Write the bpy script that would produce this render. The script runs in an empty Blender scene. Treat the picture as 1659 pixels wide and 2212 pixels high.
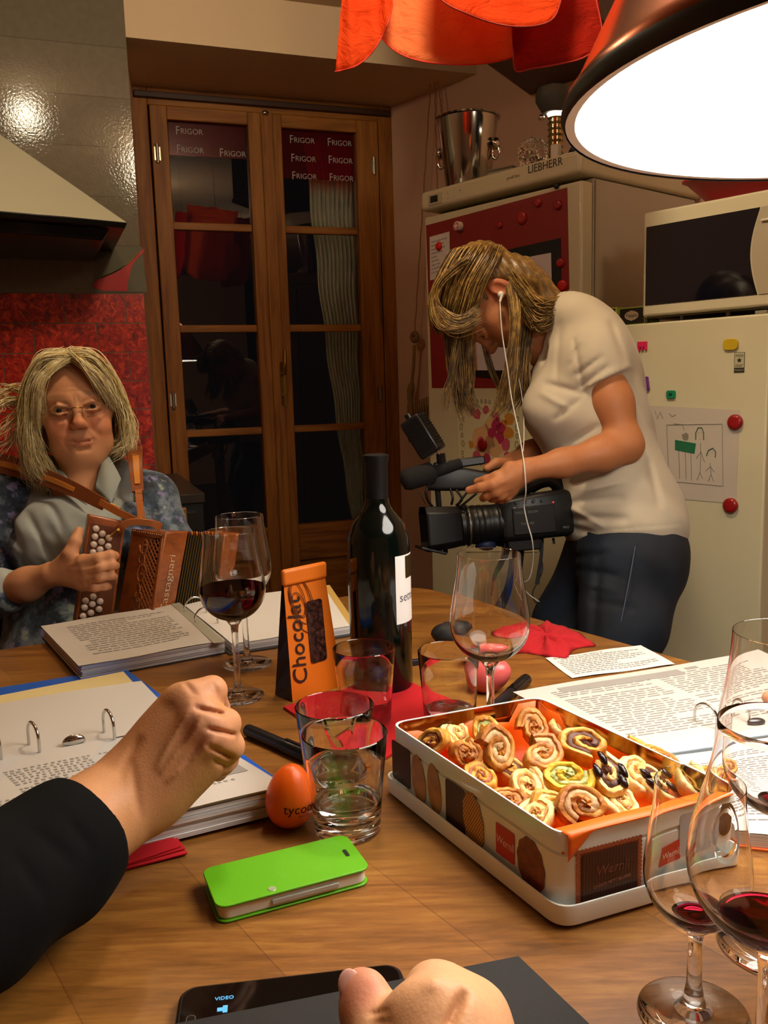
import bpy, bmesh, math, random
import numpy as np
from mathutils import Vector, Matrix
from math import sin, cos, pi, radians
random.seed(7); rng = np.random.default_rng(7)
SC = bpy.context.scene
COL = SC.collection
# ---------------------------------------------------------------- camera
CX, CY, FPX = 829.5, 1106.0, 1850.0
EYE = np.array([0, 0, 1.15])
def _rot(pitch, roll):
    c, s = math.cos(pitch), math.sin(pitch)
    R = np.array([[1, 0, 0], [0, -s, -c], [0, c, -s]]); cr, sr = math.cos(roll), math.sin(roll)
    return np.array([[cr, -sr, 0], [sr, cr, 0], [0, 0, 1]]) @ R
RC = _rot(radians(8.5), radians(-1.66))
camd = bpy.data.cameras.new('camera'); cam = bpy.data.objects.new('camera', camd); COL.objects.link(cam)
_m = Matrix.Identity(4)
for i in range(3):
    _m[i][0] = RC[0][i]; _m[i][1] = -RC[1][i]; _m[i][2] = -RC[2][i]; _m[i][3] = EYE[i]
cam.matrix_world = _m
camd.sensor_fit = 'VERTICAL'; camd.sensor_height = 24.0; camd.lens = 24.0 * FPX / 2212.0
camd.clip_start = 0.02; camd.clip_end = 60
SC.camera = cam
SC.view_settings.view_transform = 'Standard'; SC.view_settings.look = 'None'
SC.view_settings.gamma = 1; SC.view_settings.use_curve_mapping = False
SC.view_settings.exposure = 0.18
SC.cycles.use_denoising = True
SC.cycles.max_bounces = 14; SC.cycles.transmission_bounces = 14; SC.cycles.transparent_max_bounces = 16
SC.cycles.diffuse_bounces = 4; SC.cycles.glossy_bounces = 6
SC.cycles.caustics_reflective = False; SC.cycles.caustics_refractive = True
SC.cycles.blur_glossy = 0.6; SC.cycles.sample_clamp_indirect = 4.0
W = bpy.data.worlds.new('night'); SC.world = W; W.use_nodes = True
W.node_tree.nodes['Background'].inputs[0].default_value = (0.006, 0.005, 0.006, 1)
W.node_tree.nodes['Background'].inputs[1].default_value = 0.3
PEND_POS, PEND_R = (0.443, 0.722, 1.369), 0.275
PEND_EMIT, PEND_COL = 14.5, (1.0, 0.93, 0.82)
CEIL_POS, CEIL_W, CEIL_COL = (0.10, 1.36, 2.36), 150.0, (1.0, 0.82, 0.55)
WALL_POS, WALL_W = (-0.74, 1.83, 2.36), 7.0
FILL_POS, FILL_W = (1.20, 0.25, 2.24), 17.0

def ray(x, y): return RC.T @ np.array([(x - CX) / FPX, (y - CY) / FPX, 1.0])
def onz(x, y, z): d = ray(x, y); return EYE + d * (z - EYE[2]) / d[2]
def onp(x, y, p, n): d = ray(x, y); return EYE + d * ((np.array(p) - EYE) @ n) / (d @ n)
def J(x, y, d): return EYE + ray(x, y) * d
TZ = 0.75
# ---------------------------------------------------------------- geometry helpers
def rgb(h):
    if not isinstance(h, str): return (h[0], h[1], h[2], 1)
    v = [int(h[i:i + 2], 16) / 255 for i in (0, 2, 4)]
    return tuple([(c / 12.92 if c <= .04045 else ((c + .055) / 1.055) ** 2.4) for c in v] + [1])
def frame(o, x, y=None, z=(0, 0, 1)):
    """matrix with origin o, x axis x, z as near z as possible"""
    x = Vector(x).normalized(); z = Vector(z); y = z.cross(x).normalized(); z = x.cross(y).normalized()
    m = Matrix.Identity(4)
    for i in range(3): m[i][0] = x[i]; m[i][1] = y[i]; m[i][2] = z[i]; m[i][3] = o[i]
    return m
def Rz(a): return Matrix.Rotation(a, 4, 'Z')
def Rx(a): return Matrix.Rotation(a, 4, 'X')
def Ry(a): return Matrix.Rotation(a, 4, 'Y')
def T(x, y=0, z=0): return Matrix.Translation((x, y, z) if not hasattr(x, '__len__') else tuple(x))
def xf(g, M): return ([tuple(M @ Vector(v)) for v in g[0]], g[1])
def join(*gs):
    V, F = [], []
    for g in gs:
        k = len(V); V += list(g[0]); F += [tuple(i + k for i in f) for f in g[1]]
    return V, F
def box(x0, x1, y0, y1, z0, z1):
    return ([(x, y, z) for z in (z0, z1) for x, y in ((x0, y0), (x1, y0), (x1, y1), (x0, y1))],
            [(3, 2, 1, 0), (4, 5, 6, 7), (0, 1, 5, 4), (1, 2, 6, 5), (2, 3, 7, 6), (3, 0, 4, 7)])
def cbox(sx, sy, sz, c=(0, 0, 0)):
    return box(c[0] - sx / 2, c[0] + sx / 2, c[1] - sy / 2, c[1] + sy / 2, c[2] - sz / 2, c[2] + sz / 2)
def lathe(prof, n=48, close=True):
    V, F = [], []; idx = []
    for r, z in prof:
        if r < 1e-6: idx.append([len(V)]); V.append((0, 0, z))
        else:
            idx.append(list(range(len(V), len(V) + n)))
            V += [(r * cos(2 * pi * i / n), r * sin(2 * pi * i / n), z) for i in range(n)]
    for a, b in zip(idx, idx[1:]):
        for i in range(n):
            j = (i + 1) % n
            if len(a) == 1 and len(b) == 1: continue
            if len(a) == 1: F.append((a[0], b[i], b[j])[::-1])
            elif len(b) == 1: F.append((a[i], a[j], b[0]))
            else: F.append((a[i], a[j], b[j], b[i]))
    return V, F
def prism(poly, z0, z1):
    n = len(poly)
    return ([(p[0], p[1], z0) for p in poly] + [(p[0], p[1], z1) for p in poly],
            [tuple(range(n))[::-1], tuple(range(n, 2 * n))] + [(i, (i + 1) % n, n + (i + 1) % n, n + i) for i in range(n)])
def rpoly(w, h, r, n=6, c=(0, 0)):
    P = []
    for sx, sy, a0 in ((1, -1, -90), (1, 1, 0), (-1, 1, 90), (-1, -1, 180)):
        for i in range(n + 1):
            a = radians(a0 + 90 * i / n); P.append((c[0] + sx * (w / 2 - r) + r * cos(a), c[1] + sy * (h / 2 - r) + r * sin(a)))
    return P
def loft(loops, cap=True, closed=False):
    """loops: list of equally long closed rings"""
    V, F = [], []; n = len(loops[0])
    for l in loops: V += [tuple(p) for p in l]
    m = len(loops)
    for k in range(m if closed else m - 1):
        k2 = (k + 1) % m
        for i in range(n):
            j = (i + 1) % n; F.append((k * n + i, k * n + j, k2 * n + j, k2 * n + i))
    if cap and not closed: F += [tuple(range(n))[::-1], tuple(range((m - 1) * n, m * n))]
    return V, F
def tube(pts, r, n=8, caps=True, closed=False, squash=1.0, up=None):
    P = [Vector(p) for p in pts]; m = len(P)
    R = r if hasattr(r, '__len__') else [r] * m
    rings = []; prev = None
    for i in range(m):
        if closed: t = (P[(i + 1) % m] - P[i - 1])
        else: t = P[min(i + 1, m - 1)] - P[max(i - 1, 0)]
        t = t.normalized() if t.length > 1e-9 else Vector((0, 0, 1))
        if prev is None:
            a = Vector(up) if up is not None else (Vector((0, 0, 1)) if abs(t.z) < .9 else Vector((1, 0, 0)))
            u = (a - t * a.dot(t)).normalized()
        else:
            u = (prev - t * prev.dot(t))
            u = u.normalized() if u.length > 1e-6 else t.orthogonal().normalized()
        prev = u; v = t.cross(u)
        rings.append([tuple(P[i] + (u * cos(2 * pi * k / n) * squash + v * sin(2 * pi * k / n)) * R[i]) for k in range(n)])
    return loft(rings, cap=caps, closed=closed)
def grid(fn, nu, nv):
    V = [tuple(fn(i / (nu - 1), j / (nv - 1))) for j in range(nv) for i in range(nu)]
    F = [(j * nu + i, j * nu + i + 1, (j + 1) * nu + i + 1, (j + 1) * nu + i) for j in range(nv - 1) for i in range(nu - 1)]
    return V, F
def sphere(c, r, n=24, m=14):
    pr = [(sin(pi * k / m), -cos(pi * k / m)) for k in range(m + 1)]
    g = lathe([(max(0, a) if 0 < k < m else 0, b) for k, (a, b) in enumerate(pr)], n)
    rr = r if hasattr(r, '__len__') else (r, r, r)
    return ([(c[0] + x * rr[0], c[1] + y * rr[1], c[2] + z * rr[2]) for x, y, z in g[0]], g[1])
def catmull(P, k=8, closed=False):
    P = [np.array(p, float) for p in P]; out = []; n = len(P)
    rngk = range(n) if closed else range(n - 1)
    for i in rngk:
        if closed: a, b, c, d = P[i - 1], P[i], P[(i + 1) % n], P[(i + 2) % n]
        else: a, b, c, d = P[max(i - 1, 0)], P[i], P[i + 1], P[min(i + 2, n - 1)]
        for s in range(k):
            t = s / k
            out.append(.5 * ((2 * b) + (-a + c) * t + (2 * a - 5 * b + 4 * c - d) * t * t + (-a + 3 * b - 3 * c + d) * t ** 3))
    if not closed: out.append(P[-1])
    return out
# ---------------------------------------------------------------- object helpers
def _mx(o): return Matrix(o['_mw_']) if False else MW.get(o.name, Matrix.Identity(4))
MW = {}
def mesh(name, parts, mats):
    me = bpy.data.meshes.new(name); V, F, MI = [], [], []
    for g, mi in parts:
        k = len(V); V += list(g[0]); F += [tuple(i + k for i in f) for f in g[1]]; MI += [mi] * len(g[1])
    me.from_pydata([tuple(map(float, v)) for v in V], [], F); me.validate()
    for m in mats: me.materials.append(m)
    if len(mats) > 1 and len(me.polygons) == len(MI): me.polygons.foreach_set('material_index', MI)
    me.update(); return me
def obj(name, g, mat, parent=None, M=None, smooth=None, bevel=0, seg=2, fixn=False):
    """g: geometry or list of (geometry, material index)"""
    parts = g if isinstance(g, list) else [(g, 0)]
    mats = mat if isinstance(mat, (list, tuple)) else [mat]
    me = mesh(name, parts, mats)
    if fixn:
        b = bmesh.new(); b.from_mesh(me); bmesh.ops.recalc_face_normals(b, faces=b.faces); b.to_mesh(me); b.free()
    o = bpy.data.objects.new(name, me); COL.objects.link(o)
    M = M or Matrix.Identity(4)
    if parent is not None:
        o.parent = parent; P = MW.get(parent.name, Matrix.Identity(4))
        o.matrix_parent_inverse = P.inverted(); 
    o.matrix_basis = M; MW[o.name] = M.copy()
    if bevel:
        b = o.modifiers.new('b', 'BEVEL'); b.width = bevel; b.segments = seg; b.limit_method = 'ANGLE'; b.angle_limit = radians(35)
    if smooth:
        me.polygons.foreach_set('use_smooth', [True] * len(me.polygons))
        if smooth is not True:
            for e, s in zip(me.edges, _sharp(me, radians(smooth))): e.use_edge_sharp = s
    elif bevel:
        me.polygons.foreach_set('use_smooth', [True] * len(me.polygons))
        for e, s in zip(me.edges, _sharp(me, radians(28))): e.use_edge_sharp = s
        o.modifiers['b'].harden_normals = False
    return o
def _sharp(me, ang):
    b = bmesh.new(); b.from_mesh(me); b.edges.ensure_lookup_table()
    r = [(len(e.link_faces) != 2 or e.calc_face_angle(0) > ang) for e in b.edges]; b.free(); return r
def tag(o, label=None, cat=None, group=None, kind=None):
    if label: o['label'] = label
    if cat: o['category'] = cat
    if group: o['group'] = group
    if kind: o['kind'] = kind
    return o
def thing(name, label, cat, M=None, group=None, kind=None):
    o = bpy.data.objects.new(name, None); COL.objects.link(o); o.empty_display_size = .05
    M = M if M is not None else Matrix.Identity(4)
    if not isinstance(M, Matrix): M = T(M)
    o.matrix_basis = M; MW[o.name] = M.copy()
    return tag(o, label, cat, group, kind)
def copy_tree(o, parent=None):
    c = o.copy(); COL.objects.link(c); MW[c.name] = MW.get(o.name, Matrix.Identity(4)).copy()
    if parent is not None: c.parent = parent
    for ch in [x for x in COL.objects if x.parent == o]: copy_tree(ch, c)
    return c
def dup(o, M, label=None):
    c = copy_tree(o); c.matrix_basis = M
    if label: c['label'] = label
    return c
def struct(o): o['kind'] = 'structure'; return o
def text_geo(s, size=1.0, depth=0.0, align='CENTER', sx=1.0, shear=0.0):
    cu = bpy.data.curves.new('t', 'FONT'); cu.body = s; cu.size = size; cu.extrude = depth
    cu.align_x = align; cu.align_y = 'CENTER'; cu.resolution_u = 3; cu.shear = shear
    o = bpy.data.objects.new('t', cu); COL.objects.link(o)
    dg = bpy.context.evaluated_depsgraph_get(); me = bpy.data.meshes.new_from_object(o.evaluated_get(dg))
    V = [(v.co.x * sx, v.co.y, v.co.z) for v in me.vertices]; F = [tuple(p.vertices) for p in me.polygons]
    bpy.data.objects.remove(o); bpy.data.curves.remove(cu); bpy.data.meshes.remove(me)
    return V, F
# ---------------------------------------------------------------- materials
def mat(name):
    m = bpy.data.materials.new(name); m.use_nodes = True
    nt = m.node_tree; return m, nt, nt.nodes['Principled BSDF']
def coords(nt, scale=(1, 1, 1), rot=(0, 0, 0), loc=(0, 0, 0), src='Object'):
    tc = nt.nodes.new('ShaderNodeTexCoord'); mp = nt.nodes.new('ShaderNodeMapping')
    mp.inputs['Scale'].default_value = scale; mp.inputs['Rotation'].default_value = rot; mp.inputs['Location'].default_value = loc
    nt.links.new(tc.outputs[src], mp.inputs[0]); return mp.outputs[0]
def noise(nt, vec, scale, detail=4, rough=.55, dist=0.0):
    n = nt.nodes.new('ShaderNodeTexNoise'); n.inputs['Scale'].default_value = scale; n.inputs['Detail'].default_value = detail
    n.inputs['Roughness'].default_value = rough; n.inputs['Distortion'].default_value = dist
    if vec is not None: nt.links.new(vec, n.inputs['Vector'])
    return n.outputs['Fac']
def ramp(nt, fac, stops):
    r = nt.nodes.new('ShaderNodeValToRGB'); e = r.color_ramp.elements
    e[0].position = stops[0][0]; e[0].color = rgb(stops[0][1]); e[1].position = stops[-1][0]; e[1].color = rgb(stops[-1][1])
    for p, c in stops[1:-1]: x = e.new(p); x.color = rgb(c)
    nt.links.new(fac, r.inputs[0]); return r.outputs[0]
def mixc(nt, fac, a, b, mode='MIX'):
    n = nt.nodes.new('ShaderNodeMix'); n.data_type = 'RGBA'; n.blend_type = mode
    for s, v in ((0, fac), (6, a), (7, b)):
        if isinstance(v, bpy.types.NodeSocket): nt.links.new(v, n.inputs[s])
        else: n.inputs[s].default_value = v if not isinstance(v, str) else rgb(v)
    return n.outputs[2]
def math_(nt, op, a, b=0.0):
    n = nt.nodes.new('ShaderNodeMath'); n.operation = op
    for i, v in enumerate((a, b)):
        if isinstance(v, bpy.types.NodeSocket): nt.links.new(v, n.inputs[i])
        else: n.inputs[i].default_value = v
    return n.outputs[0]
def bump(nt, p, h, strength=.3, dist=.002):
    b = nt.nodes.new('ShaderNodeBump'); b.inputs['Strength'].default_value = strength; b.inputs['Distance'].default_value = dist
    nt.links.new(h, b.inputs['Height']); nt.links.new(b.outputs[0], p.inputs['Normal']); return b
_pc = {}
def pm(col, rough=.5, metal=0.0, var=0.0, vs=12, bmp=0.0, bs=200, coat=0.0, sheen=0.0, trans=0.0, ior=1.45, sss=0.0, spec=None, emit=None, es=0):
    key = (str(col), rough, metal, var, vs, bmp, bs, coat, sheen, trans, ior, sss, spec, str(emit), es)
    if key in _pc: return _pc[key]
    m, nt, p = mat('m_%d' % len(_pc)); c = rgb(col)
    p.inputs['Base Color'].default_value = c; p.inputs['Roughness'].default_value = rough; p.inputs['Metallic'].default_value = metal
    p.inputs['Coat Weight'].default_value = coat; p.inputs['Sheen Weight'].default_value = sheen
    p.inputs['Transmission Weight'].default_value = trans; p.inputs['IOR'].default_value = ior
    p.inputs['Subsurface Weight'].default_value = sss
    if sss: p.inputs['Subsurface Radius'].default_value = (1, .35, .2); p.inputs['Subsurface Scale'].default_value = .006
    if spec is not None: p.inputs['Specular IOR Level'].default_value = spec
    if emit: p.inputs['Emission Color'].default_value = rgb(emit); p.inputs['Emission Strength'].default_value = es
    v = coords(nt)
    if var:
        n = noise(nt, v, vs, 5); a = tuple(x * (1 - var) for x in c[:3]) + (1,); b = tuple(min(1, x * (1 + var)) for x in c[:3]) + (1,)
        nt.links.new(mixc(nt, n, a, b), p.inputs['Base Color'])
    else:  # a very slight procedural unevenness of the gloss
        n = noise(nt, v, 30, 2); mr = nt.nodes.new('ShaderNodeMapRange')
        mr.inputs[3].default_value = max(0, rough - .03); mr.inputs[4].default_value = min(1, rough + .03)
        nt.links.new(n, mr.inputs[0]); nt.links.new(mr.outputs[0], p.inputs['Roughness'])
    if bmp: bump(nt, p, noise(nt, v, bs, 3), bmp)
    _pc[key] = m; return m
def wood(name, cols, scale=1.0, axis_rot=0.0, rough=.35, planks=0.0, coat=.2, src='Object', stretch=14, pw=.09):
    m, nt, p = mat(name)
    v = coords(nt, (1 * scale, stretch * scale, stretch * scale), (0, 0, axis_rot), src=src)
    n1 = noise(nt, v, 2.2, 6, .6, .9); n2 = noise(nt, v, 9, 8, .7, .3)
    f = math_(nt, 'ADD', math_(nt, 'MULTIPLY', n1, .7), math_(nt, 'MULTIPLY', n2, .3))
    c = ramp(nt, f, [(.3, cols[0]), (.5, cols[1]), (.7, cols[2])])
    if planks:
        vb = coords(nt, (1, 1, 1), (0, 0, axis_rot), src=src)
        br = nt.nodes.new('ShaderNodeTexBrick'); nt.links.new(vb, br.inputs[0])
        br.inputs['Scale'].default_value = 1; br.inputs['Brick Width'].default_value = .62; br.inputs['Row Height'].default_value = pw
        br.inputs['Mortar Size'].default_value = .0008; br.inputs['Color1'].default_value = (.62, .62, .62, 1); br.inputs['Color2'].default_value = (1.25, 1.2, 1.15, 1)
        br.inputs['Mortar'].default_value = (.45, .4, .35, 1); br.offset = .37
        c = mixc(nt, planks, c, br.outputs[0], 'MULTIPLY')
    nt.links.new(c, p.inputs['Base Color'])
    p.inputs['Roughness'].default_value = rough; p.inputs['Coat Weight'].default_value = coat; p.inputs['Coat Roughness'].default_value = .25
    bump(nt, p, n2, .12, .001); return m
def glassm(name='clear glass', col=(1, 1, 1), rough=0.0, ior=1.45):
    m, nt, p = mat(name); nt.nodes.remove(p)
    g = nt.nodes.new('ShaderNodeBsdfGlass'); g.inputs['Color'].default_value = (*col, 1); g.inputs['Roughness'].default_value = rough; g.inputs['IOR'].default_value = ior
    nt.links.new(g.outputs[0], nt.nodes['Material Output'].inputs[0]); return m
# lighting ------------------------------------------------------------------
def emitm(name, col, s):
    m, nt, p = mat(name); p.inputs['Base Color'].default_value = (.8, .8, .8, 1)
    p.inputs['Emission Color'].default_value = (*col, 1); p.inputs['Emission Strength'].default_value = s; return m
M_CHROME = pm('c8c8c4', .12, 1.0); M_BRASS = pm('c79a45', .25, 1.0); M_BLACK = pm('0b0b0c', .45); M_BLACKG = pm('08080a', .18)
M_GLASS = glassm()
# ceiling light, above and left of the frame: it lights the hood, the wall beam and the fridge
t = thing('ceiling_lamp', 'small round ceiling lamp glowing above the middle of the table', 'lamp', T(CEIL_POS[0], CEIL_POS[1], 2.478))
obj('mount', lathe([(0, 0), (.05, 0), (.05, -.02), (.012, -.03), (.012, -.06), (0, -.06)], 24), M_CHROME, t, T(CEIL_POS[0], CEIL_POS[1], 2.478), smooth=40)
obj('globe', sphere((0, 0, 0), (.105, .105, .09), 40, 20), emitm('ceiling globe', CEIL_COL, CEIL_W / 1.75), t, T(CEIL_POS), smooth=True)
t = thing('ceiling_lamp', 'small ceiling lamp near the extractor hood reflected in the grey tiles', 'lamp', T(WALL_POS[0], WALL_POS[1], 2.478))
obj('mount', lathe([(0, 0), (.05, 0), (.05, -.02), (.012, -.03), (.012, -.06), (0, -.06)], 24), M_CHROME, t, T(WALL_POS[0], WALL_POS[1], 2.478), smooth=40)
obj('globe', sphere((0, 0, 0), .055), emitm('wall globe', CEIL_COL, WALL_W / (4 * pi * pi * .055 ** 2)), t, T(WALL_POS), smooth=True)
t = thing('ceiling_lamp', 'large round fill lamp added at the right of the room, out of frame', 'lamp', T(FILL_POS[0], FILL_POS[1], 2.478))  # unseen lamp added as warm fill, brightens the fridge side and freezer
obj('mount', lathe([(0, 0), (.05, 0), (.05, -.02), (.012, -.03), (.012, -.13), (0, -.13)], 24), M_CHROME, t, T(FILL_POS[0], FILL_POS[1], 2.478), smooth=40)
obj('globe', sphere((0, 0, 0), .15), emitm('fill globe', (1, .80, .56), FILL_W / (4 * pi * pi * .15 ** 2)), t, T(FILL_POS), smooth=True)
# ================================================================ ROOM SHELL
ZC = 2.48
A = onz(835, 235, 2.305); B = onz(285, 190, 2.305); Cc = onz(1030, 160, 2.305); Dd = onz(272, 80, 2.305)
wd = (A - Cc) / np.linalg.norm(A - Cc)            # right wall, going away
bd = (Cc - Dd) / np.linalg.norm(Cc - Dd)          # beam / tiled wall, going right
nb = np.array([-bd[1], bd[0], 0])                 # away from camera
dd = (A - B) / np.linalg.norm(A - B); nd = np.array([-dd[1], dd[0], 0])
def wallmat(name, c1, c2, bs=350):
    m, nt, p = mat(name); v = coords(nt)
    nt.links.new(mixc(nt, noise(nt, v, 3, 5), c1, c2), p.inputs['Base Color'])
    p.inputs['Roughness'].default_value = .85; bump(nt, p, noise(nt, v, bs, 3), .25, .001); return m
M_WALL = wallmat('warm plaster', 'd4aa8c', 'dfb698'); M_CEIL = wallmat('ceiling plaster', 'bfa488', 'c9ae92')
M_BEAM = wallmat('cream plaster', 'd9bd98', 'e3c8a4')
def slab(name, pts2, z0, z1, m): return struct(obj(name, prism([(p[0], p[1]) for p in pts2], z0, z1), m, fixn=True))
fl = wood('floor planks', ('2a1a10', '3b2617', '4b3220'), 1, 0, .45, .8, .1)
slab('floor', [(-3.2, -3.0), (3.2, -3.0), (3.2, 5.2), (-3.2, 5.2)], -.08, 0, fl)
slab('ceiling', [(-3.2, -3.0), (3.2, -3.0), (3.2, 5.2), (-3.2, 5.2)], ZC, ZC + .08, M_CEIL)
# right wall: from well behind the camera to the door niche (thick slab on the outer side)
nw = np.array([wd[1], -wd[0], 0])                 # outward (to the right)
far = A + wd * .25; near = A - wd * 4.6
slab('wall_right', [far, near, near + nw * .15, far + nw * .15], 0, ZC, M_WALL)
# tiled wall on the left: plane of the beam, ends at Dd
left_end = Dd - bd * 1.75
def tilemat():
    m, nt, p = mat('wall tiles')
    tc = nt.nodes.new('ShaderNodeTexCoord'); sp = nt.nodes.new('ShaderNodeSeparateXYZ'); nt.links.new(tc.outputs['Object'], sp.inputs[0])
    cb = nt.nodes.new('ShaderNodeCombineXYZ'); nt.links.new(sp.outputs[0], cb.inputs[0]); nt.links.new(sp.outputs[2], cb.inputs[1])
    mp = nt.nodes.new('ShaderNodeMapping'); nt.links.new(cb.outputs[0], mp.inputs[0])
    # grey tiles (60 x 16 cm rows)
    def brick(w, h, ox, oy, off, ms, src):
        b = nt.nodes.new('ShaderNodeTexBrick'); q = nt.nodes.new('ShaderNodeMapping'); q.inputs['Location'].default_value = (ox, oy, 0)
        nt.links.new(src, q.inputs[0]); nt.links.new(q.outputs[0], b.inputs[0]); b.inputs['Scale'].default_value = 1
        b.inputs['Brick Width'].default_value = w; b.inputs['Row Height'].default_value = h; b.inputs['Mortar Size'].default_value = ms; b.offset = off
        b.inputs['Color1'].default_value = (.9, .9, .9, 1); b.inputs['Color2'].default_value = (1.1, 1.1, 1.1, 1); b.inputs['Mortar'].default_value = (.45, .45, .45, 1)
        b.inputs['Mortar Smooth'].default_value = .2
        return b
    g = brick(1.1, .158, .62, -1.48, .0, .0012, mp.outputs[0])
    r = brick(.20, .098, .062, -1.48, .5, .0022, mp.outputs[0])
    v = tc.outputs['Object']
    gc = mixc(nt, noise(nt, v, 40, 5), '675f50', '7d7363'); gc = mixc(nt, .8, gc, g.outputs['Color'], 'MULTIPLY')
    rn = noise(nt, v, 38, 4, .7, 1.2); rc = ramp(nt, rn, [(.34, '5a0603'), (.5, 'b01509'), (.68, 'ee4c1a')])
    rc = mixc(nt, r.outputs['Fac'], rc, '6b4b35')
    sel = math_(nt, 'LESS_THAN', sp.outputs[2], 1.482)
    nt.links.new(mixc(nt, sel, gc, rc), p.inputs['Base Color'])
    mr = nt.nodes.new('ShaderNodeMapRange'); mr.inputs[3].default_value = .09; mr.inputs[4].default_value = .34; nt.links.new(sel, mr.inputs[0]); nt.links.new(mr.outputs[0], p.inputs['Roughness'])
    h = math_(nt, 'ADD', math_(nt, 'MULTIPLY', noise(nt, v, 120, 2), .8), math_(nt, 'MULTIPLY', math_(nt, 'ADD', g.outputs['Fac'], math_(nt, 'MULTIPLY', r.outputs['Fac'], sel)), -.8))
    bump(nt, p, h, .35, .0012); return m
TW = frame((Dd[0], Dd[1], 0), bd)                 # local frame: x to the right along the wall, y away, z up
TWi = TW.inverted()
def on_tile(x, y, off=0.0):
    p = onp(x, y, Dd + nb * off, nb); q = TWi @ Vector(p); return q.x, q.z
tw = obj('wall_back', box(-1.75, 0, 0, .10, 0, ZC), tilemat(), M=TW); struct(tw)
# the niche: back wall above/beside the door, left reveal and the beam (lintel)
lint = slab('trim_1', [Dd + nb * 0, Cc + bd * .03, A + nd * .12 + dd * .02, B + nd * .12 - dd * .02], 2.305, ZC, M_BEAM)
lr = slab('wall_reveal', [Dd + nb * .10 - bd * .15, Dd + nb * .10, B, B + nd * .10, B - dd * .25 + nd * .1], 0, 2.305, M_WALL)
# rest of the shell (behind and beside the camera)
LL = left_end
slab('wall_left', [LL, LL + nb * .15, np.array([-3.1, LL[1] + .2, 0]), np.array([-3.1, -2.9, 0]), np.array([LL[0] - .75, -2.9, 0])], 0, ZC, M_WALL)
slab('wall_front', [(-3.1, -2.9), (3.1, -2.9), (3.1, -2.75), (-3.1, -2.75)], 0, ZC, M_WALL)
# ================================================================ FRENCH DOOR
DF = frame((A[0], A[1], 0), -dd)                  # origin right jamb; x runs to the LEFT, y toward camera? -> use explicit
DF = Matrix.Identity(4)
for i in range(3): DF[i][0] = -dd[i]; DF[i][1] = -nd[i]; DF[i][2] = (0, 0, 1)[i]; DF[i][3] = (A[0], A[1], 0)[i]
DFi = DF.inverted()
def on_door(x, y, off=0.0):
    p = onp(x, y, A - nd * off, nd); q = DFi @ Vector(p); return q.x, q.z
M_DW = wood('door wood', ('4f2b10', '7a4519', '925723'), 1.0, 0, .38, 0, .25, stretch=1)
def dwood(name, vertical):
    m, nt, p = mat(name); s = (22, 22, 1.6) if vertical else (1.6, 22, 22)
    v = coords(nt, s); n1 = noise(nt, v, 1.8, 6, .6, .8)
    nt.links.new(ramp(nt, n1, [(.3, '6e3f12'), (.52, '965c1e'), (.75, 'a8712c')]), p.inputs['Base Color'])
    p.inputs['Roughness'].default_value = .5; p.inputs['Specular IOR Level'].default_value = .3; bump(nt, p, n1, .1, .001); return m
M_DV = dwood('door wood upright', True); M_DH = dwood('door wood rail', False)
WDR = 1.041
dr = thing('door_1', 'double french door of brown wood with glass panes in a deep niche', 'door', DF); dr['kind'] = 'structure'
def dbox(x0, x1, z0, z1, y0, y1): return box(x0, x1, y0, y1, z0, z1)
fr = obj('frame', [(join(dbox(-.01, .05, 0, 2.305, -.05, .03), dbox(WDR - .05, WDR + .01, 0, 2.305, -.05, .03)), 0), (dbox(.05, WDR - .05, 2.24, 2.305, -.05, .03), 1)], [M_DV, M_DH], dr, DF, bevel=.004)
obj('drip_bar', dbox(0.0, WDR, 2.262, 2.285, .03, .05), pm('3a1d0c', .5), dr, DF, bevel=.003)
M_PANE = glassm('window pane', (1, .99, .97))
panes_z = [(.56, .955), (.985, 1.378), (1.408, 1.78), (1.81, 2.19)]
leafs = {}
for nm, x0, x1, sx0, sx1 in (('right', .055, .528, .15, .468), ('left', .532, .985, .605, .92)):
    lf = obj('leaf', [(join(dbox(x0, sx0, .04, 2.24, -.02, .035), dbox(sx1, x1, .04, 2.24, -.02, .035)), 0),
                      (join(dbox(sx0, sx1, 2.19, 2.24, -.02, .035), dbox(sx0, sx1, .40, .555, -.02, .035), dbox(sx0, sx1, .04, .16, -.02, .035),
                            *[dbox(sx0, sx1, panes_z[i][1], panes_z[i + 1][0], -.006, .018) for i in range(3)]), 1),
                      (join(dbox(sx0, sx1, .16, .40, -.01, .015), dbox(sx0 + .04, sx1 - .04, .19, .37, .01, .024)), 1)], [M_DV, M_DH], dr, DF, bevel=.003)
    leafs[nm] = (lf, sx0, sx1)
    for a, b in panes_z: obj('pane', dbox(sx0 - .004, sx1 + .004, a - .004, b + .004, .002, .006), M_PANE, lf, DF)
lf = leafs['right'][0]
obj('astragal', dbox(.505, .555, .04, 2.24, .035, .047), M_DV, lf, DF, bevel=.004)
hx, hz = on_door(624, 830, .04)
hd = obj('handle', [(prism(rpoly(.026, .19, .012), 0, .005), 0)], M_BRASS, lf, DF @ T(.512, .047, 1.16) @ Rx(-pi / 2) @ Ry(pi), bevel=.001, fixn=True)
obj('lever', tube([(.512, .05, 1.205), (.512, .085, 1.205), (.512, .092, 1.215), (.511, .092, 1.25), (.508, .090, 1.30)], [.007, .007, .008, .007, .006], 10), M_BRASS, hd, DF, smooth=60)
obj('keyhole', join(tube([(.512, .05, 1.115), (.512, .058, 1.115)], .008, 12)), pm('8a6b2e', .3, 1), hd, DF)
for x, z in ((.078, 2.06), (.078, 1.11), (.965, 2.06), (.965, 1.11)):
    obj('hinge', join(tube([(x, .04, z - .035), (x, .04, z + .035)], .006, 10), dbox(x - .012, x + .012, z - .025, z + .025, .03, .037)), pm('a8a08a', .3, 1), dr, DF, smooth=40)
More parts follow.
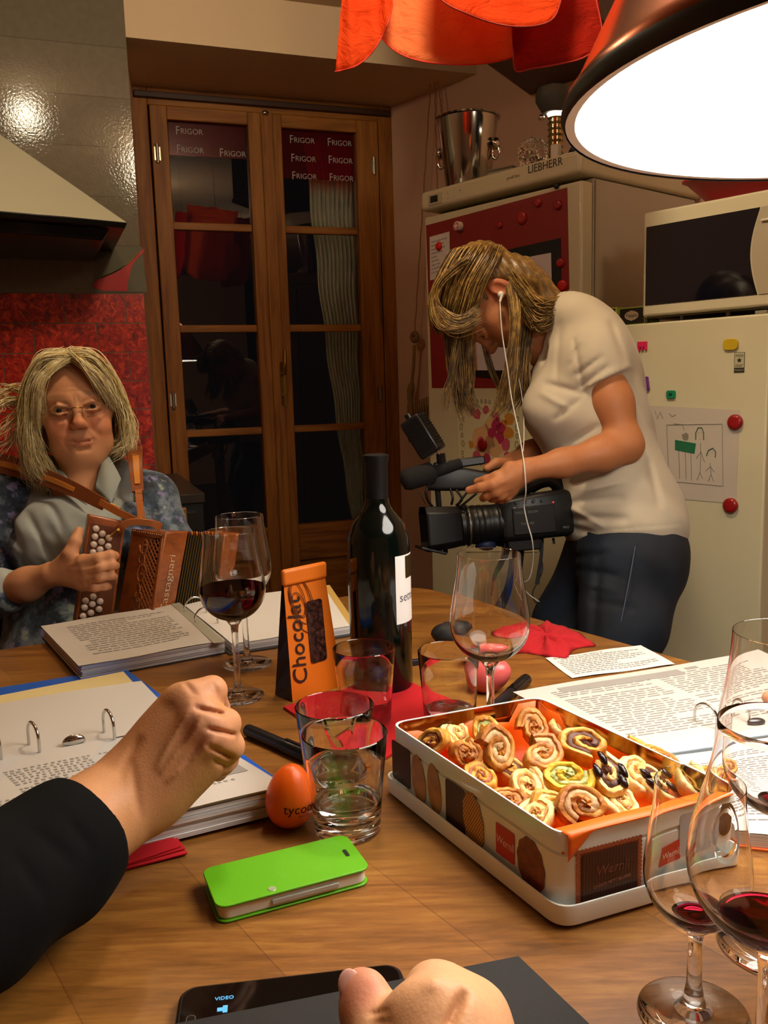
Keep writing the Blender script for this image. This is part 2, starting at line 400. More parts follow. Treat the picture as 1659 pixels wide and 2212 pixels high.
obj('bolt_cap', sphere((.535, .05, 2.235), (.015, .012, .01)), M_CHROME, dr, DF, smooth=True)
# translucent chocolate wrappers stuck to the upper panes
def filmmat():
    m, nt, p = mat('crimson film'); nt.nodes.remove(p)
    tr = nt.nodes.new('ShaderNodeBsdfTransparent'); tr.inputs[0].default_value = (.90, .05, .04, 1)
    df = nt.nodes.new('ShaderNodeBsdfDiffuse'); df.inputs[0].default_value = (.16, .012, .02, 1)
    gl = nt.nodes.new('ShaderNodeBsdfGlossy'); gl.inputs[1].default_value = .2
    v = coords(nt); n = noise(nt, v, 8, 2)
    a = nt.nodes.new('ShaderNodeMixShader'); b = nt.nodes.new('ShaderNodeMixShader'); a.inputs[0].default_value = .32; b.inputs[0].default_value = .03
    nt.links.new(math_(nt, 'ADD', math_(nt, 'MULTIPLY', n, .1), .16), a.inputs[0])
    nt.links.new(tr.outputs[0], a.inputs[1]); nt.links.new(df.outputs[0], a.inputs[2]); nt.links.new(a.outputs[0], b.inputs[1]); nt.links.new(gl.outputs[0], b.inputs[2])
    nt.links.new(b.outputs[0], nt.nodes['Material Output'].inputs[0]); return m
M_FILM = filmmat(); M_FT = pm('a89c98', .6)
def frigor(label, x0, x1, z0, z1, words):
    poly = [(x0, z0), (x1, z0), (x1, z1), (x0, z1)]
    s = thing('wrapper_film', label, 'window film', DF @ T((x0 + x1) / 2, .0065, z0))
    obj('film', box(x0, x1, .0062, .0066, z0, z1), M_FILM, s, DF)
    for (px, py) in words:
        wx, wz = on_door(px, py, .007)
        g1 = text_geo('F', .046, .0001, sx=.8); g2 = text_geo('RIGOR', .030, .0001, 'LEFT', sx=.98)
        g = join(xf(g1, T(-.040, .002, 0)), xf(g2, T(-.030, .001, 0)))
        Mt = DF @ T(wx, .0069, wz) @ Matrix(((-1, 0, 0, 0), (0, 0, 1, 0), (0, 1, 0, 0), (0, 0, 0, 1)))
        obj('lettering', g, M_FT, s, Mt)
frigor('dark red film with three pale words on the left door pane', .612, .915, 2.065, 2.188, [(406, 285), (408, 325), (500, 333)])
frigor('dark red film with six pale words on the right door pane', .152, .466, 2.0, 2.188, [(650, 304), (731, 310), (653, 344), (733, 348), (655, 382), (735, 386)])
# pale curtain drawn aside outside the pane
def curt(u, v):
    z = 2.25 - 1.95 * v
    xr = .125; xl = .345 - .20 * v + .03 * sin(v * 3)
    x = xl + (xr - xl) * u
    x += .004 * sin(v * 40)
    return (x, -.10 + .012 * sin(u * 62 + .8 * sin(v * 4)) - .01 * u, z)
g = grid(curt, 120, 60)
def curtm():
    m, nt, p = mat('outer curtain'); v = coords(nt, (60, 1, 2)); n = noise(nt, v, 3, 4)
    nt.links.new(ramp(nt, n, [(.3, 'c0bca6'), (.7, 'e8e3cd')]), p.inputs['Base Color']); p.inputs['Roughness'].default_value = .9; p.inputs['Subsurface Weight'].default_value = .2; return m
cu = obj('curtain', g, curtm(), M=DF, smooth=True); tag(cu, 'narrow pale gathered curtain hanging behind the right leaf of the glass door', 'curtain')
so = cu.modifiers.new('s', 'SOLIDIFY'); so.thickness = .0015
# wooden beam box under the ceiling on the right
zb = 2.165
p0 = onz(1062, 137, zb); p1 = onz(1152, 203, zb); wdir = (p0 - p1) / np.linalg.norm(p0 - p1)
s_ = onz(1300, 40, zb)
wn = np.array([wdir[1], -wdir[0], 0]); 
if (s_ - p1) @ wn < 0: wn = -wn
wid = (s_ - p1) @ wn
q0 = p1 + wdir * .95; q1 = p1 - wdir * .30
M_LOFT = wood('dark beam wood', ('24140c', '3a2216', '4d2f1e'), 1, radians(-58), .5, .6, .05, pw=.12)
lo = slab('trim_2', [q0, q1, q1 + wn * wid, q0 + wn * wid], zb, ZC, M_LOFT)
obj('moulding', tube([q0 - wn * .008 + np.array([0, 0, zb + .01]) * [0, 0, 1] - np.array([0, 0, q0[2]]), q1 - wn * .008 + np.array([0, 0, zb + .01]) - np.array([0, 0, q1[2]])], .012, 8), pm('5a3a26', .5), lo)
# ================================================================ TABLE
ta = onz(900, 1263, TZ); tl = onz(0, 1402, TZ); tr_ = onz(1496, 1428, TZ)
e1 = (tl - ta) / np.linalg.norm(tl - ta); e2 = (tr_ - ta) / np.linalg.norm(tr_ - ta)
tang = math.atan2(e1[1], e1[0])
def round_poly(pts, r, n=8):
    out = []; m = len(pts)
    for i in range(m):
        a, b, c = [np.array(pts[(i + k) % m][:2], float) for k in (-1, 0, 1)]
        u = (a - b) / np.linalg.norm(a - b); v = (c - b) / np.linalg.norm(c - b)
        for k in range(n + 1):
            t = k / n; P0, P1, P2 = b + u * r, b, b + v * r
            out.append(tuple((1 - t) ** 2 * P0 + 2 * t * (1 - t) * P1 + t * t * P2))
    return out
tc = [ta, ta + e2 * 2.05, ta + e2 * 2.05 + e1 * 1.15, ta + e1 * 1.15]
tp = round_poly(tc, .07)
def area2(p): return sum(p[i][0] * p[(i + 1) % len(p)][1] - p[(i + 1) % len(p)][0] * p[i][1] for i in range(len(p)))
if area2(tp) < 0: tp = tp[::-1]
def tablewood():
    m, nt, p = mat('table top wood')
    v = coords(nt, (1, 9, 9), (0, 0, -math.atan2(e2[1], e2[0])))
    n1 = noise(nt, v, 3.2, 7, .62, 1.1); n2 = noise(nt, v, 24, 8, .7, .4)
    v3 = coords(nt, (1, 2.2, 1), (0, 0, -math.atan2(e2[1], e2[0]))); n3 = noise(nt, v3, 2.6, 3, .5, .5)
    f = math_(nt, 'ADD', math_(nt, 'MULTIPLY', n1, .62), math_(nt, 'MULTIPLY', n2, .38))
    c = ramp(nt, f, [(.34, '553310'), (.5, '825220'), (.66, 'a0702e')])
    br = nt.nodes.new('ShaderNodeTexBrick'); nt.links.new(coords(nt, (1, 1, 1), (0, 0, -math.atan2(e2[1], e2[0]))), br.inputs[0])
    br.inputs['Scale'].default_value = 1; br.inputs['Brick Width'].default_value = .85; br.inputs['Row Height'].default_value = .125
    br.inputs['Mortar Size'].default_value = .0007; br.inputs['Color1'].default_value = (.72, .70, .66, 1); br.inputs['Color2'].default_value = (1.12, 1.12, 1.12, 1)
    br.inputs['Mortar'].default_value = (.5, .42, .35, 1); br.offset = .43; br.inputs['Mortar Smooth'].default_value = .3
    c = mixc(nt, .8, c, br.outputs[0], 'MULTIPLY')
    c = mixc(nt, ramp(nt, n3, [(.42, '000000'), (.72, '9a9a9a')]), c, '9c7230', 'MIX')
    kn = nt.nodes.new('ShaderNodeTexVoronoi'); kn.inputs['Scale'].default_value = 2.3; nt.links.new(coords(nt, (1, 3.2, 1), (0, 0, -math.atan2(e2[1], e2[0]))), kn.inputs[0])
    c = mixc(nt, ramp(nt, kn.outputs['Distance'], [(.03, 'b0b0b0'), (.16, '000000')]), c, '4a2408', 'MIX')
    nt.links.new(c, p.inputs['Base Color'])
    mr = nt.nodes.new('ShaderNodeMapRange'); mr.inputs[3].default_value = .30; mr.inputs[4].default_value = .46; nt.links.new(n2, mr.inputs[0]); nt.links.new(mr.outputs[0], p.inputs['Roughness'])
    p.inputs['Coat Weight'].default_value = .12; p.inputs['Coat Roughness'].default_value = .3; bump(nt, p, n2, .12, .0008); return m
M_TW = tablewood()
tb = thing('dining_table', 'long brown wooden dining table with rounded corner, covered in binders and glasses', 'table', T(0.0, .4, 0))
obj('tabletop', prism(tp, TZ - .032, TZ), M_TW, tb, bevel=.005, fixn=True)
ctr = sum(np.array(c) for c in tc) / 4
ap = [c + (ctr - c) / np.linalg.norm(ctr - c) * .12 for c in tc]
M_TL = wood('table leg wood', ('4a280e', '6e4219', '8a5826'), 1, tang, .4)
obj('apron', join(*[prism(round_poly([a, b, b + (ctr - (a + b) / 2) * .04, a + (ctr - (a + b) / 2) * .04], .001, 1), TZ - .12, TZ - .032) for a, b in zip(ap, ap[1:] + ap[:1])]), M_TL, tb, fixn=True)
for c in ap:
    obj('leg', loft([[(c[0] + s * w, c[1] + t_ * w, z) for s, t_ in ((-1, -1), (1, -1), (1, 1), (-1, 1))] for z, w in ((0, .024), (TZ - .12, .036), (TZ - .034, .036))]), M_TL, tb, bevel=.004)
# ================================================================ PENDANT LAMP
PX, PY, PZ = PEND_POS
M_SH = pm('8a4522', .2, 1.0); M_COP = pm('b5622c', .2, 1.0)
lp = thing('pendant_lamp', 'wide dark copper pendant lamp with a glowing white opening hanging above the table', 'pendant lamp', T(PX, PY, PZ))
R0 = PEND_R
outer = [(R0 + .008, -.004), (R0 + .010, .010), (R0 + .001, .022), (R0 * .86, .10), (R0 * .66, .19), (R0 * .42, .265), (R0 * .2, .31), (.045, .325), (.03, .33)]
inner = [(.03, .322), (R0 * .2, .302), (R0 * .42, .257), (R0 * .66, .182), (R0 * .86, .092), (R0 - .006, .018), (R0, -.004)]
obj('shade', [(lathe(outer, 96), 0), (lathe(inner + [(R0 + .008, -.004)], 96), 1)], [M_SH, pm('f4efe6', .6)], lp, T(PEND_POS), smooth=50)
obj('rim', lathe([(R0 + .0085, -.006), (R0 + .012, .002), (R0 + .0085, .012)], 96), pm('1b1512', .35), lp, T(PEND_POS), smooth=True)
obj('diffuser', lathe([(0, .002), (R0 * .5, .001), (R0 - .0045, -.001), (R0 - .0045, .003), (0, .006)], 96), emitm('lamp diffuser', PEND_COL, PEND_EMIT), lp, T(PEND_POS), smooth=40)
obj('cap', lathe([(.03, .325), (.03, .37), (.012, .39), (0, .39)], 24), M_COP, lp, T(PEND_POS), smooth=40)
obj('cord', tube([(0, 0, .38), (0, 0, ZC - PZ - .02)], .004, 8), M_BLACK, lp, T(PEND_POS))
obj('canopy', lathe([(0, ZC - PZ), (.05, ZC - PZ), (.045, ZC - PZ - .025), (0, ZC - PZ - .03)], 24), M_COP, lp, T(PEND_POS), smooth=40)
# ================================================================ FRIDGE WALL
a40 = radians(40.4); FN = np.array([cos(a40), sin(a40), 0]); FX = np.array([sin(a40), -cos(a40), 0])
FO = onz(915, 415, 1.75); FO[2] = 0
FM = Matrix.Identity(4)
for i in range(3): FM[i][0] = FX[i]; FM[i][1] = FN[i]; FM[i][3] = FO[i]
def onf(x, y, off=0.0):
    p = onp(x, y, FO + FN * off, FN); d = p - FO; return float(d @ FX), float(p[2])
M_CREAM = pm('cfc7a6', .35, coat=.2, var=.04, vs=3); M_CREAM2 = pm('b9b094', .4); M_GREY = pm('bcb4a4', .4, var=.03, vs=2); M_FRZ = pm('d4ccaa', .45, var=.05, vs=5, bmp=.02, bs=60)
FW = .612
fg = thing('refrigerator', 'tall cream refrigerator with a red magnetic sheet on its door', 'refrigerator', FM)
obj('body', box(.004, FW - .002, .055, .58, .03, 1.685), M_GREY, fg, FM, bevel=.006)
obj('worktop', box(-.002, FW + .004, -.012, .60, 1.688, 1.748), M_CREAM, fg, FM, bevel=.012, seg=4)
obj('display', [(box(.035, .095, -.014, -.010, 1.70, 1.732), 0), (box(.045, .078, -.0155, -.012, 1.707, 1.727), 1)], [M_CREAM2, pm('1d1f14', .2)], fg, FM, bevel=.001)
obj('door', box(0, FW, 0, .050, .10, 1.672), M_CREAM, fg, FM, bevel=.007, seg=3)
obj('gasket', box(.006, FW - .006, .050, .056, .11, 1.665), pm('5f594a', .7), fg, FM)
obj('plinth', box(.02, FW - .02, .03, .5, .0, .10), pm('3a382f', .6), fg, FM)
obj('door_edge_strip', box(FW + .0, FW + .004, .057, .075, .1, 1.68), M_CREAM2, fg, FM)
VT = Matrix(((1, 0, 0, 0), (0, 0, -1, 0), (0, 1, 0, 0), (0, 0, 0, 1)))      # text plane -> front plane
def ftext(name, s, px, py, size, m, par, off, sx=1.0, shear=0, rot=0, bold=0.0):
    x, z = onf(px, py, off); o = obj(name, text_geo(s, size, .0004, sx=sx, shear=shear), m, par, FM @ T(x, off, z) @ VT @ Rz(rot)); return o
ftext('lettering', 'LIEBHERR', 1177, 358, .030, pm('3a382e', .5), fg, -.0125, sx=.95)
ftext('lettering', 'profi line', 1108, 382, .013, pm('8a846a', .5), fg, -.0125, shear=.2)
for px_, py_, s_t in ((967, 418, '1'), (968, 428, '\u2014'), (994, 411, 'A')): ftext('marking', s_t, px_, py_, .010, pm('8d876c', .5), fg, -.0125)
# red sheet
def fquad(name, pxs, off, m, label=None, cat=None, th=.0008, par=None):
    P = [onf(x, y, off) for x, y in pxs]
    g = ([(a, off, b) for a, b in P] + [(a, off + th, b) for a, b in P], [(0, 1, 2, 3), (7, 6, 5, 4)] + [(i, 4 + i, 4 + (i + 1) % 4, (i + 1) % 4) for i in range(4)])
    o = obj(name, g, m, par, FM, fixn=True)
    if label: tag(o, label, cat)
    return o
fquad('magnetic_sheet', [(920, 487), (1225, 405), (1234, 838), (933, 838)], -.0012, pm('86201e', .5, var=.05, vs=8), 'large dark red magnetic sheet covering the upper fridge door', 'magnetic sheet')
# ruled note
def note(name, label, pxs, off, lines, paper='ddd6d0', ink='8f8a92', cat='note'):
    P = [onf(x, y, off) for x, y in pxs]
    def q(u, v): 
        a = np.array(P[0]) * (1 - u) + np.array(P[1]) * u; b = np.array(P[3]) * (1 - u) + np.array(P[2]) * u; c = a * (1 - v) + b * v; return (c[0], off, c[1])
    parts = [(([q(0, 0), q(1, 0), q(1, 1), q(0, 1)], [(0, 3, 2, 1)]), 0)]
    r = random.Random(len(label))
    for k in range(lines):
        v = .12 + .8 * k / lines; u = .08
        while u < .85:
            w = r.uniform(.03, .12)
            if u + w > .95: break
            g = ([(x, y - .0002, z) for x, y, z in (q(u, v), q(u + w, v), q(u + w, v + .25 / lines), q(u, v + .25 / lines))], [(0, 3, 2, 1)]); parts.append((g, 1)); u += w + r.uniform(.015, .04)
            if r.random() < .12: break
    o = obj(name, parts, [pm(paper, .8), pm(ink, .8)], None, FM); tag(o, label, cat); return o
note('paper_note', 'small white handwritten note held by a red magnet on the red sheet', [(928, 512), (971, 500), (972, 592), (929, 606)], -.0022, 9)
# framed print (dark frame, white page)
pf = thing('picture_frame', 'dark picture frame with a white page on the fridge door behind the bent woman', 'picture frame', FM @ T(.2, 0, 1.3))
fquad('frame', [(1003, 560), (1210, 514), (1214, 830), (1005, 812)], -.0035, pm('15171d', .4), th=.002, par=pf)
fquad('page', [(1020, 578), (1190, 546), (1196, 800), (1006, 800)], -.0044, pm('d8cdd2', .7), par=pf)
obj('drawing_shape', [(join(*[([(x, -.0050, z) for x, z in (onf(a, b), onf(a + 10, b), onf(a + 16, b + 95), onf(a + 3, b + 95))], [(0, 3, 2, 1)]) for a, b in ((1018, 705),)]), 0)], pm('b87b4d', .7), pf, FM)
# magnets
def magnet(px, py, r, label, col='c01512', h=.007, cat='magnet', group=None, off=-.0015, name='fridge_magnet'):
    x, z = onf(px, py, off)
    o = obj(name, lathe([(0, h), (r * .55, h), (r * .82, h * .92), (r, h * .55), (r, 0), (0, 0)][::-1], 28), pm(col, .25, coat=.3), None, FM @ T(x, off, z) @ Rx(pi / 2), smooth=50)
    return tag(o, label, cat)
magnet(949, 532, .0135, 'bright red round magnet holding the small note on the fridge', 'd81a14')
magnet(1081, 487, .009, 'smallest dark red round magnet at middle of the red sheet', '9c1b1b')
magnet(1128, 471, .0175, 'largest round red magnet near the top of the red sheet', 'a51c1a')
magnet(1163, 438, .0115, 'red round magnet highest on the red sheet below the lettering', 'a51c1a')
magnet(1206, 443, .0125, 'dark red round magnet in the top right corner of the red sheet', '931a1a')
magnet(1211, 568, .0125, 'red round magnet at the right edge of the dark picture frame', 'a81a1a')
magnet(1215, 617, .0155, 'bright red round magnet below the one at the frame edge', 'd01818')
magnet(1203, 402, .008, 'tiny black magnet on the cream fridge door above the red sheet', '15120f', off=-.001)
mg = thing('cross_magnet', 'white cylinder magnet with a red cross mark on the red sheet', 'magnet', FM)
x, z = onf(994, 489, -.002)
obj('cap', lathe([(0, 0), (.0135, 0), (.0135, .016), (.012, .018), (0, .018)], 28), pm('e8ddd0', .4), mg, FM @ T(x, -.002, z) @ Rx(pi / 2), smooth=40)
cr = join(box(-.008, .008, -.0003, .0003, -.0028, .0028), box(-.0028, .0028, -.0003, .0003, -.008, .008))
obj('cross', [(lathe([(.0, 0), (.0108, 0), (.0108, .0006), (0, .0006)], 24), 0)], pm('b84a3c', .5), mg, FM @ T(x, -.0198, z) @ Rx(pi / 2))
obj('cross', cr, pm('efe4d8', .5), mg, FM @ T(x, -.0209, z))
# flower drawing with chain links
fd = thing('flower_drawing', 'pink and orange flower painting framed by drawn chain links on the lower fridge door', 'drawing', FM @ T(.15, 0, 1))
fquad('paper', [(985, 862), (1150, 862), (1160, 1192), (1000, 1196)], -.0018, pm('d8d0a8', .7), par=fd)
rr = random.Random(3)
def blob(cx_, cy_, r, off, n=14):
    x, z = onf(cx_, cy_, off); k = r / 1000.0
    return ([(x + k * cos(2 * pi * i / n) * rr.uniform(.8, 1.2), off, z + k * sin(2 * pi * i / n) * rr.uniform(.8, 1.2)) for i in range(n)], [tuple(range(n))])
bl = {0: [(1045, 950, 46), (1065, 920, 30), (1040, 985, 34), (1070, 960, 38)], 1: [(1100, 905, 20), (1098, 935, 20), (1088, 915, 14), (1018, 960, 12)], 2: [(1030, 895, 17), (1022, 890, 14), (1050, 885, 13), (1070, 895, 15), (1030, 985, 17), (1092, 960, 18), (1040, 960, 22), (1095, 985, 14)], 3: [(1072, 918, 19), (1062, 935, 17), (1082, 925, 18), (1080, 945, 17), (1050, 990, 16), (1075, 905, 10), (1040, 995, 14)]}
obj('painted_flowers', [(join(*[blob(a, b, c, -.0022 - .0002 * k) for a, b, c in v]), k) for k, v in bl.items()], [pm('dcae7c', .8, var=.1, vs=60), pm('cf8a32', .8), pm('c25068', .8, var=.15, vs=60), pm('b02a55', .8, var=.1, vs=80)], fd, FM)
lk = []
for k, (a, b) in enumerate([(994, 866), (1002, 878), (995, 890), (1000, 905), (996, 922), (998, 940), (1000, 958), (999, 978), (1000, 992), (1012, 866), (1022, 866), (1031, 867), (1040, 867), (1049, 867), (1058, 868), (1118, 905), (1117, 924), (1117, 942), (1116, 960), (1000, 1173), (1010, 1176), (1020, 1177), (1030, 1176), (1040, 1177), (1050, 1178)]):
    x, z = onf(a, b, -.0024); h = .007 if k % 2 else .0095
    if 8 < k < 15: h = .006
    lk.append(tube([(x + h * .62 * cos(t * pi / 6), -.0024, z + h * sin(t * pi / 6)) for t in range(12)], .0008, 4, closed=True, caps=False))
for a_, b_ in ((0, 9), (9, 15), (15, 19), (19, 25)): obj('drawn_chain', join(*lk[a_:b_]), pm('4a452f', .7), fd, FM)
x, z = onf(1043, 960, -.004)
magnet(1043, 960, .018, 'dark red round magnet pinning the flower drawing', '8f1416', off=-.004)
# ---------------------------------------------------------------- things on the fridge
TOPZ = 1.748
def ontop(px, py, z=TOPZ): return onz(px, py, z)
bk_c = FM @ Vector((.075, .10, TOPZ))
# champagne bucket: find centre so that the bucket spans 943..1077 px
bx, by = None, None
def fl(x, y, z=TOPZ): return FM @ Vector((x, y, z))
bc = np.array(onp(1010, 265, FO + FN * .16, FN)); bh = 1.955
BK = T(bc[0], bc[1], TOPZ)
bk = thing('ice_bucket', 'shiny steel champagne bucket with knob handles on top of the fridge', 'bucket', BK)
bh_ = bc[2] - TOPZ + .01
obj('bucket_body', lathe([(0, .002), (.066, .002), (.069, .006), (.097, bh_ - .004), (.104, bh_ - .002), (.106, bh_ + .002), (.102, bh_ + .003), (.095, bh_ - .004), (.066, .01), (0, .01)], 72), pm('b0aca4', .13, 1.0), bk, BK, smooth=35)
for s in (0, pi):
    hM = BK @ Rz(radians(-32) + s)
    obj('knob', join(sphere((.100, 0, bh_ * .62), (.012, .020, .019)), tube([(.098 + .012 * sin(t * pi / 8), .0, bh_ * .62 - .006 + .022 * cos(t * pi / 8) - .018) for t in range(17)], .005, 8)), pm('d0ccc4', .08, 1.0), bk, hM, smooth=True)
# crumpled clear plastic bowl
def crumple(c, r, amp, seed, n=20, m=12):
    g = sphere((0, 0, 0), 1, n, m); q = random.Random(seed)
    V = []
    for v in g[0]:
        k = 1 + q.uniform(-amp, amp); V.append((c[0] + v[0] * r[0] * k, c[1] + v[1] * r[1] * k, c[2] + v[2] * r[2] * k))
    return V, g[1]
bw = onp(1150, 330, FO + FN * .06, FN)
o = obj('glass_bowl', crumple((0, 0, 0), (.045, .045, .042), .13, 4), M_GLASS, None, T(bw[0], bw[1], TOPZ + .043)); tag(o, 'crumpled clear plastic bowl beside the small lamp on the fridge', 'bowl')
dp = onp(1090, 365, FO + FN * .10, FN)
o = obj('glass_dish', [(box(-.045, .045, -.03, .03, 0, .028), 0), (box(-.047, .047, -.032, .032, .028, .034), 0)], pm('8d8674', .25, coat=.3), None, T(dp[0], dp[1], TOPZ + .001) @ Rz(-a40), bevel=.003); tag(o, 'low grey glass dish behind the bucket on the fridge', 'dish')
# small spotlight with metal stem
sp_ = onp(1200, 330, FO + FN * .16, FN); SM = T(sp_[0], sp_[1], TOPZ)
def hgt(px, py, P):   # height of the pixel row above a vertical through P
    lo_, hi_ = 0, 3.0
    for _ in range(40):
        m_ = (lo_ + hi_) / 2; v = RC @ (np.array([P[0], P[1], m_]) - EYE)
        if v[1] / v[2] * FPX + CY > py: lo_ = m_
        else: hi_ = m_
    return lo_
sl = thing('table_lamp', 'small lamp with dark pointed hood and ridged metal stem on the fridge', 'lamp', SM)
z1 = hgt(1195, 318, sp_) - TOPZ; z2 = hgt(1195, 250, sp_) - TOPZ; z3 = hgt(1195, 178, sp_) - TOPZ
prof = [(0, .0)] + [(.03, .0), (.03, .012), (.016, .014)]
for k in range(9): zz = .02 + (z2 - .03) * k / 8; prof += [(.020, zz), (.024, zz + .004), (.020, zz + .008)]
obj('stem', lathe(prof + [(0, z2 - .01)], 32), pm('b9ab85', .15, 1.0), sl, SM, smooth=40)
obj('bulb', lathe([(0, z2 - .022), (.012, z2 - .018), (.021, z2 - .002), (.026, z2 + .008), (0, z2 + .008)], 32), emitm('small bulb', (1, .85, .6), 10), sl, SM, smooth=True)
obj('hood', lathe([(0.0, z2 + .006), (.03, z2 + .007), (.050, z2 + .04), (.050, z2 + .055), (.045, z2 + .075), (.02, z3 - .012), (.004, z3), (0, z3)], 32), pm('3b3a31', .6), sl, SM @ T(-.008, 0, 0), smooth=50)
obj('ball_joint', sphere((-.045, -.02, z2 - .01), .009), M_CHROME, sl, SM, smooth=True)
for k in range(2):
    p_ = sp_ + FX * (.05 + .016 * k) + FN * .03
    o = obj('gold_tube', tube([(0, 0, 0), (0, 0, z2 - .02 - .02 * k)], .0075, 14), pm('b07a2c', .25, 1.0), None, T(p_[0], p_[1], TOPZ)); tag(o, 'gold coloured tube standing behind the small lamp on the fridge', 'tube', 'gold tubes on the fridge')
wb = onp(1201, 330, FO + FN * .03, FN)
o = obj('small_box', [(box(-.012, .012, -.01, .01, 0, .040), 0)], pm('c9c0ae', .5), None, T(wb[0], wb[1], TOPZ + .0005) @ Rz(-a40), bevel=.002); tag(o, 'tiny white box at the front corner of the fridge top', 'box')
wb2 = wb + FX * .055 + FN * .04
o = obj('folded_cloth', crumple((0, 0, 0), (.035, .03, .018), .1, 9), pm('2c2b28', .7), None, T(wb2[0], wb2[1], TOPZ + .019), smooth=True); tag(o, 'small dark cloth beside the tiny white box on the fridge', 'cloth')
wd_ = wb + FX * .15 + FN * .16
# ---------------------------------------------------------------- freezer
FZL, FZR, FZT = .66, 1.133, 1.284
fz = thing('freezer', 'waist high cream freezer with letter magnets beside the fridge', 'freezer', FM @ T(FZL, 0, 0))
obj('body', box(FZL + .004, FZR - .004, .055, .56, .03, FZT - .004), M_CREAM2, fz, FM, bevel=.005)
obj('door', box(FZL, FZR, 0, .05, .06, FZT), M_FRZ, fz, FM, bevel=.005, seg=3)
obj('hinge_cap', box(FZR - .04, FZR - .012, .004, .03, FZT - .0005, FZT + .008), pm('8a8570', .4), fz, FM, bevel=.002)
obj('plinth', box(FZL + .01, FZR - .01, .03, .5, 0, .06), pm('33302a', .6), fz, FM)
# rack between freezer and microwave
rk = [box(.79, 1.15, .02, .024, FZT + .012, FZT + .016), box(.79, 1.15, .4, .404, FZT + .012, FZT + .016)]
for k in range(14): x_ = .79 + .36 * k / 13; rk.append(tube([(x_, .02, FZT + .0145), (x_, .404, FZT + .0145)], .0016, 6))
for x_ in (.80, .90, 1.02, 1.14): rk += [box(x_ - .004, x_ + .004, .018, .026, FZT, FZT + .013), box(x_ - .004, x_ + .004, .398, .406, FZT, FZT + .013)]
o = obj('wire_rack', join(*rk), pm('6a6a5c', .3, .8), None, FM); tag(o, 'low wire rack lying on the freezer under the microwave', 'rack')
MWL, MWR, MWB, MWT = .800, 1.245, 1.3005, 1.556
mw = thing('microwave', 'white microwave oven with dark glass door standing on the freezer', 'microwave', FM @ T(MWL, 0, MWB))
obj('casing', box(MWL + .003, MWR - .003, .022, .36, MWB + .004, MWT - .003), M_CREAM2, mw, FM, bevel=.006)
xL, zTL = onf(1395, 515, -.001)
gl_top = [onf(1397, 491, 0), onf(1643, 440, 0)]; gl_bot = [onf(1397, 660, 0), onf(1641, 633, 0)]
def mwface():
    # frame around a window whose right edge is curved
    xa, xb = gl_top[0][0], gl_top[1][0]; zt, zb_ = gl_top[0][1], gl_bot[0][1]
    N = 24; L_, R_, TL = [], [], []
    edge = [(xb + .000 - .020 * sin(pi * t) ** 1.0 * (1 if 1 else 0) + .006 * (t < .0), zt + (zb_ - zt) * t) for t in [k / N for k in range(N + 1)]]
    V, F = [], []
    win = [(xa, zt), *edge, (xa, zb_)]
    V = [(x, -.0005, z) for x, z in win]; F = [tuple(range(len(win)))]
    return (V, F), edge, xa, zt, zb_
(wg, edge, xa, zt, zb_) = mwface()
obj('door_frame', box(MWL, MWR, 0, .024, MWB, MWT), pm('d3caaa', .3, coat=.3), mw, FM, bevel=.006, seg=3)
wg2 = ([(x, -.0015, z) for x, y, z in wg[0]] + [(x, .001, z) for x, y, z in wg[0]], None); n_ = len(wg[0])
obj('door_glass', (wg2[0], [tuple(range(n_)), tuple(range(2 * n_ - 1, n_ - 1, -1))] + [(i, (i + 1) % n_, n_ + (i + 1) % n_, n_ + i) for i in range(n_)]), pm('0c0f1a', .06, coat=.5), mw, FM, fixn=True)
ed2 = [(x + .004, -.0008, z) for x, z in edge]
obj('control_panel', join(([(x, -.0022, z) for x, y, z in ed2] + [(MWR - .006, -.0022, z) for x, y, z in ed2], [(i, i + 1, n2 + i + 1, n2 + i) for n2 in [len(ed2)] for i in range(len(ed2) - 1)])), pm('b3a890', .3, coat=.2), mw, FM)
obj('door_handle', box(xb_ - .0, MWR - .01, -.012, -.002, 0, .004) if False else tube([(gl_top[1][0] + .006, -.006, zt - .03), (MWR - .01, -.008, zt - .03)], .0025, 8), pm('e8e2cf', .2), mw, FM)
for x_ in (MWL + .03, MWR - .03):
    for y_ in (.06, .33): obj('foot', tube([(x_, y_, MWB - .0005), (x_, y_, MWB + .006)], .010, 12), M_BLACK, mw, FM)
# tray on the microwave
TRM = FM @ T(1.09, .17, MWT)
def tray(w, h, fl, z1, th):
    return loft([[(x, y, z) for x, y in rpoly(a, b, .04, 6)] for a, b, z in ((w, h, 0), (w + fl, h + fl, z1), (w + fl + .012, h + fl + .012, z1 + .001), (w + fl + .012, h + fl + .012, z1 + .005), (w + fl, h + fl, z1 + .004), (w - th, h - th, th))])
o = obj('serving_tray', tray(.30, .26, .085, .052, .004), pm('a01a22', .35), None, TRM, smooth=40); tag(o, 'red plastic tray with flared sides on top of the microwave', 'tray')
tz = MWT + .005
j1 = obj('jar', lathe([(0, 0), (.03, 0), (.03, .08), (.028, .08), (.028, .004), (0, .004)], 28), pm('8d6a50', .2, coat=.4), None, FM @ T(1.00, .14, tz), smooth=40); tag(j1, 'brown glass jar at the left end of the red tray', 'jar')
j2 = obj('storage_box', join(box(-.05, .05, -.03, .03, 0, .09), box(-.052, .052, -.032, .032, .09, .098)), pm('b9b7ae', .3), None, FM @ T(1.09, .16, tz), bevel=.003); tag(j2, 'pale grey plastic box standing in the red tray', 'box')
j3 = obj('jar', lathe([(0, 0), (.035, 0), (.035, .07), (.02, .085), (0, .085)], 28), pm('7a3428', .3), None, FM @ T(1.20, .16, tz), smooth=40); tag(j3, 'dark red jar at the right end of the red tray', 'jar')
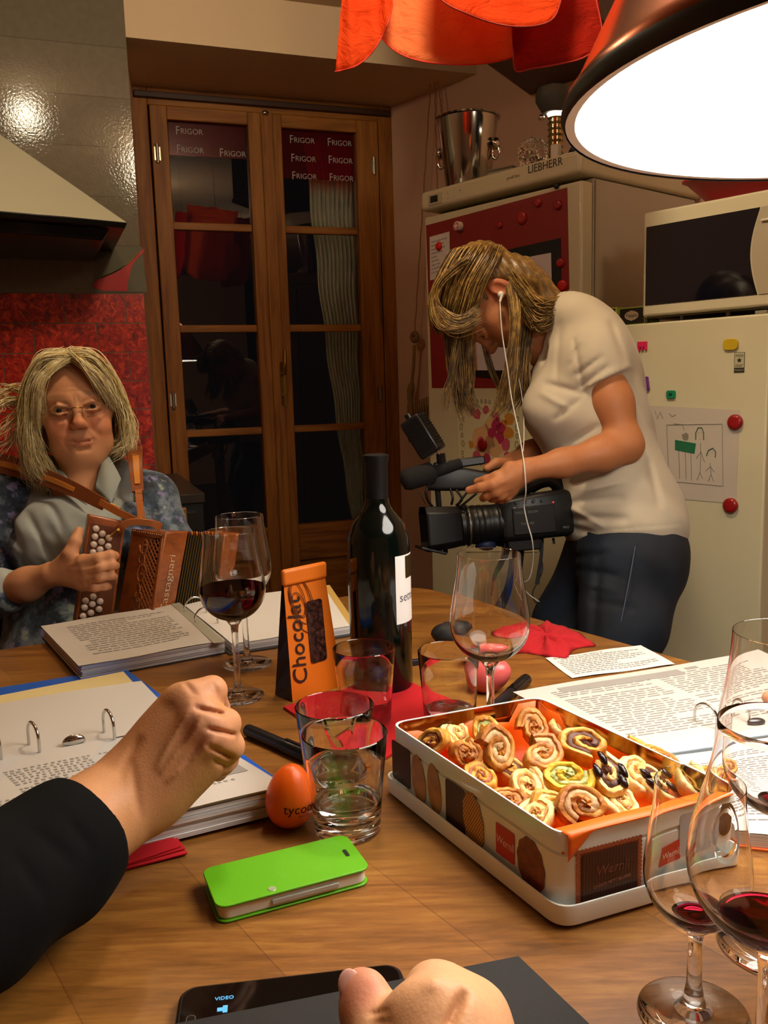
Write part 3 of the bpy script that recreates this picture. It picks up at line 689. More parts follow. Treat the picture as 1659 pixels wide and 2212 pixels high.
# foil boxes on the freezer
bxs = thing('foil_box', 'lime green and black box on the freezer left of the microwave', 'box', FM @ T(.7, .05, FZT))
xa_, za_ = onf(1336, 685, .035); xb2, _ = onf(1388, 685, .035)
obj('carton', box(xa_, xb2 + .01, .036, .10, FZT + .0008, FZT + .047), pm('93a82c', .5), bxs, FM, bevel=.001)
obj('black_label', box(xa_ + .004, xb2 + .004, .0345, .0362, FZT + .004, FZT + .044), pm('17150f', .4), bxs, FM)
xm = (xa_ + xb2) / 2 + .004
obj('emblem', prism([(xm + .021 * cos(t * pi / 12), .012 * sin(t * pi / 12) * (1.15 if t % 6 == 0 else 1)) for t in range(24)], 0, .0004), pm('b09a80', .5), bxs, FM @ T(0, .0342, FZT + .025) @ VT)
obj('lettering', text_geo('Toppits', .0125, .0002, sx=.9), pm('241a14', .5), bxs, FM @ T(xm, .0336, FZT + .025) @ VT)
bx2 = thing('foil_box', 'narrow lime green box at the freezer edge behind the white shirt', 'box', FM @ T(.66, .05, FZT))
xc_, _ = onf(1309, 685, .05); xd_, _ = onf(1333, 685, .05)
obj('carton', box(xc_, xd_, .05, .11, FZT + .0008, FZT + .052), pm('b5c44a', .5), bx2, FM, bevel=.001)
obj('black_label', box(xc_ + .006, xd_ - .006, .0488, .0502, FZT + .033, FZT + .049), pm('1a1812', .5), bx2, FM)
# freezer magnets
def shape_magnet(px, py, polys, label, col, rot=0, cat='magnet', h=.006):
    x, z = onf(px, py, 0); g = join(*[prism(p, 0, h) for p in polys])
    o = obj('letter_magnet', g, pm(col, .4), None, FM @ T(x, -.0004, z) @ VT @ Rz(rot), bevel=.0008, fixn=True); tag(o, label, cat); return o
shape_magnet(1389, 748, [[(-.013, -.002), (.013, -.002), (.013, .012), (-.013, .012)], [(-.013, -.012), (-.007, -.012), (-.007, -.0021), (-.013, -.0021)], [(-.003, -.010), (.003, -.010), (.003, -.0021), (-.003, -.0021)], [(.007, -.010), (.013, -.010), (.013, -.0021), (.007, -.0021)]], 'pink letter magnet at top left of the freezer door', 'e0245e')
shape_magnet(1580, 744, [rpoly(.036, .026, .010)], 'yellow letter magnet above the star sticker on the freezer', 'c9a820', .0)
shape_magnet(1397, 829, [rpoly(.016, .036, .003)], 'purple letter magnet close to the woman\'s back', '6a2a86', .15)
shape_magnet(1384, 818, [rpoly(.010, .012, .003)], 'tiny yellow magnet peeking out beside the purple one', 'b99a20', .15)
gm = shape_magnet(1451, 852, [rpoly(.024, .020, .005)], 'green letter magnet above the child drawing', '14845a')
obj('hole', prism([(.005 * cos(t * pi / 6), .004 * sin(t * pi / 6)) for t in range(12)], 0, .0003), pm('0a3a28', .6), gm, FM @ T(onf(1451, 852)[0], -.0068, onf(1451, 852)[1]) @ VT, fixn=True)
for px, py, lb in ((1589, 912, 'dark red round magnet at the top corner of the child drawing'), (1579, 1092, 'dark red round magnet at the bottom corner of the child drawing')):
    magnet(px, py, .0185, lb, '961a1c', h=.010, off=-.002)
st = thing('sticker', 'black and white star sticker below the yellow magnet on the freezer', 'sticker', FM)
x, z = onf(1597, 783, -.001)
obj('label_sheet', [(box(x - .0125, x + .0125, -.0012, -.0002, z - .0235, z + .0235), 0), (box(x - .0115, x + .0115, -.0014, -.0002, z - .0225, z - .013), 0)], [pm('2b2b24', .5)], st, FM)
obj('label_face', box(x - .0115, x + .0115, -.0014, -.001, z - .012, z + .0225), pm('bdb795', .5), st, FM)
star = [((.007 if k % 2 == 0 else .003) * sin(k * pi / 5), (.007 if k % 2 == 0 else .003) * cos(k * pi / 5)) for k in range(10)]
obj('star', prism(star, 0, .0002), pm('24241e', .5), st, FM @ T(x, -.0015, z + .005) @ VT, fixn=True)
obj('lettering', join(xf(text_geo('mio', .0125, .0001), T(0, .0165, 0)), xf(text_geo('star', .0125, .0001), T(0, -.0065, 0))), pm('24241e', .5), st, FM @ T(x, -.0016, z) @ VT)
obj('lettering', text_geo('MIGROS', .006, .0001), pm('a8a284', .5), st, FM @ T(x, -.0018, z - .018) @ VT)
# child drawing
cd = thing('child_drawing', 'white child drawing of two stick figures with green hair on the freezer', 'drawing', FM)
fquad('paper', [(1404, 876), (1598, 886), (1590, 1088), (1400, 1072)], -.0014, pm('c7bcae', .8), par=cd)
def fline(pts, r, off=-.0022): return tube([(onf(a, b, off)[0], off, onf(a, b, off)[1]) for a, b in pts], r, 4)
ink = [fline(p, .0005) for p in ([(1440, 918), (1560, 916), (1562, 1050), (1450, 1040)], [(1440, 918), (1445, 1035)], [(1466, 960), (1468, 1035)], [(1480, 965), (1482, 1036)], [(1492, 965), (1494, 1038)], [(1455, 915), (1475, 918), (1478, 930)],
      [(1513, 957), (1514, 985), (1512, 1020), (1505, 1038)], [(1512, 1020), (1518, 1034)], [(1514, 976), (1504, 990)], [(1514, 976), (1522, 998)], [(1534, 1000), (1536, 1025), (1530, 1040)], [(1536, 1025), (1542, 1040)], [(1534, 1008), (1524, 1018)], [(1534, 1008), (1543, 1020)],
      [(1508, 934), (1509, 936)], [(1516, 934), (1517, 936)], [(1512, 948), (1513, 950)], [(1531, 980), (1532, 981)], [(1538, 978), (1539, 979)], [(1415, 888), (1420, 905), (1426, 890), (1432, 904)], [(1445, 893), (1452, 900), (1460, 896)])]
obj('pencil_lines', join(*ink), pm('5c5a52', .8), cd, FM)
obj('green_hair', join(fline([(1503, 950), (1503, 935), (1508, 924), (1516, 924), (1520, 935), (1520, 950)], .0011), fline([(1526, 985), (1530, 973), (1540, 968), (1546, 976), (1545, 988)], .0011)), pm('1f5a34', .8), cd, FM)
fquad('green_block', [(1458, 950), (1503, 958), (1500, 980), (1458, 972)], -.0024, pm('1d6b46', .8, var=.2, vs=80), par=cd)
obj('grey_heart', join(blob(1480, 943, 9, -.0024)), pm('85806f', .8), cd, FM)
# ---------------------------------------------------------------- ropes and net on the right wall
WN = nw / np.linalg.norm(nw)
def onw(px, py, off): return onp(px, py, A - WN * off, WN)
M_ROPE = pm('a06c3c', .9, bmp=.5, bs=900); M_NET = pm('9a7a45', .95, bmp=.4, bs=600)
rp = thing('hanging_net', 'old net on brown cords with a wooden ring hanging against the right wall', 'hanging net', T(onw(935, 130, .06)))
top = onw(935, 132, .06); wob = [0, .002, -.002, .001, 0]
def cord(a, b, n=30):
    P = []
    for k in range(n + 1):
        t_ = k / n; p = np.array(a) * (1 - t_) + np.array(b) * t_; P.append(p + np.array([.0015 * sin(k * 1.9), .0, 0]))
    return P
obj('hook', tube([top + np.array([-.012, 0, .012]), top + np.array([.0, 0, .0]), top + np.array([.014, 0, .012])], .004, 8), M_BLACK, rp)
ring = onw(896, 728, .06)
obj('cord', tube(cord(onw(933, 135, .06), ring + np.array([0, 0, .02])), .0022, 6), M_ROPE, rp)
obj('cord', tube(cord(onw(938, 135, .06), onw(945, 410, .06)), .0022, 6), M_ROPE, rp)
obj('cord', tube(cord(onw(941, 135, .06), onw(958, 275, .06)), .0022, 6), M_ROPE, rp)
RM_ = frame(ring, -wd)
obj('wooden_ring', tube([(.016 * cos(t * pi / 12), 0, .016 * sin(t * pi / 12)) for t in range(24)], .010, 10, closed=True, caps=False), pm('8f6a3a', .6), rp, RM_, smooth=True)
nb_ = [onw(895, 745, .06), onw(893, 790, .06), onw(889, 830, .055), onw(886, 860, .055), onw(889, 900, .055), onw(888, 955, .05)]
obj('net_rope', tube(catmull(nb_, 6), [.007] * 12 + [.012, .015, .016, .016, .014, .013] + [.012] * 13, 8), M_NET, rp, smooth=True)
nets = []
for k in range(12):
    for s in (-1, 1):
        a_ = onw(884 + 5 * k, 950, .05); b_ = onw(891 + 5 * k + s * 9, 874 - 2 * k, .05)
        P = [(np.array(a_) * (1 - t_) + np.array(b_) * t_) + WN * .004 * s + np.array([0, 0, -.01 * sin(pi * t_)]) for t_ in np.linspace(0, 1, 8)]
        nets.append(tube(P, .0035, 5))
obj('net_mesh', join(*nets), M_NET, rp)
# ================================================================ TABLE THINGS
def otab(x, y, z=TZ): return np.array(onz(x, y, z))
TPT = TZ + .0004
# ---- wine glasses
M_WINE = glassm('red wine', (.16, .004, .012), 0, 1.34)
def wine_glass(P, h, rmax, rrim, rfoot, label, wine=None, hb=.47, group=None, stem=.0042):
    """hb: height share of the bowl bottom"""
    M = T(P[0], P[1], TPT)
    g = thing('wine_glass', label, 'wine glass', M, group)
    zb = h * hb; zm = zb + (h - zb) * .36
    def rad(z):
        t = (z - zb) / (zm - zb)
        if z < zm: return rmax * math.sqrt(max(0, 1 - (1 - t) ** 2.1)) if t > 0 else 0
        u = (z - zm) / (h - zm); return rmax + (rrim - rmax) * (u * u * (3 - 2 * u)) ** .85
    th = .0009
    zs = [zb + (zm - zb) * (k / 14) ** 1.6 for k in range(1, 15)] + [zm + (h - zm) * k / 16 for k in range(1, 17)]
    out = [(0, zb - .0005)] + [(rad(z), z) for z in zs]
    inn = [(max(.0, rad(z) - th * (1 - .45 * max(0, (z - zm) / (h - zm)))), z + (.004 * (1 - min(1, k / 12)))) for k, z in enumerate(zs)]
    prof = out + [(rrim - th * .28, h + .0002)] + inn[::-1] + [(0, zb + .0045)]
    obj('bowl', lathe(prof, 72), M_GLASS, g, M, smooth=50)
    obj('stem', lathe([(0, .0042), (stem * 2.6, .0042), (stem * 1.5, .010), (stem * 1.05, .022), (stem, zb * .55), (stem * .95, zb * .82), (stem * 1.3, zb * .93), (stem * 2.4, zb - .0002), (0, zb - .0002 - .0006)], 32), M_GLASS, g, M, smooth=True)
    obj('foot', lathe([(0, .0002), (rfoot * .98, .0002), (rfoot, .0010), (rfoot * .97, .0017), (rfoot * .5, .0026), (rfoot * .22, .0040), (0, .0041)], 64), M_GLASS, g, M, smooth=True)
    if wine:
        zw = zb + (h - zb) * wine
        pr = [(0, zb + .0050)] + [(max(0, rad(z) - th - .0003), z + (.004 * (1 - min(1, k / 12)))) for k, z in enumerate(zs) if z < zw - .001] 
        pr += [(max(0, rad(zw) - th - .0003), zw), (0, zw)]
        obj('wine', lathe(pr, 64), M_WINE, g, M, smooth=50)
    return g
def basefrom(px, py, h): p = onz(px, py, TZ + h); return p
wine_glass(basefrom(495, 1148, .22), .22, .0425, .034, .034, 'wine glass a third full of dark red wine, in front of the far binder', .38)
wine_glass(basefrom(517, 1114, .22), .22, .0425, .034, .036, 'almost empty wine glass standing just behind the one with wine', .035)
wine_glass(basefrom(1056, 1197, .22), .22, .0425, .0335, .034, 'empty wine glass standing behind the biscuit tin', None)
wine_glass(basefrom(1511, 1693, .155), .155, .0320, .0262, .034, 'small tasting glass with a red drop in front of the tin', .05, hb=.40, stem=.0045)
wine_glass(basefrom(1676, 1562, .22), 0.22, .0425, .0285, .036, 'large wine glass with a little red wine at the right edge, nearest of all', .085, hb=.44)
wine_glass(basefrom(1704, 1368, .228), .228, .0445, .0350, .039, 'tall empty wine glass cut by the right edge, over the right binder', .03, hb=.44)
# ---- tumblers
M_WATER = glassm('water', (.98, 1, 1), 0, 1.33)
def tumbler(P, label, h=.092, rt=.0385, rb=.030, water=None):
    M = T(P[0], P[1], TPT); g = thing('water_tumbler', label, 'glass', M, 'clear water tumblers' if False else None)
    th = .0017
    pr = [(0, .0), (rb - .003, 0), (rb, .0018), (rb + .0006, .012)] + [(rb + (rt - rb) * t, .012 + (h - .012) * t) for t in (.25, .5, .75, 1)] + [(rt - th * .5, h + .0008)]
    pr += [(rb + (rt - rb) * t - th, .012 + (h - .012) * t) for t in (1, .75, .5, .25, .06)] + [(rb - .006, .0125), (0, .0118)]
    obj('glass_body', lathe(pr, 72), M_GLASS, g, M, smooth=50)
    if water:
        zw = water; r2 = rb + (rt - rb) * (zw - .012) / (h - .012) - th - .0004
        obj('water', lathe([(0, .0128), (rb - .006, .0134), (rb - th - .0003, .017), (r2, zw), (0, zw)], 64), M_WATER, g, M, smooth=50)
    return g
tumbler(basefrom(744, 1584, .092), 'front water tumbler beside the orange egg, partly filled with water', water=.030)
tumbler(basefrom(722, 1524, .092), 'tumbler standing behind the front one beside the orange egg', water=.02)
tumbler(basefrom(786, 1400, .092), 'empty tumbler in front of the wine bottle', rt=.037)
tumbler(basefrom(969, 1406, .092), 'tumbler with a little water beside the pink egg', rt=.036, water=.022)
# ---- wine bottle
bp = onz(811, 983, TZ + .31); BM = T(bp[0], bp[1], TPT)
bt = thing('wine_bottle', 'tall dark wine bottle with white label and black capsule in the middle of the table', 'bottle', BM)
M_BOT = pm('060a07', .09, spec=.5)
br_ = .041
obj('bottle_glass', lathe([(0, .004), (.03, .0), (br_ - .002, .001), (br_, .006), (br_ + .0002, .19), (br_ - .0015, .205), (.034, .222), (.022, .236), (.0165, .246), (.0145, .258), (.014, .300), (.0155, .302), (.0155, .309), (0, .309)], 72), M_BOT, bt, BM, smooth=50)
obj('capsule', lathe([(.0152, .252), (.0150, .262), (.0155, .3), (.0168, .302), (.0168, .3098), (.012, .3112), (0, .3112)], 48), pm('060507', .5, spec=.3), bt, BM, smooth=50)
# label patch facing right/front
toc = math.atan2(-bp[1], -bp[0])
def arcpatch(r, a0, a1, z0, z1, n=24):
    return grid(lambda u, v: (r * cos(a0 + (a1 - a0) * u), r * sin(a0 + (a1 - a0) * u), z0 + (z1 - z0) * v), n, 4)
la0 = toc + radians(30); la1 = toc + radians(150)
lb = obj('label_sheet', arcpatch(br_ + .0006, la0, la1, .094, .183), pm('ddd9d6', .6), bt, BM, smooth=True)
obj('emblem', arcpatch(br_ + .0009, la0 + .42, la0 + 1.0, .152, .181), pm('4b3d1c', .3, .7), bt, BM, smooth=True)
def wraptext(s, size, r, a, z, m, par, M):
    g = text_geo(s, size, 0, 'LEFT'); V = [(r * cos(a + v[0] / r), r * sin(a + v[0] / r), z + v[1]) for v in g[0]]
    return obj('lettering', (V, g[1]), m, par, M)
wraptext('sette', .017, br_ + .0009, la0 + .13, .128, pm('5c5a60', .6), bt, BM)
wraptext('ponti', .007, br_ + .0009, la0 + .3, .108, pm('8c8a90', .6), bt, BM) if False else None
# ---- orange coffee bag
bl = otab(632, 1517); br2 = otab(742, 1480); bb = otab(600, 1502)
hbag = .172
ux = (br2 - bl) / np.linalg.norm(br2 - bl); wb_ = np.linalg.norm(br2 - bl); uy = np.array([-ux[1], ux[0], 0]); db = .034
GB = frame(bl, ux); GB[2][3] = TPT
bg = thing('paper_bag', 'standing orange paper bag of chocolate with handwriting and dark window', 'bag', GB)
def bagloop(z, w0, w1, d, pinch=0.0, lean=0.0):
    # loop: front-left, front-right, back-right, gusset mid right, back-left... with gusset crease
    y0 = lean; y1 = lean + d
    return [(w0, y0, z), (w0 + (w1 - w0) * .5, y0 - .0015 * (d > .01), z), (w1, y0, z), (w1 - pinch, (y0 + y1) / 2, z), (w1, y1, z), ((w0 + w1) / 2, y1, z), (w0, y1, z), (w0 + pinch, (y0 + y1) / 2, z)]
hs = [0, .01, .05, .09, .13, .15]
loops = [bagloop(z, .0 + .004 * z / .15, wb_ - .002 - .012 * z / .15, db * (1 - z / .152) + .004, .011 * min(1, z / .03), .013 * z / .15) for z in hs]
M_OR = pm('d26a12', .45, var=.08, vs=30, bmp=.08, bs=60); M_BR = pm('2a1711', .4)
gb_ = loft(loops); nf = len(gb_[1])
F0 = [f for i, f in enumerate(gb_[1])]
side = [(gb_[0], [f for i, f in enumerate(F0) if i < 40 and (i % 8) in (6, 7)])]
rest = [(gb_[0], [f for i, f in enumerate(F0) if not (i < 40 and (i % 8) in (6, 7))])]
obj('bag_body', [(rest[0], 0), (side[0], 1)], [M_OR, M_BR], bg, GB, fixn=True)
obj('top_fold', box(.001, wb_ - .013, .008, .016, .149, .171), M_OR, bg, GB @ T(.0, 0, 0), bevel=.004, seg=3)
# window
BT = Matrix(((1, 0, 0, 0), (0, 0, -1, 0), (0, 1, 0, 0), (0, 0, 0, 1)))
def bagm(x, z, off=.0022): 
    return GB @ T(x, .013 * z / .15 - off, z) @ Rx(-.086) @ BT
def chocm():
    m, nt, p = mat('chocolate window'); v = coords(nt); nt.links.new(ramp(nt, noise(nt, v, 160, 3), [(.35, '1a0c0a'), (.6, '40241d'), (.75, '6d4a3e')]), p.inputs['Base Color']); p.inputs['Roughness'].default_value = .2; return m
obj('window_panel', prism(rpoly(.026, .082, .004), 0, .0006), chocm(), bg, bagm(.047, .083, .0028), fixn=True)
obj('lettering', xf(text_geo('Chocolat', .031, .0001, shear=.15), Rz(pi / 2)), pm('2a1408', .6), bg, bagm(.0165, .076))
sc = []
for k, (a, b, c, d) in enumerate([(.022, .13, .012, .02), (.027, .128, .016, .028), (.024, .122, .01, .014), (.03, .120, .018, .032)]):
    sc.append(tube([(a + c * cos(t * pi / 10) - .0 + .3 * d * sin(t * pi / 10) * .3, b + d * sin(t * pi / 10) - c * cos(t * pi / 10), .0) for t in range(20)], .0006, 4, closed=True, caps=False))
obj('ink_doodle', join(*sc), pm('6b3208', .7), bg, bagm(0, 0, .0022))
# ---- egg shakers
def egg(P, L, r, label, col, word, tilt, az, tx=1):
    M = T(P[0], P[1], TPT + r * (1 if tx else 1)) @ Rz(az) @ Ry(tilt)
    g = thing('egg_shaker', label, 'egg shaker', T(P[0], P[1], TPT))
    n = 28; pr = []
    for k in range(n + 1):
        t = k / n; z = -L * .44 * cos(pi * t) ; u = z / (L * .5)
        rr_ = r * math.sqrt(max(0, 1 - (z / (L * .44)) ** 2)) * (1 - .16 * (z / (L * .44)))
        pr.append((rr_ if 0 < k < n else 0, z))
    obj('shell', lathe(pr, 56), pm(col, .38, coat=.15, bmp=.03, bs=300), g, M, smooth=True)
    return g, M
eh = .062
ep = otab(625, 1796)
e_, EM = egg(ep, .068, .0225, 'orange egg shaker beside the front tumbler', 'ee6208', 'tycoon', 0, 0)
eM = T(ep[0] + .001, ep[1] + .012, TPT + .0285) @ Ry(.10) @ Rz(0)
for c in [x for x in COL.objects if x.parent == e_]: c.matrix_basis = eM
def eggtext(s, size, r, par, M, m, ang, z0):
    g = text_geo(s, size, 0, sx=1); V = []
    for v in g[0]:
        z = z0 + v[1]; q = z / .030; rr_ = r * math.sqrt(max(.05, 1 - q * q)) * (1 - .16 * q) + .0004; a = ang + v[0] / r
        V.append((rr_ * cos(a), rr_ * sin(a), z))
    return obj('lettering', (V, g[1]), m, par, M)
eggtext('tycoon', .0125, .0225, e_, eM, pm('241008', .6), -pi / 2 + .62, -.003)
eggtext('PERCUSSION', .003, .0225, e_, eM, pm('5a2a10', .6), -pi / 2 + .85, -.010)
pp = otab(1062, 1502)
e2_, _ = egg(pp, .066, .0225, 'pink egg shaker lying beside the stem of the empty wine glass', 'cc5654', '', 0, 0)
eM2 = T(pp[0], pp[1] + .012, TPT + .0235) @ Rz(-.5) @ Ry(1.15)
for c in [x for x in COL.objects if x.parent == e2_]: c.matrix_basis = eM2
eggtext('tycoon', .0115, .0225, e2_, eM2, pm('34100c', .6), pi - .2, -.004)
# ---- napkins
def napkin(pts, layers, label, col, amp=.001, seed=1, name='napkin', th=.0009):
    t = thing(name, label, 'napkin', T(tuple(np.mean(pts, axis=0)[:2]) + (TPT,)))
    q = random.Random(seed)
    for k in range(layers):
        off = [np.array([q.uniform(-1, 1), q.uniform(-1, 1), 0]) * .0018 * k for _ in range(4)]
        P = [np.array(p) + o for p, o in zip(pts, off)]
        def f(u, v):
            p = (P[0] * (1 - u) + P[1] * u) * (1 - v) + (P[3] * (1 - u) + P[2] * u) * v
            return (p[0], p[1], TPT + .0004 + k * (th + .0007) + amp * (.5 + .5 * sin(u * 7 + seed + k)) * (.3 + .7 * v) * (k + 1) / layers)
        a = grid(f, 18, 18); b = ([(x, y, z + th) for x, y, z in a[0]], a[1]); n = 18
        bd_ = [i for i in range(n)] + [i * n + n - 1 for i in range(1, n)] + [n * n - 1 - i for i in range(1, n)] + [(n - 1 - i) * n for i in range(1, n - 1)]
        V = a[0] + b[0]; N2 = n * n; F = [f_[::-1] for f_ in a[1]] + [tuple(i + N2 for i in f_) for f_ in b[1]]
        F += [(bd_[i], bd_[(i + 1) % len(bd_)], bd_[(i + 1) % len(bd_)] + N2, bd_[i] + N2) for i in range(len(bd_))]
        obj('layer', (V, F), pm(col, .9, bmp=.25, bs=1500), t, smooth=40, fixn=True)
    return t
napkin([otab(612, 1532), otab(852, 1458), otab(1006, 1540), otab(800, 1662)], 2, 'large flat red napkin under the tumblers and the tin', 'b20714', .001, 2)
napkin([otab(185, 1905), otab(403, 1848), otab(368, 1803), otab(140, 1830)], 4, 'folded red napkin under the black sleeve', 'b90c1c', .0012, 5)
# crumpled napkin
def crump_nap():
    c = [otab(x, y) for x, y in ((1062, 1392), (1105, 1366), (1165, 1352), (1212, 1352), (1250, 1368), (1285, 1395), (1245, 1402), (1222, 1424), (1180, 1420), (1140, 1412), (1100, 1412))]
    ce = sum(c) / len(c); n = len(c); q = random.Random(11); V, F = [], []
    loops = []; K = 10; N = 66
    cc = catmull(c, 6, True)
    for k in range(K):
        s = 1 - k / (K - .5); lp_ = []
        for i, p in enumerate(cc):
            h = .0 if k == 0 else (.010 * sin(pi * min(1, (1 - s) * 1.3) / 1.6) + .004 * sin(p[0] * 150 + p[1] * 60) + .003 * sin(p[1] * 210 - p[0] * 80 + 1) + .0018 * q.uniform(-1, 1)) * min(1, k / 2)
            w = 1 + .03 * sin(i * 1.1) * (s > .5)
            p2 = ce + (p - ce) * s * w; lp_.append((p2[0], p2[1], TPT + (.0004 if k == 0 else .0022 + max(0, h))))
        loops.append(lp_)
    g = loft(loops, cap=True); return g
o = obj('napkin', crump_nap(), pm('a80f1a', .9, bmp=.2, bs=900), None, smooth=True); tag(o, 'crumpled dark red napkin behind the handwritten sheet', 'napkin')
# ---- sheets with print
def sheet_parts(P, z0, lines, seed=1, curl=0.0, n=14, margin=(.08, .08), dark=None, cols=1, inkw=.4, ln=(.02, .09), vertical=False):
    """P: 4 world corners (far-left, far-right, near-right, near-left); returns page and ink geometry"""
    P = [np.array(p, float) for p in P]; q = random.Random(seed)
    def f(u, v, o=0):
        p = (P[0] * (1 - u) + P[1] * u) * (1 - v) + (P[3] * (1 - u) + P[2] * u) * v
        return (p[0], p[1], p[2] + z0 + curl * (u - .5) ** 2 + .0006 * sin(u * 9 + v * 4 + seed) + o)
    a = grid(f, n, n); inkg = []
    def rect(u0, v0, u1, v1):
        m_ = 4; V = [f(u0 + (u1 - u0) * i / m_, v0 + (v1 - v0) * j, .0004) for j in (0, 1) for i in range(m_ + 1)]
        inkg.append((V, [(i, i + 1, m_ + 2 + i, m_ + 1 + i) for i in range(m_)]))
    for c in range(cols):
        u_0 = margin[0] + c * (1 - 2 * margin[0]) / cols; u_1 = u_0 + (1 - 2 * margin[0]) / cols - .03
        for k in range(lines):
            v = margin[1] + (1 - 2 * margin[1]) * k / lines; u = u_0 + (q.random() < .15) * .05; end = u_0 + (u_1 - u_0) * q.choice([1, 1, .95, .6, .85])
            if q.random() < .08: continue
            while u < end:
                w = q.uniform(*ln); w = min(w, end - u)
                if w < .006: break
                hh = (1 - 2 * margin[1]) / lines * inkw
                if vertical: rect(v, u, v + hh, u + w)
                else: rect(u, v, u + w, v + hh)
                u += w + q.uniform(.006, .014)
    if dark:
        for d in dark: rect(*d)
    return a, join(*inkg) if inkg else None
M_PAPER = pm('beb7b0', .6); M_PAPW = pm('dcd7d2', .7); M_INK = pm('8d8884', .8); M_INKD = pm('5f5b58', .8); M_STACK = None
def stackm(name='page stack'):
    m, nt, p = mat(name); v = coords(nt, (1, 1, 700)); n = noise(nt, v, 1.2, 2)
    nt.links.new(ramp(nt, n, [(.35, 'a9a6a6'), (.6, 'dedbd8')]), p.inputs['Base Color']); p.inputs['Roughness'].default_value = .7; return m
M_STACK = stackm()
def slabw(P, z0, z1, shrink=None):
    P = [np.array(p)[:2] for p in P]
    if area2(P) < 0: P = P[::-1]
    return prism([tuple(p) for p in P], z0, z1)
def page(par, P, z, lines, seed, name='page', m=None, ink=None, **k):
    a, i = sheet_parts([(p[0], p[1], z) for p in P], 0, lines, seed, **k)
    parts = [(a, 0)] + ([(i, 1)] if i else [])
    return obj(name, parts, [m or M_PAPER, ink or M_INK], par, fixn=False, smooth=False)
def ring(par, C_, dirv, r, zb_, hh=.030, tubr=.0016):
    d = np.array(dirv) / np.linalg.norm(dirv)
    P = [np.array([C_[0], C_[1], zb_]) - d * r]
    P += [np.array([C_[0], C_[1], zb_ + hh - r]) + d * r * -cos(pi * t / 12) + np.array([0, 0, r * sin(pi * t / 12)]) for t in range(13)]
    P += [np.array([C_[0], C_[1], zb_]) + d * r]
    return obj('ring', tube(P, tubr, 10), M_CHROME, par, smooth=60)
# far binder ---------------------------------------------------------------
z1_ = TZ + .022
fbn = thing('ring_binder', 'open ring binder with printed sheets in front of the accordion player', 'binder', T(otab(400, 1390)))
Lf = [otab(88, 1352, z1_), otab(388, 1303, z1_), otab(487, 1388, z1_ - .004), otab(170, 1440, z1_)]
Rf = [otab(388, 1300, z1_ - .004), otab(700, 1262, z1_ - .006), otab(762, 1352, z1_ - .006), otab(497, 1390, z1_ - .004)]
def shrinkP(P, k, d=(0, 0, 0)): c = sum(np.array(p) for p in P) / 4; return [c + (np.array(p) - c) * k + np.array(d) for p in P]
obj('cover', join(slabw(shrinkP(Lf, 1.0), TPT, TPT + .002), slabw(shrinkP(Rf, 1.03), TPT, TPT + .002)), pm('2d2b2c', .5), fbn, fixn=True)
for k in range(6): obj('page_stack', slabw(shrinkP(Lf, .985 - .004 * (k % 3), (.001 * (k % 3), -.0015 * k % .004, 0)), TPT + .0022 + k * .0031, TPT + .0050 + k * .0031), M_STACK, fbn, fixn=True)
obj('page_stack', slabw(shrinkP(Rf, .97), TPT + .0022, TPT + .0135), M_STACK, fbn, fixn=True)
obj('divider', slabw([otab(640, 1268, z1_ - .006), otab(712, 1262, z1_ - .006), otab(772, 1350, z1_ - .006), otab(700, 1350, z1_ - .006)], TPT + .0092 + .0044, TPT + .0142), pm('c8a45a', .6), fbn, fixn=True)
page(fbn, Lf, z1_ + .0002, 16, 4, margin=(.14, .14), inkw=.42, ln=(.02, .07))
page(fbn, shrinkP(Rf, .965), z1_ - .0065, 0, 5, m=M_PAPW)
obj('plastic_edge', slabw([otab(370, 1306, z1_), otab(388, 1303, z1_), otab(487, 1388, z1_), otab(462, 1391, z1_)], z1_ + .0008, z1_ + .0013), pm('a6a392', .25), fbn, fixn=True)
sp_dir = np.array(otab(388, 1303)) - np.array(otab(487, 1388)); cross = np.array([sp_dir[1], -sp_dir[0], 0])
for (a, b) in ((422, 1322), (446, 1345)):
    c_ = otab(a, b, z1_ - .002); ring(fbn, c_, cross, .019, TPT + .012, .034)
# left binder ----------------------------------------------------------------
zl = TZ + .030
lb_ = thing('ring_binder', 'open blue ring binder under the fist at the left edge', 'binder', T(otab(150, 1640)))
upR = otab(305, 1468, zl); ringR = otab(400, 1568, zl); frR = otab(618, 1690, zl + .004); frL = otab(335, 1752, zl + .004)
edge_d = (np.array(otab(280, 1583, zl)) - np.array(otab(0, 1637, zl))); edge_d /= np.linalg.norm(edge_d)
def along(p, dist): return np.array(p) - edge_d * dist
Lw = .30
up = [along(upR, Lw), upR, ringR, along(ringR, Lw)]
lo_ = [along(ringR, Lw), ringR, frR, along(frR, Lw + .0)]
cv = [along(otab(268, 1447, TZ), .32), otab(268, 1447, TZ), otab(636, 1716, TZ), along(otab(636, 1716, TZ), .32)]
obj('cover', slabw(cv, TPT, TPT + .003), pm('1d55b8', .35, coat=.2), lb_, fixn=True)
for k in range(6):
    w = .004 * ((k * 7) % 3) / 2
    obj('page_stack', slabw([p + np.array([-.002 - w, w * .5, 0]) for p in lo_], TPT + .0035 + k * .0046, TPT + .0076 + k * .0046), M_STACK, lb_, fixn=True)
obj('page_stack', slabw(up, TPT + .0035, zl - .0016), M_STACK, lb_, fixn=True)
obj('divider', slabw([along(otab(266, 1447, zl), .3), otab(266, 1447, zl - .010), otab(300, 1474, zl - .003), along(otab(300, 1474, zl), .3)], zl - .013, zl - .0122), pm('cdbb86', .6), lb_, fixn=True)
page(lb_, up, zl, 0, 8, m=M_PAPER, curl=-.004)
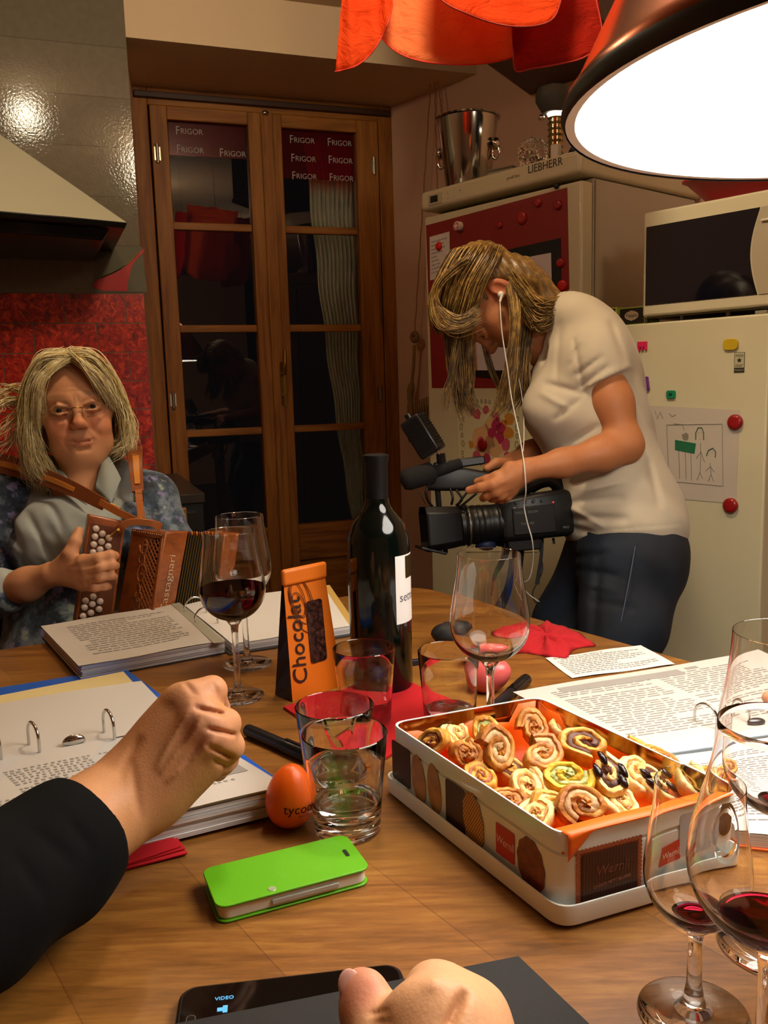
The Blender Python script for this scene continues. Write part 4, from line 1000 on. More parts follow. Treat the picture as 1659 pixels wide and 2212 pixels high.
page(lb_, lo_, zl + .0008, 22, 9, margin=(.05, .16), cols=3, inkw=.5, ln=(.006, .014), vertical=False, dark=[(.895, .66, .965, .76)])
cdir = np.array([edge_d[1], -edge_d[0], 0])
for (a, b) in ((75, 1618), (237, 1590), (-8, 1634)):
    l0, l1 = otab(a - 12, b - 9, zl), otab(a + 11, b + 9, zl); ring(lb_, (l0 + l1) / 2, l1 - l0, np.linalg.norm(l1 - l0) / 2, zl - .004, .033, .0017)
hp = otab(160, 1608, zl)
obj('clip', sphere((0, 0, 0), (.012, .004, .008), 20, 10), M_CHROME, lb_, T(hp[0], hp[1], zl + .003) @ Rz(math.atan2(edge_d[1], edge_d[0])), smooth=True)
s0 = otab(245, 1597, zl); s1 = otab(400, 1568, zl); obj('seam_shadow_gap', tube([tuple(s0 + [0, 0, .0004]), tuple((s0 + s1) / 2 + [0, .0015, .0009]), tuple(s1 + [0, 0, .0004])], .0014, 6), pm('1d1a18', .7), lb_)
# right binder ---------------------------------------------------------------
zr = TZ + .018
rb_ = thing('ring_binder', 'open ring binder with printed sheets behind the tin on the right', 'binder', T(otab(1400, 1560)))
A1 = otab(1108, 1494, zr); A2 = otab(1630, 1408, zr); A3 = otab(1960, 1530, zr); A4 = otab(1330, 1622, zr)
obj('cover', slabw([A1, A2, A3, A4], TPT, TPT + .002), pm('4f5f70', .4), rb_, fixn=True)
for k in range(3): obj('page_stack', slabw(shrinkP([A1, A2, A3, A4], .985 - .006 * k, (.002 * k, 0, 0)), TPT + .0022 + k * .0048, TPT + .0064 + k * .0048), M_STACK, rb_, fixn=True)
page(rb_, [A1, A2, A3, A4], zr, 26, 12, margin=(.10, .12), cols=2, inkw=.38, ln=(.015, .06), dark=[(.14, .07, .62, .15), (.65, .065, .70, .10)])
B1 = A4 + (A1 - A4) * .02; B2 = A3; dd2 = (A4 - A1) / np.linalg.norm(A4 - A1)
sp0 = [A4 - dd2 * .004, A3 - dd2 * .004, A3 + dd2 * .022, A4 + dd2 * .022]
obj('spine_strip', slabw(sp0, TPT + .012, zr + .0012), pm('aebdc8', .25, coat=.3), rb_, fixn=True, bevel=.002)
lw_ = [A4 + dd2 * .024, A3 + dd2 * .024, A3 + dd2 * .20, A4 + dd2 * .20]
lw2 = [otab(1400, 1640, zr), otab(1960, 1560, zr), otab(2100, 1850, zr), otab(1610, 1815, zr - .006)]
obj('page_stack', slabw(lw2, TPT + .0022, zr - .001), M_STACK, rb_, fixn=True)
page(rb_, lw2, zr, 24, 15, margin=(.08, .14), inkw=.4, ln=(.02, .06), m=M_PAPW)
obj('orange_sheet', slabw([p + np.array([0, -.004, 0]) for p in lw2], TPT, TPT + .0018), pm('d8622a', .6), rb_, fixn=True)
sd = (A3 - A4) / np.linalg.norm(A3 - A4)
for (a, b) in ((1512, 1572), (1570, 1563)):
    c_ = otab(a + 12, b - 6, zr); ring(rb_, c_, dd2 * 1.0 + sd * .2, .014, zr - .002, .026)
obj('clip', sphere((0, 0, 0), (.012, .005, .004), 20, 10), pm('55555a', .3, .8), rb_, T(*otab(1625, 1563, zr + .003)), smooth=True)
# handwritten note
hn = [otab(1178, 1424, TZ), otab(1384, 1395, TZ), otab(1458, 1437, TZ), otab(1236, 1467, TZ)]
o = page(None, hn, TPT + .0012, 11, 21, name='handwritten_sheet', m=M_PAPW, margin=(.06, .08), inkw=.35, ln=(.01, .06), ink=M_INK); tag(o, 'small white handwritten sheet between the crumpled napkin and the right binder', 'paper sheet')
# ---- pens and small dark things
def pen(p, q, r, label, col='111114', name='marker_pen', cap=.4):
    p = np.array(p); q = np.array(q); L = np.linalg.norm(q - p); M = frame((p[0], p[1], TPT + r), q - p); t = thing(name, label, 'pen', M)
    obj('barrel', xf(lathe([(0, 0), (r * .9, 0), (r, .002), (r, L * (1 - cap)), (0, L * (1 - cap))], 24), Ry(pi / 2)), pm(col, .35), t, M, smooth=50)
    obj('cap', xf(lathe([(0, L * (1 - cap)), (r * 1.12, L * (1 - cap)), (r * 1.12, L * .98), (r * .8, L), (0, L)], 24), Ry(pi / 2)), pm('08080a', .3), t, M, smooth=50)
    obj('clip', box(L * (1 - cap) + .004, L * .9, -.0015, .0015, r * 1.1, r * 1.35), pm('0a0a0c', .3), t, M)
pen(otab(535, 1590), otab(672, 1650), .0072, 'thick black marker lying between the blue binder and the tumblers')
pen(otab(1048, 1558), otab(1138, 1478), .0070, 'black marker lying beside the pink egg')
cp = otab(975, 1396)
o = obj('pouch', crumple((0, 0, 0), (.030, .022, .018), .08, 21, 18, 10), pm('17161a', .6), None, T(cp[0], cp[1], TPT + .0195), smooth=True); tag(o, 'small black pouch behind the tumbler with a little water', 'pouch')
kp = otab(893, 1437); o = obj('cable_clip', box(-.012, .012, -.004, .004, 0, .008), pm('16161c', .5), None, T(kp[0], kp[1], TPT) @ Rz(.3), bevel=.001); tag(o, 'tiny black plastic bit right of the wine bottle', 'plastic bit')
# ---- green phone case
ph = [onz(x, y, .7665) for x, y in ((430, 1882), (497, 1942), (793, 1865), (733, 1807))]
pc = sum(ph) / 4; pu = (ph[2] - ph[1]) / 2 + (ph[3] - ph[0]) / 2; PL = .124; PW_ = .058
PM = frame((pc[0], pc[1], TPT), pu)
gp = thing('smartphone', 'white phone closed in a bright green flip case lying on the table', 'phone', PM)
M_GRN = pm('5aa512', .42, var=.03, vs=30, bmp=.05, bs=800)
obj('case_back', prism(rpoly(PL, PW_, .009), 0, .0016), M_GRN, gp, PM, bevel=.0006, fixn=True)
obj('phone_body', prism(rpoly(PL - .004, PW_ - .003, .008), .0017, .0125), pm('d8d6cb', .3, coat=.2), gp, PM, bevel=.0015, fixn=True)
obj('side_button_strip', box(-.02, .035, -PW_ / 2 - .0004, -PW_ / 2 + .002, .005, .009), pm('a9a79c', .3), gp, PM, bevel=.0005)
obj('case_flap', prism(rpoly(PL + .001, PW_ + .001, .009), .0128, .0146), M_GRN, gp, PM, bevel=.0006, fixn=True)
obj('case_hinge', box(-PL / 2 + .01, PL / 2 - .01, PW_ / 2 - .001, PW_ / 2 + .0006, .001, .0140), M_GRN, gp, PM, bevel=.0005)
obj('speaker_slot', prism(rpoly(.0035, .011, .0015), .0146, .0148), pm('14200a', .5), gp, PM @ T(PL / 2 - .010, 0, 0), fixn=True)
obj('badge', lathe([(0, .0151), (.003, .0151), (.0034, .0146), (0, .0146)], 20), pm('c8d8b0', .3, .6), gp, PM @ T(-.018, -PW_ / 2 + .006, 0), smooth=40)
# ---- black phone and notebook
bA = onz(402, 2132, .7585); bB = onz(852, 2080, .7585); bu = (bB - bA) / np.linalg.norm(bB - bA); bv = np.array([bu[1], -bu[0], 0])
bl_, bw_ = .148, .073
bcn = (bA + bB) / 2 + bv * (bw_ / 2 - .001); KM = frame((bcn[0], bcn[1], TPT), bu)
kp_ = thing('smartphone', 'black phone with blue camera icon on its screen, half under the black notebook', 'phone', KM)
obj('phone_body', prism(rpoly(bl_, bw_, .012), 0, .0078), pm('2a2a2c', .25, .6), kp_, KM, bevel=.002, fixn=True)
obj('screen', prism(rpoly(bl_ - .006, bw_ - .006, .010), .0076, .0083), pm('0b0807', .07), kp_, KM, fixn=True)
obj('home_button', [(prism(rpoly(.006, .016, .0028), .0083, .0086), 0), (prism(rpoly(.0048, .0145, .0022), .0086, .0088), 1)], [pm('6a665f', .3, .8), pm('0d0b0a', .2)], kp_, KM @ T(-bl_ / 2 + .010, 0, 0), fixn=True)
M_ICO = pm('1e3a52', .4, emit='62b8f0', es=1.1)
obj('camera_icon', lathe([(0, .0087), (.0066, .0087), (.0066, .0083), (0, .0083)], 32), M_ICO, kp_, KM @ T(-bl_ / 2 + .028, -.006, 0))
obj('camera_icon', join(cbox(.005, .004, .0003, (0, 0, .0089)), cbox(.002, .001, .0003, (0, .0024, .0089))), pm('10202c', .4), kp_, KM @ T(-bl_ / 2 + .028, -.006, 0))
obj('screen_icon', join(cbox(.006, .003, .0003, (0, 0, .0086)), cbox(.003, .006, .0003, (0.002, 0, .0086))), M_ICO, kp_, KM @ T(-bl_ / 2 + .029, .010, 0))
obj('screen_icon', text_geo('VIDEO', .0042, .0001), M_ICO, kp_, KM @ T(-bl_ / 2 + .030, .020, .0086))
gear = [((.0032 if k % 2 else .0025) * cos(k * pi / 8), (.0032 if k % 2 else .0025) * sin(k * pi / 8)) for k in range(16)]
obj('screen_icon', prism(gear, .0083, .0086), M_ICO, kp_, KM @ T(bl_ / 2 - .026, .022, 0), fixn=True)
obj('screen_icon', prism(gear, .0083, .0086), M_ICO, kp_, KM @ T(bl_ / 2 - .027, .010, 0), fixn=True)
zn = .7605 + .012
n1 = onz(1120, 2064, zn); n2 = onz(430, 2200, zn); n3 = onz(1275, 2212, zn)
nu = (n2 - n1) / np.linalg.norm(n2 - n1); nv_ = (n3 - n1) / np.linalg.norm(n3 - n1)
NP = [n1, n1 + nu * .25, n1 + nu * .25 + nv_ * .18, n1 + nv_ * .18]
nbk = thing('notebook', 'black cloth covered notebook lying over the phone under the photographer\'s hand', 'notebook', T(n1[0], n1[1], TPT))
def clothm():
    m, nt, p = mat('black cloth'); v = coords(nt); w = noise(nt, coords(nt, (1, 14, 1), (0, 0, .8)), 220, 2)
    nt.links.new(ramp(nt, w, [(.3, '101012'), (.7, '1b1b1e')]), p.inputs['Base Color']); p.inputs['Roughness'].default_value = .8; bump(nt, p, w, .3, .0006); return m
M_CLOTH = clothm()
obj('cover', slabw(NP, zn - .002, zn), M_CLOTH, nbk, bevel=.0006, fixn=True)
obj('page_block', slabw(shrinkP(NP, .98), TPT + .0105, zn - .0021), M_STACK, nbk, fixn=True)
# ================================================================ BISCUIT TIN
TH = .072
tN = np.array(onz(1214, 1806, TZ + TH)); tL = np.array(onz(843, 1561, TZ + TH)); tB = np.array(onz(1162, 1504, TZ + TH)); tR = tN + tB - tL
for p in (tN, tL, tB, tR): p[2] = 0
TQ = [tN, tR, tB, tL]; tcn = sum(TQ) / 4
def quadscale(d):   # offset edges outward by d
    out = []
    for i in range(4):
        a, b, c = TQ[i - 1], TQ[i], TQ[(i + 1) % 4]; u = (a - b) / np.linalg.norm(a - b); v = (c - b) / np.linalg.norm(c - b)
        out.append(b - (u + v) * d)
    return out
def tloop(d, z, r=.016): 
    p = round_poly(quadscale(d), r, 7)
    if area2(p) < 0: p = p[::-1]
    return [(x, y, z) for x, y in p]
tin = thing('biscuit_tin', 'white rectangular biscuit tin full of pastries, decorated with biscuits, standing in its lid', 'biscuit tin', T(tcn[0], tcn[1], TPT))
M_TIN = pm('eef4f2', .22, coat=.5); M_TINW = pm('eef0ea', .3, coat=.3); M_TING = pm('b9955a', .12, 1.0)
zt0, zt1 = TZ + .009, TZ + TH
obj('tin_body', loft([tloop(-.001, zt0), tloop(0, zt0 + .002), tloop(0, zt1 - .019), tloop(-.0016, zt1 - .0175), tloop(-.0016, zt1 - .0165), tloop(.0004, zt1 - .015), tloop(.0004, zt1 - .001), tloop(0, zt1), tloop(-.0014, zt1), tloop(-.0016, zt1 - .002)], cap=False), M_TIN, tin, smooth=40)
obj('tin_lining', loft([tloop(-.0018, zt1 - .0006), tloop(-.002, zt1 - .012), tloop(-.0032, zt1 - .0135), tloop(-.0032, zt1 - .015), tloop(-.002, zt1 - .017), tloop(-.002, zt0 + .002), tloop(-.03, zt0 + .0016), tloop(-.055, zt0 + .0016)][::-1], cap=False), M_TING, tin, smooth=40)
obj('lid', loft([tloop(-.004, TPT), tloop(.003, TPT), tloop(.0062, TPT + .003), tloop(.0068, TPT + .016), tloop(.0064, TPT + .0185), tloop(.005, TPT + .0185), tloop(.005, TPT + .004), tloop(-.004, TPT + .003)], cap=True), M_TINW, tin, smooth=40)
# side frames for decoration
def sideframe(a, b):
    u = (b - a) / np.linalg.norm(b - a); M = Matrix.Identity(4); n = np.array([u[1], -u[0], 0])
    if n @ (tcn - a) > 0: n = -n
    # columns: x along, y up, z outward (right handed when u x up = outward)
    for i in range(3): M[i][0] = u[i]; M[i][1] = (0, 0, 1)[i]; M[i][2] = n[i]; M[i][3] = (a + n * .0004)[i]
    M[2][3] = zt0 + .001; return M, np.linalg.norm(b - a)
LM, LLn = sideframe(tL, tN); RM2, RLn = sideframe(tN, tR)
def biscuit(name, poly, M, m, x, y, rot=0, z=.0): return obj(name, prism(poly, 0, .0003), m, tin, M @ T(x, y, z) @ Rz(rot), fixn=True)
def oval(a, b, n=28, w=0, k=14): return [(a * (1 + w * cos(k * 2 * pi * i / n)) * cos(2 * pi * i / n), b * (1 + w * cos(k * 2 * pi * i / n)) * sin(2 * pi * i / n)) for i in range(n)]
def bisc(name, c1, c2, sc_, wave=None):
    m, nt, p = mat(name)
    if wave:
        wv = nt.nodes.new('ShaderNodeTexWave'); nt.links.new(coords(nt, (1, 1, 1), (0, 0, wave)), wv.inputs[0]); wv.inputs['Scale'].default_value = sc_; f = wv.outputs['Fac']
    else: f = noise(nt, coords(nt), sc_, 4)
    nt.links.new(ramp(nt, f, [(.3, c1), (.7, c2)]), p.inputs['Base Color']); p.inputs['Roughness'].default_value = .35; return m
B_CH = bisc('dark chocolate', '2f130c', '4e2418', 120, .01); B_OAT = bisc('waffle biscuit', '8c531c', 'd49a45', 130, .8); B_LT = bisc('butter biscuit', 'a06a38', 'c48c55', 60); B_RB = bisc('nut biscuit', '5e2314', '8b4128', 140)
biscuit('printed_biscuit', rpoly(.034, .040, .004), LM, B_CH, .020, .027)
biscuit('printed_biscuit', oval(.012, .024, 36, .03, 9), LM, B_LT, .052, .024, .15, .0001)
biscuit('printed_biscuit', oval(.011, .024), LM, B_LT, .079, .026, .12, .0001)
biscuit('printed_biscuit', rpoly(.030, .042, .003), LM, B_CH, .113, .024)
biscuit('printed_biscuit', oval(.0145, .025, 40, .03, 10), LM, B_OAT, .140, .023, .2, .0002)
lgm = pm('c22420', .4)
biscuit('printed_logo', rpoly(.024, .026, .001), LM, lgm, .184, .024)
obj('lettering', text_geo('Wernli', .0100, .0001, shear=.2, sx=.82), pm('e9c8c4', .5), tin, LM @ T(.184, .024, .0004) @ Rz(.0))
biscuit('printed_biscuit', oval(.0165, .022, 44, .03, 11), LM, B_RB, .216, .021, .15)
# front side (facing the camera right)
biscuit('printed_biscuit', rpoly(.054, .043, .002) if False else [(.0275 * cx_ + .0012 * cos(k * 1.57) * 0, .0215 * cy_) for k, (cx_, cy_) in enumerate([(-1, -1), (1, -1), (1, 1), (-1, 1)])], RM2, B_RB, .041, .0245)
scal = []
for k in range(17): scal += [(-.0275 + .055 * k / 16, -.0215), (-.0275 + .055 * k / 16, .0215)]
for k in range(1, 13): scal += [(-.0275, -.0215 + .043 * k / 13), (.0275, -.0215 + .043 * k / 13)]
obj('biscuit_scallops', join(*[prism([(x + .0019 * cos(t * pi / 5), y + .0019 * sin(t * pi / 5)) for t in range(10)], 0, .0004) for x, y in scal]), pm('a2542f', .4), tin, RM2 @ T(.041, .0245, 0), fixn=True)
biscuit('printed_biscuit', rpoly(.049, .037, .001), RM2, B_CH, .041, .0245, 0, .0005)
obj('lettering', text_geo('Wernli', .0105, .0001, shear=.2), pm('7c4a3c', .5), tin, RM2 @ T(.043, .0275, .001))
obj('lettering', text_geo('CHOCO PETIT BEURRE', .0032, .0001), pm('9c6a58', .5), tin, RM2 @ T(.043, .0165, .001) @ Rz(.08))
biscuit('printed_logo', [(0, 0), (.022, .004), (.024, .022), (.002, .019)], RM2, lgm, .083, .014)
obj('lettering', text_geo('Wernli', .0085, .0001, shear=.2, sx=.8), pm('efd6d2', .5), tin, RM2 @ T(.095, .0255, .0004) @ Rz(.15))
biscuit('printed_biscuit', oval(.009, .013), RM2, B_CH, .148, .040, .1)
biscuit('printed_wrapper', rpoly(.036, .034, .003), RM2, bisc('printed pastel', 'c9b8b8', 'a9c0c8', 30), .122, .038)
# orange paper lining
q_ = random.Random(5)
def liner():
    N = 56; loops = []
    lv = [(-.060, zt0 + .003), (-.030, zt0 + .004), (-.010, zt0 + .006), (-.0045, zt0 + .018), (-.0036, zt0 + .036), (-.0040, None)]
    base = []
    for d, z in lv:
        Q = quadscale(d); per = []
        for i in range(4):
            for k in range(14): per.append(Q[i] * (1 - k / 14) + Q[(i + 1) % 4] * (k / 14))
        base.append((per, z))
    out = []
    for li, (per, z) in enumerate(base):
        lp_ = []
        for i, p in enumerate(per):
            s_i, f = i // 14, (i % 14) / 14
            # 0: N->R (front), 1: R->B (right), 2: B->L (back), 3: L->N (left)
            if z is None:
                top = {0: TH - .010 + .004 * sin(i * 1.3), 1: TH - .034 + .020 * f ** 3, 2: TH - .010 - .010 * sin(pi * f * 2.2) ** 2, 3: TH - .016 - .014 * sin(pi * f) + .006 * sin(i * 2.1)}[s_i]
                if s_i == 1 and f > .85: top = TH - .006
                if s_i == 2 and f < .15: top = TH - .002
                zz = TZ + top
            else: zz = z
            w = .0012 * sin(i * 2.7 + li) * (li > 1)
            dirn = (tcn - p); dirn = dirn / np.linalg.norm(dirn)
            p2 = p + dirn * (abs(w) + .0006 * q_.random()); lp_.append((p2[0], p2[1], zz + (.0016 * sin(i * 1.7 + li * 2) if li < 3 else 0)))
        out.append(lp_)
    return loft(out, cap=False)
g = liner(); Nn = 56
M_LIN = pm('ea6408', .5, var=.08, vs=60, bmp=.15, bs=80)
ln_ = thing('paper_liner', 'orange paper lining crumpled inside the biscuit tin', 'paper liner', T(tcn[0], tcn[1], TPT + .01))
o = obj('liner_sheet', (g[0], g[1] + [tuple(range(Nn))]), M_LIN, ln_, smooth=True); s_ = o.modifiers.new('s', 'SOLIDIFY'); s_.thickness = .0003
# the flap hanging over the front rim
fa = tN + (tR - tN) * .03 + (tL - tN) * .03
def flapf(u, v):
    p = tN + (tR - tN) * (.02 + .90 * u); inn = (tL - tN) / np.linalg.norm(tL - tN)
    lift = .006 * sin(u * 5) + .004
    if v < .5: q = p + inn * (.020 * (1 - v * 2) - .0005); z = zt1 + .0006 - .006 * (1 - v * 2) + lift * .3 * sin(pi * v * 2)
    else: q = p - inn * .0022; z = zt1 + .0006 - (v - .5) * 2 * (.020 * max(0, 1 - u * 7) + .0008)
    return (q[0], q[1], z)
o = obj('liner_flap', grid(flapf, 40, 9), M_LIN, ln_, smooth=True); s_ = o.modifiers.new('s', 'SOLIDIFY'); s_.thickness = .0003
# ---- pastries
def doughm(name, c1, c2, c3):
    m, nt, p = mat(name); v = coords(nt); n = noise(nt, v, 70, 5, .6)
    nt.links.new(ramp(nt, n, [(.32, c1), (.52, c2), (.72, c3)]), p.inputs['Base Color']); p.inputs['Roughness'].default_value = .55
    p.inputs['Subsurface Weight'].default_value = .12; p.inputs['Subsurface Scale'].default_value = .003
    bump(nt, p, noise(nt, v, 260, 4), .5, .0012); return m
D1 = doughm('golden dough', 'a25d10', 'd29430', 'e8c070'); D2 = doughm('brown dough', '7c410c', 'b87424', 'd8a450'); D3 = doughm('pale dough', 'cf9a40', 'ecd088', 'f2dfa4'); D4 = doughm('yellow dough', 'b98a10', 'd8b424', 'e8d060')
def fillm(c1, c2): return doughm('filling ' + c1, c1, c2, c2)
FH = fillm('6a2418', 'a86448'); FD = fillm('2e120c', '5c2f1e'); FG = fillm('7d8a44', 'c2c98a'); FP = fillm('94683f', 'c8a270'); FO_ = fillm('8a4a20', 'c98b4d')
def swirl(R, H_, turns, seed, fill=True, th=.0066):
    q = random.Random(seed); n = int(26 * turns); dough, fl_ = [], []; nz = lambda a_: sin(a_ * 1.7 + seed) + .6 * sin(a_ * 4.3 + seed * 3) + .4 * sin(a_ * 9.1)
    ph = q.uniform(0, 6)
    def spi(t, o): r = (R - th * .5) * (.10 + .90 * t) + o; a = ph + turns * 2 * pi * t; return r, a
    def sweep(w, h0, h1, off, rough):
        rings = []
        for i in range(n + 1):
            t = i / n; r, a = spi(t, off); sq = 1 + .09 * sin(a + seed) * t
            hb, ht = h0 + rough * nz(a), h1 + rough * nz(a + 2) + (H_ * .12 * (1 - t)); off = off + 0; r = r + .0009 * nz(a * 1.3) * t
            sec = [(-w / 2, hb + .0015), (-w / 4, hb), (w / 4, hb), (w / 2, hb + .0015), (w / 2, ht - .002), (w / 4, ht), (-w / 4, ht), (-w / 2, ht - .002)]
            jit = q.uniform(-.0006, .0006)
            rings.append([((r + s + jit) * cos(a) * sq, (r + s + jit) * sin(a) / sq, z) for s, z in sec])
        return loft(rings)
    return sweep(th, -H_ / 2, H_ / 2, 0, .0009), sweep(max(.0022, R * .9 / turns - th + .002), -H_ * .45, H_ * .47, -R * .45 / turns, .0008)
protos = []
for k, (dm, fm, R, H_, tn) in enumerate([(D1, FH, .0225, .014, 2.1), (D2, FP, .026, .014, 1.8), (D1, FG, .022, .015, 1.9), (D3, FO_, .021, .012, 2.2), (D1, FD, .025, .015, 1.7), (D4, FG, .0235, .015, 1.8), (D3, FD, .022, .014, 1.6), (D2, FO_, .022, .013, 2.0)]):
    dg_, fg_ = swirl(R, H_, tn, k + 1); protos.append((dg_, fg_, dm, fm, R))
used_p = {}
def pastry(kind, px, py, zz, nx, ny, nz, spin, label, sc=1.0, extra=None):
    """normal of the cut face (nx,ny,nz)"""
    c = onz(px, py, TZ + zz); z = Vector((nx, ny, nz)).normalized(); x = z.orthogonal().normalized(); M = frame((0, 0, 0), x, z=z)
    M = T(c) @ M @ Rz(spin) @ Matrix.Diagonal((sc * 1.08, sc * (.72 + .04 * (kind % 4)), sc, 1))
    dg_, fg_, dm, fm, R = protos[kind]
    if kind in used_p:
        r = dup(used_p[kind], M, label)
    else:
        r = thing('swirl_pastry', label, 'pastry', M, 'pastries in the biscuit tin'); used_p[kind] = r
        obj('dough', dg_, dm, r, M, smooth=50); obj('filling', fg_, fm, r, M, smooth=50)
        for c_ in [x for x in COL.objects if x.parent == r]: c_.matrix_parent_inverse = Matrix.Identity(4); c_.matrix_basis = Matrix.Identity(4)
    if extra: extra(r, M)
    return r
H0 = TH
PA = [
 (0, 937, 1607, .062, -.55, -.8, .45, 0, 'ham pinwheel pastry standing upright in the left corner of the tin', 1.0),
 (3, 985, 1590, .050, .3, -.3, .9, 1, 'pale pastry behind the leftmost ham pinwheel', 1.0),
 (7, 1000, 1628, .052, .5, -.7, .5, 2, 'ham pastry leaning against the right of the leftmost pinwheel', .9),
 (2, 1053, 1583, .058, -.1, -.75, .7, 1, 'pastry with dark green filling at the back behind the big oval ham roll', 1.0),
 (1, 1072, 1622, .064, .35, -.75, .55, .5, 'big oval ham roll tilted in the middle left of the tin', 1.0),
 (7, 1152, 1574, .054, .1, -.7, .6, 4, 'brown rolled pastry at the back edge of the tin', .95),
 (3, 1212, 1576, .048, .6, -.3, .8, 2, 'small pale pastry beside the gilded inner wall at the back', .75),
 (1, 1168, 1634, .062, .15, -.5, .85, 3, 'large golden pinwheel with pale spiral in the centre of the tin', 1.0),
 (4, 1262, 1612, .062, .1, -.5, .85, 2, 'golden pastry ring with dark meat filling beside the inner wall', 1.1),
 (0, 1040, 1690, .046, .0, -.2, 1, 1, 'flat ham pastry against the left wall of the tin', 1.0),
 (4, 1090, 1668, .036, .2, -.3, .9, 5, 'half hidden brown pastry below the big oval ham roll', 1.0),
 (3, 1138, 1703, .046, .1, -.55, .85, 4, 'pale spiral pastry with brown stripes in front of the central pinwheel', 1.1),
 (5, 1224, 1680, .066, -.2, -.6, .8, 2, 'yellow pastry with green cheese filling near the middle of the tin', 1.0),
 (6, 1312, 1682, .066, .0, -.55, .85, 1, 'pale pastry with black olive strips right of the yellow one', 1.05),
 (3, 1368, 1672, .062, .5, -.4, .8, 3, 'pale yellow pastry leaning right of the olive pastry', 1.15),
 (6, 1408, 1690, .056, .4, -.5, .8, 5, 'pale pastry with olives seen just left of the tasting glass rim', .95),
 (7, 1105, 1738, .042, -.1, -.4, .9, 2, 'small ham spiral pastry low against the left wall', .95),
 (3, 1160, 1768, .050, -.2, -.4, .9, 0, 'pale swirl pastry in the near corner of the tin', 1.0),
 (2, 1193, 1750, .050, .3, -.5, .8, 2, 'golden pastry curled behind the pale swirl in the near corner', .95),
 (1, 1258, 1740, .058, .1, -.75, .6, 2, 'golden pastry with a ham heart lying at the front centre', .95),
 (3, 1340, 1738, .050, .2, -.3, .9, 1, 'pale pastry with pink ham at the front liner edge', 1.0),
 (7, 1430, 1650, .050, .3, -.3, .9, 2, 'golden pastry behind the tasting glass rim on the left', 1.0),
 (3, 1490, 1690, .056, .2, -.4, .9, 4, 'golden pastry seen through the tasting glass', 1.0),
 (2, 1360, 1630, .046, .3, -.4, .9, 0, 'golden pastry along the gilded wall right of the meat filled ring', .95),
 (7, 1255, 1712, .036, .1, -.3, .9, 0, 'brown pastry half hidden under the yellow one', 1.0),
 (0, 1540, 1690, .050, .2, -.4, .9, 3, 'ham pastry at the right end of the tin', 1.0)]
def olives(r, M):
    for k, (x, y) in enumerate(((.004, .010), (.012, -.002), (-.010, -.008), (-.002, -.014))):
        o = obj('olive_piece', crumple((x, y, .0098), (.006, .0035, .002), .15, k + 3, 12, 8), pm('1f0f14', .25), None, Matrix.Identity(4), smooth=True); o.parent = r; o.matrix_basis = Matrix.Identity(4)
for i, a in enumerate(PA): pastry(*a, extra=olives if a[0] == 6 and 6 not in used_p else None)
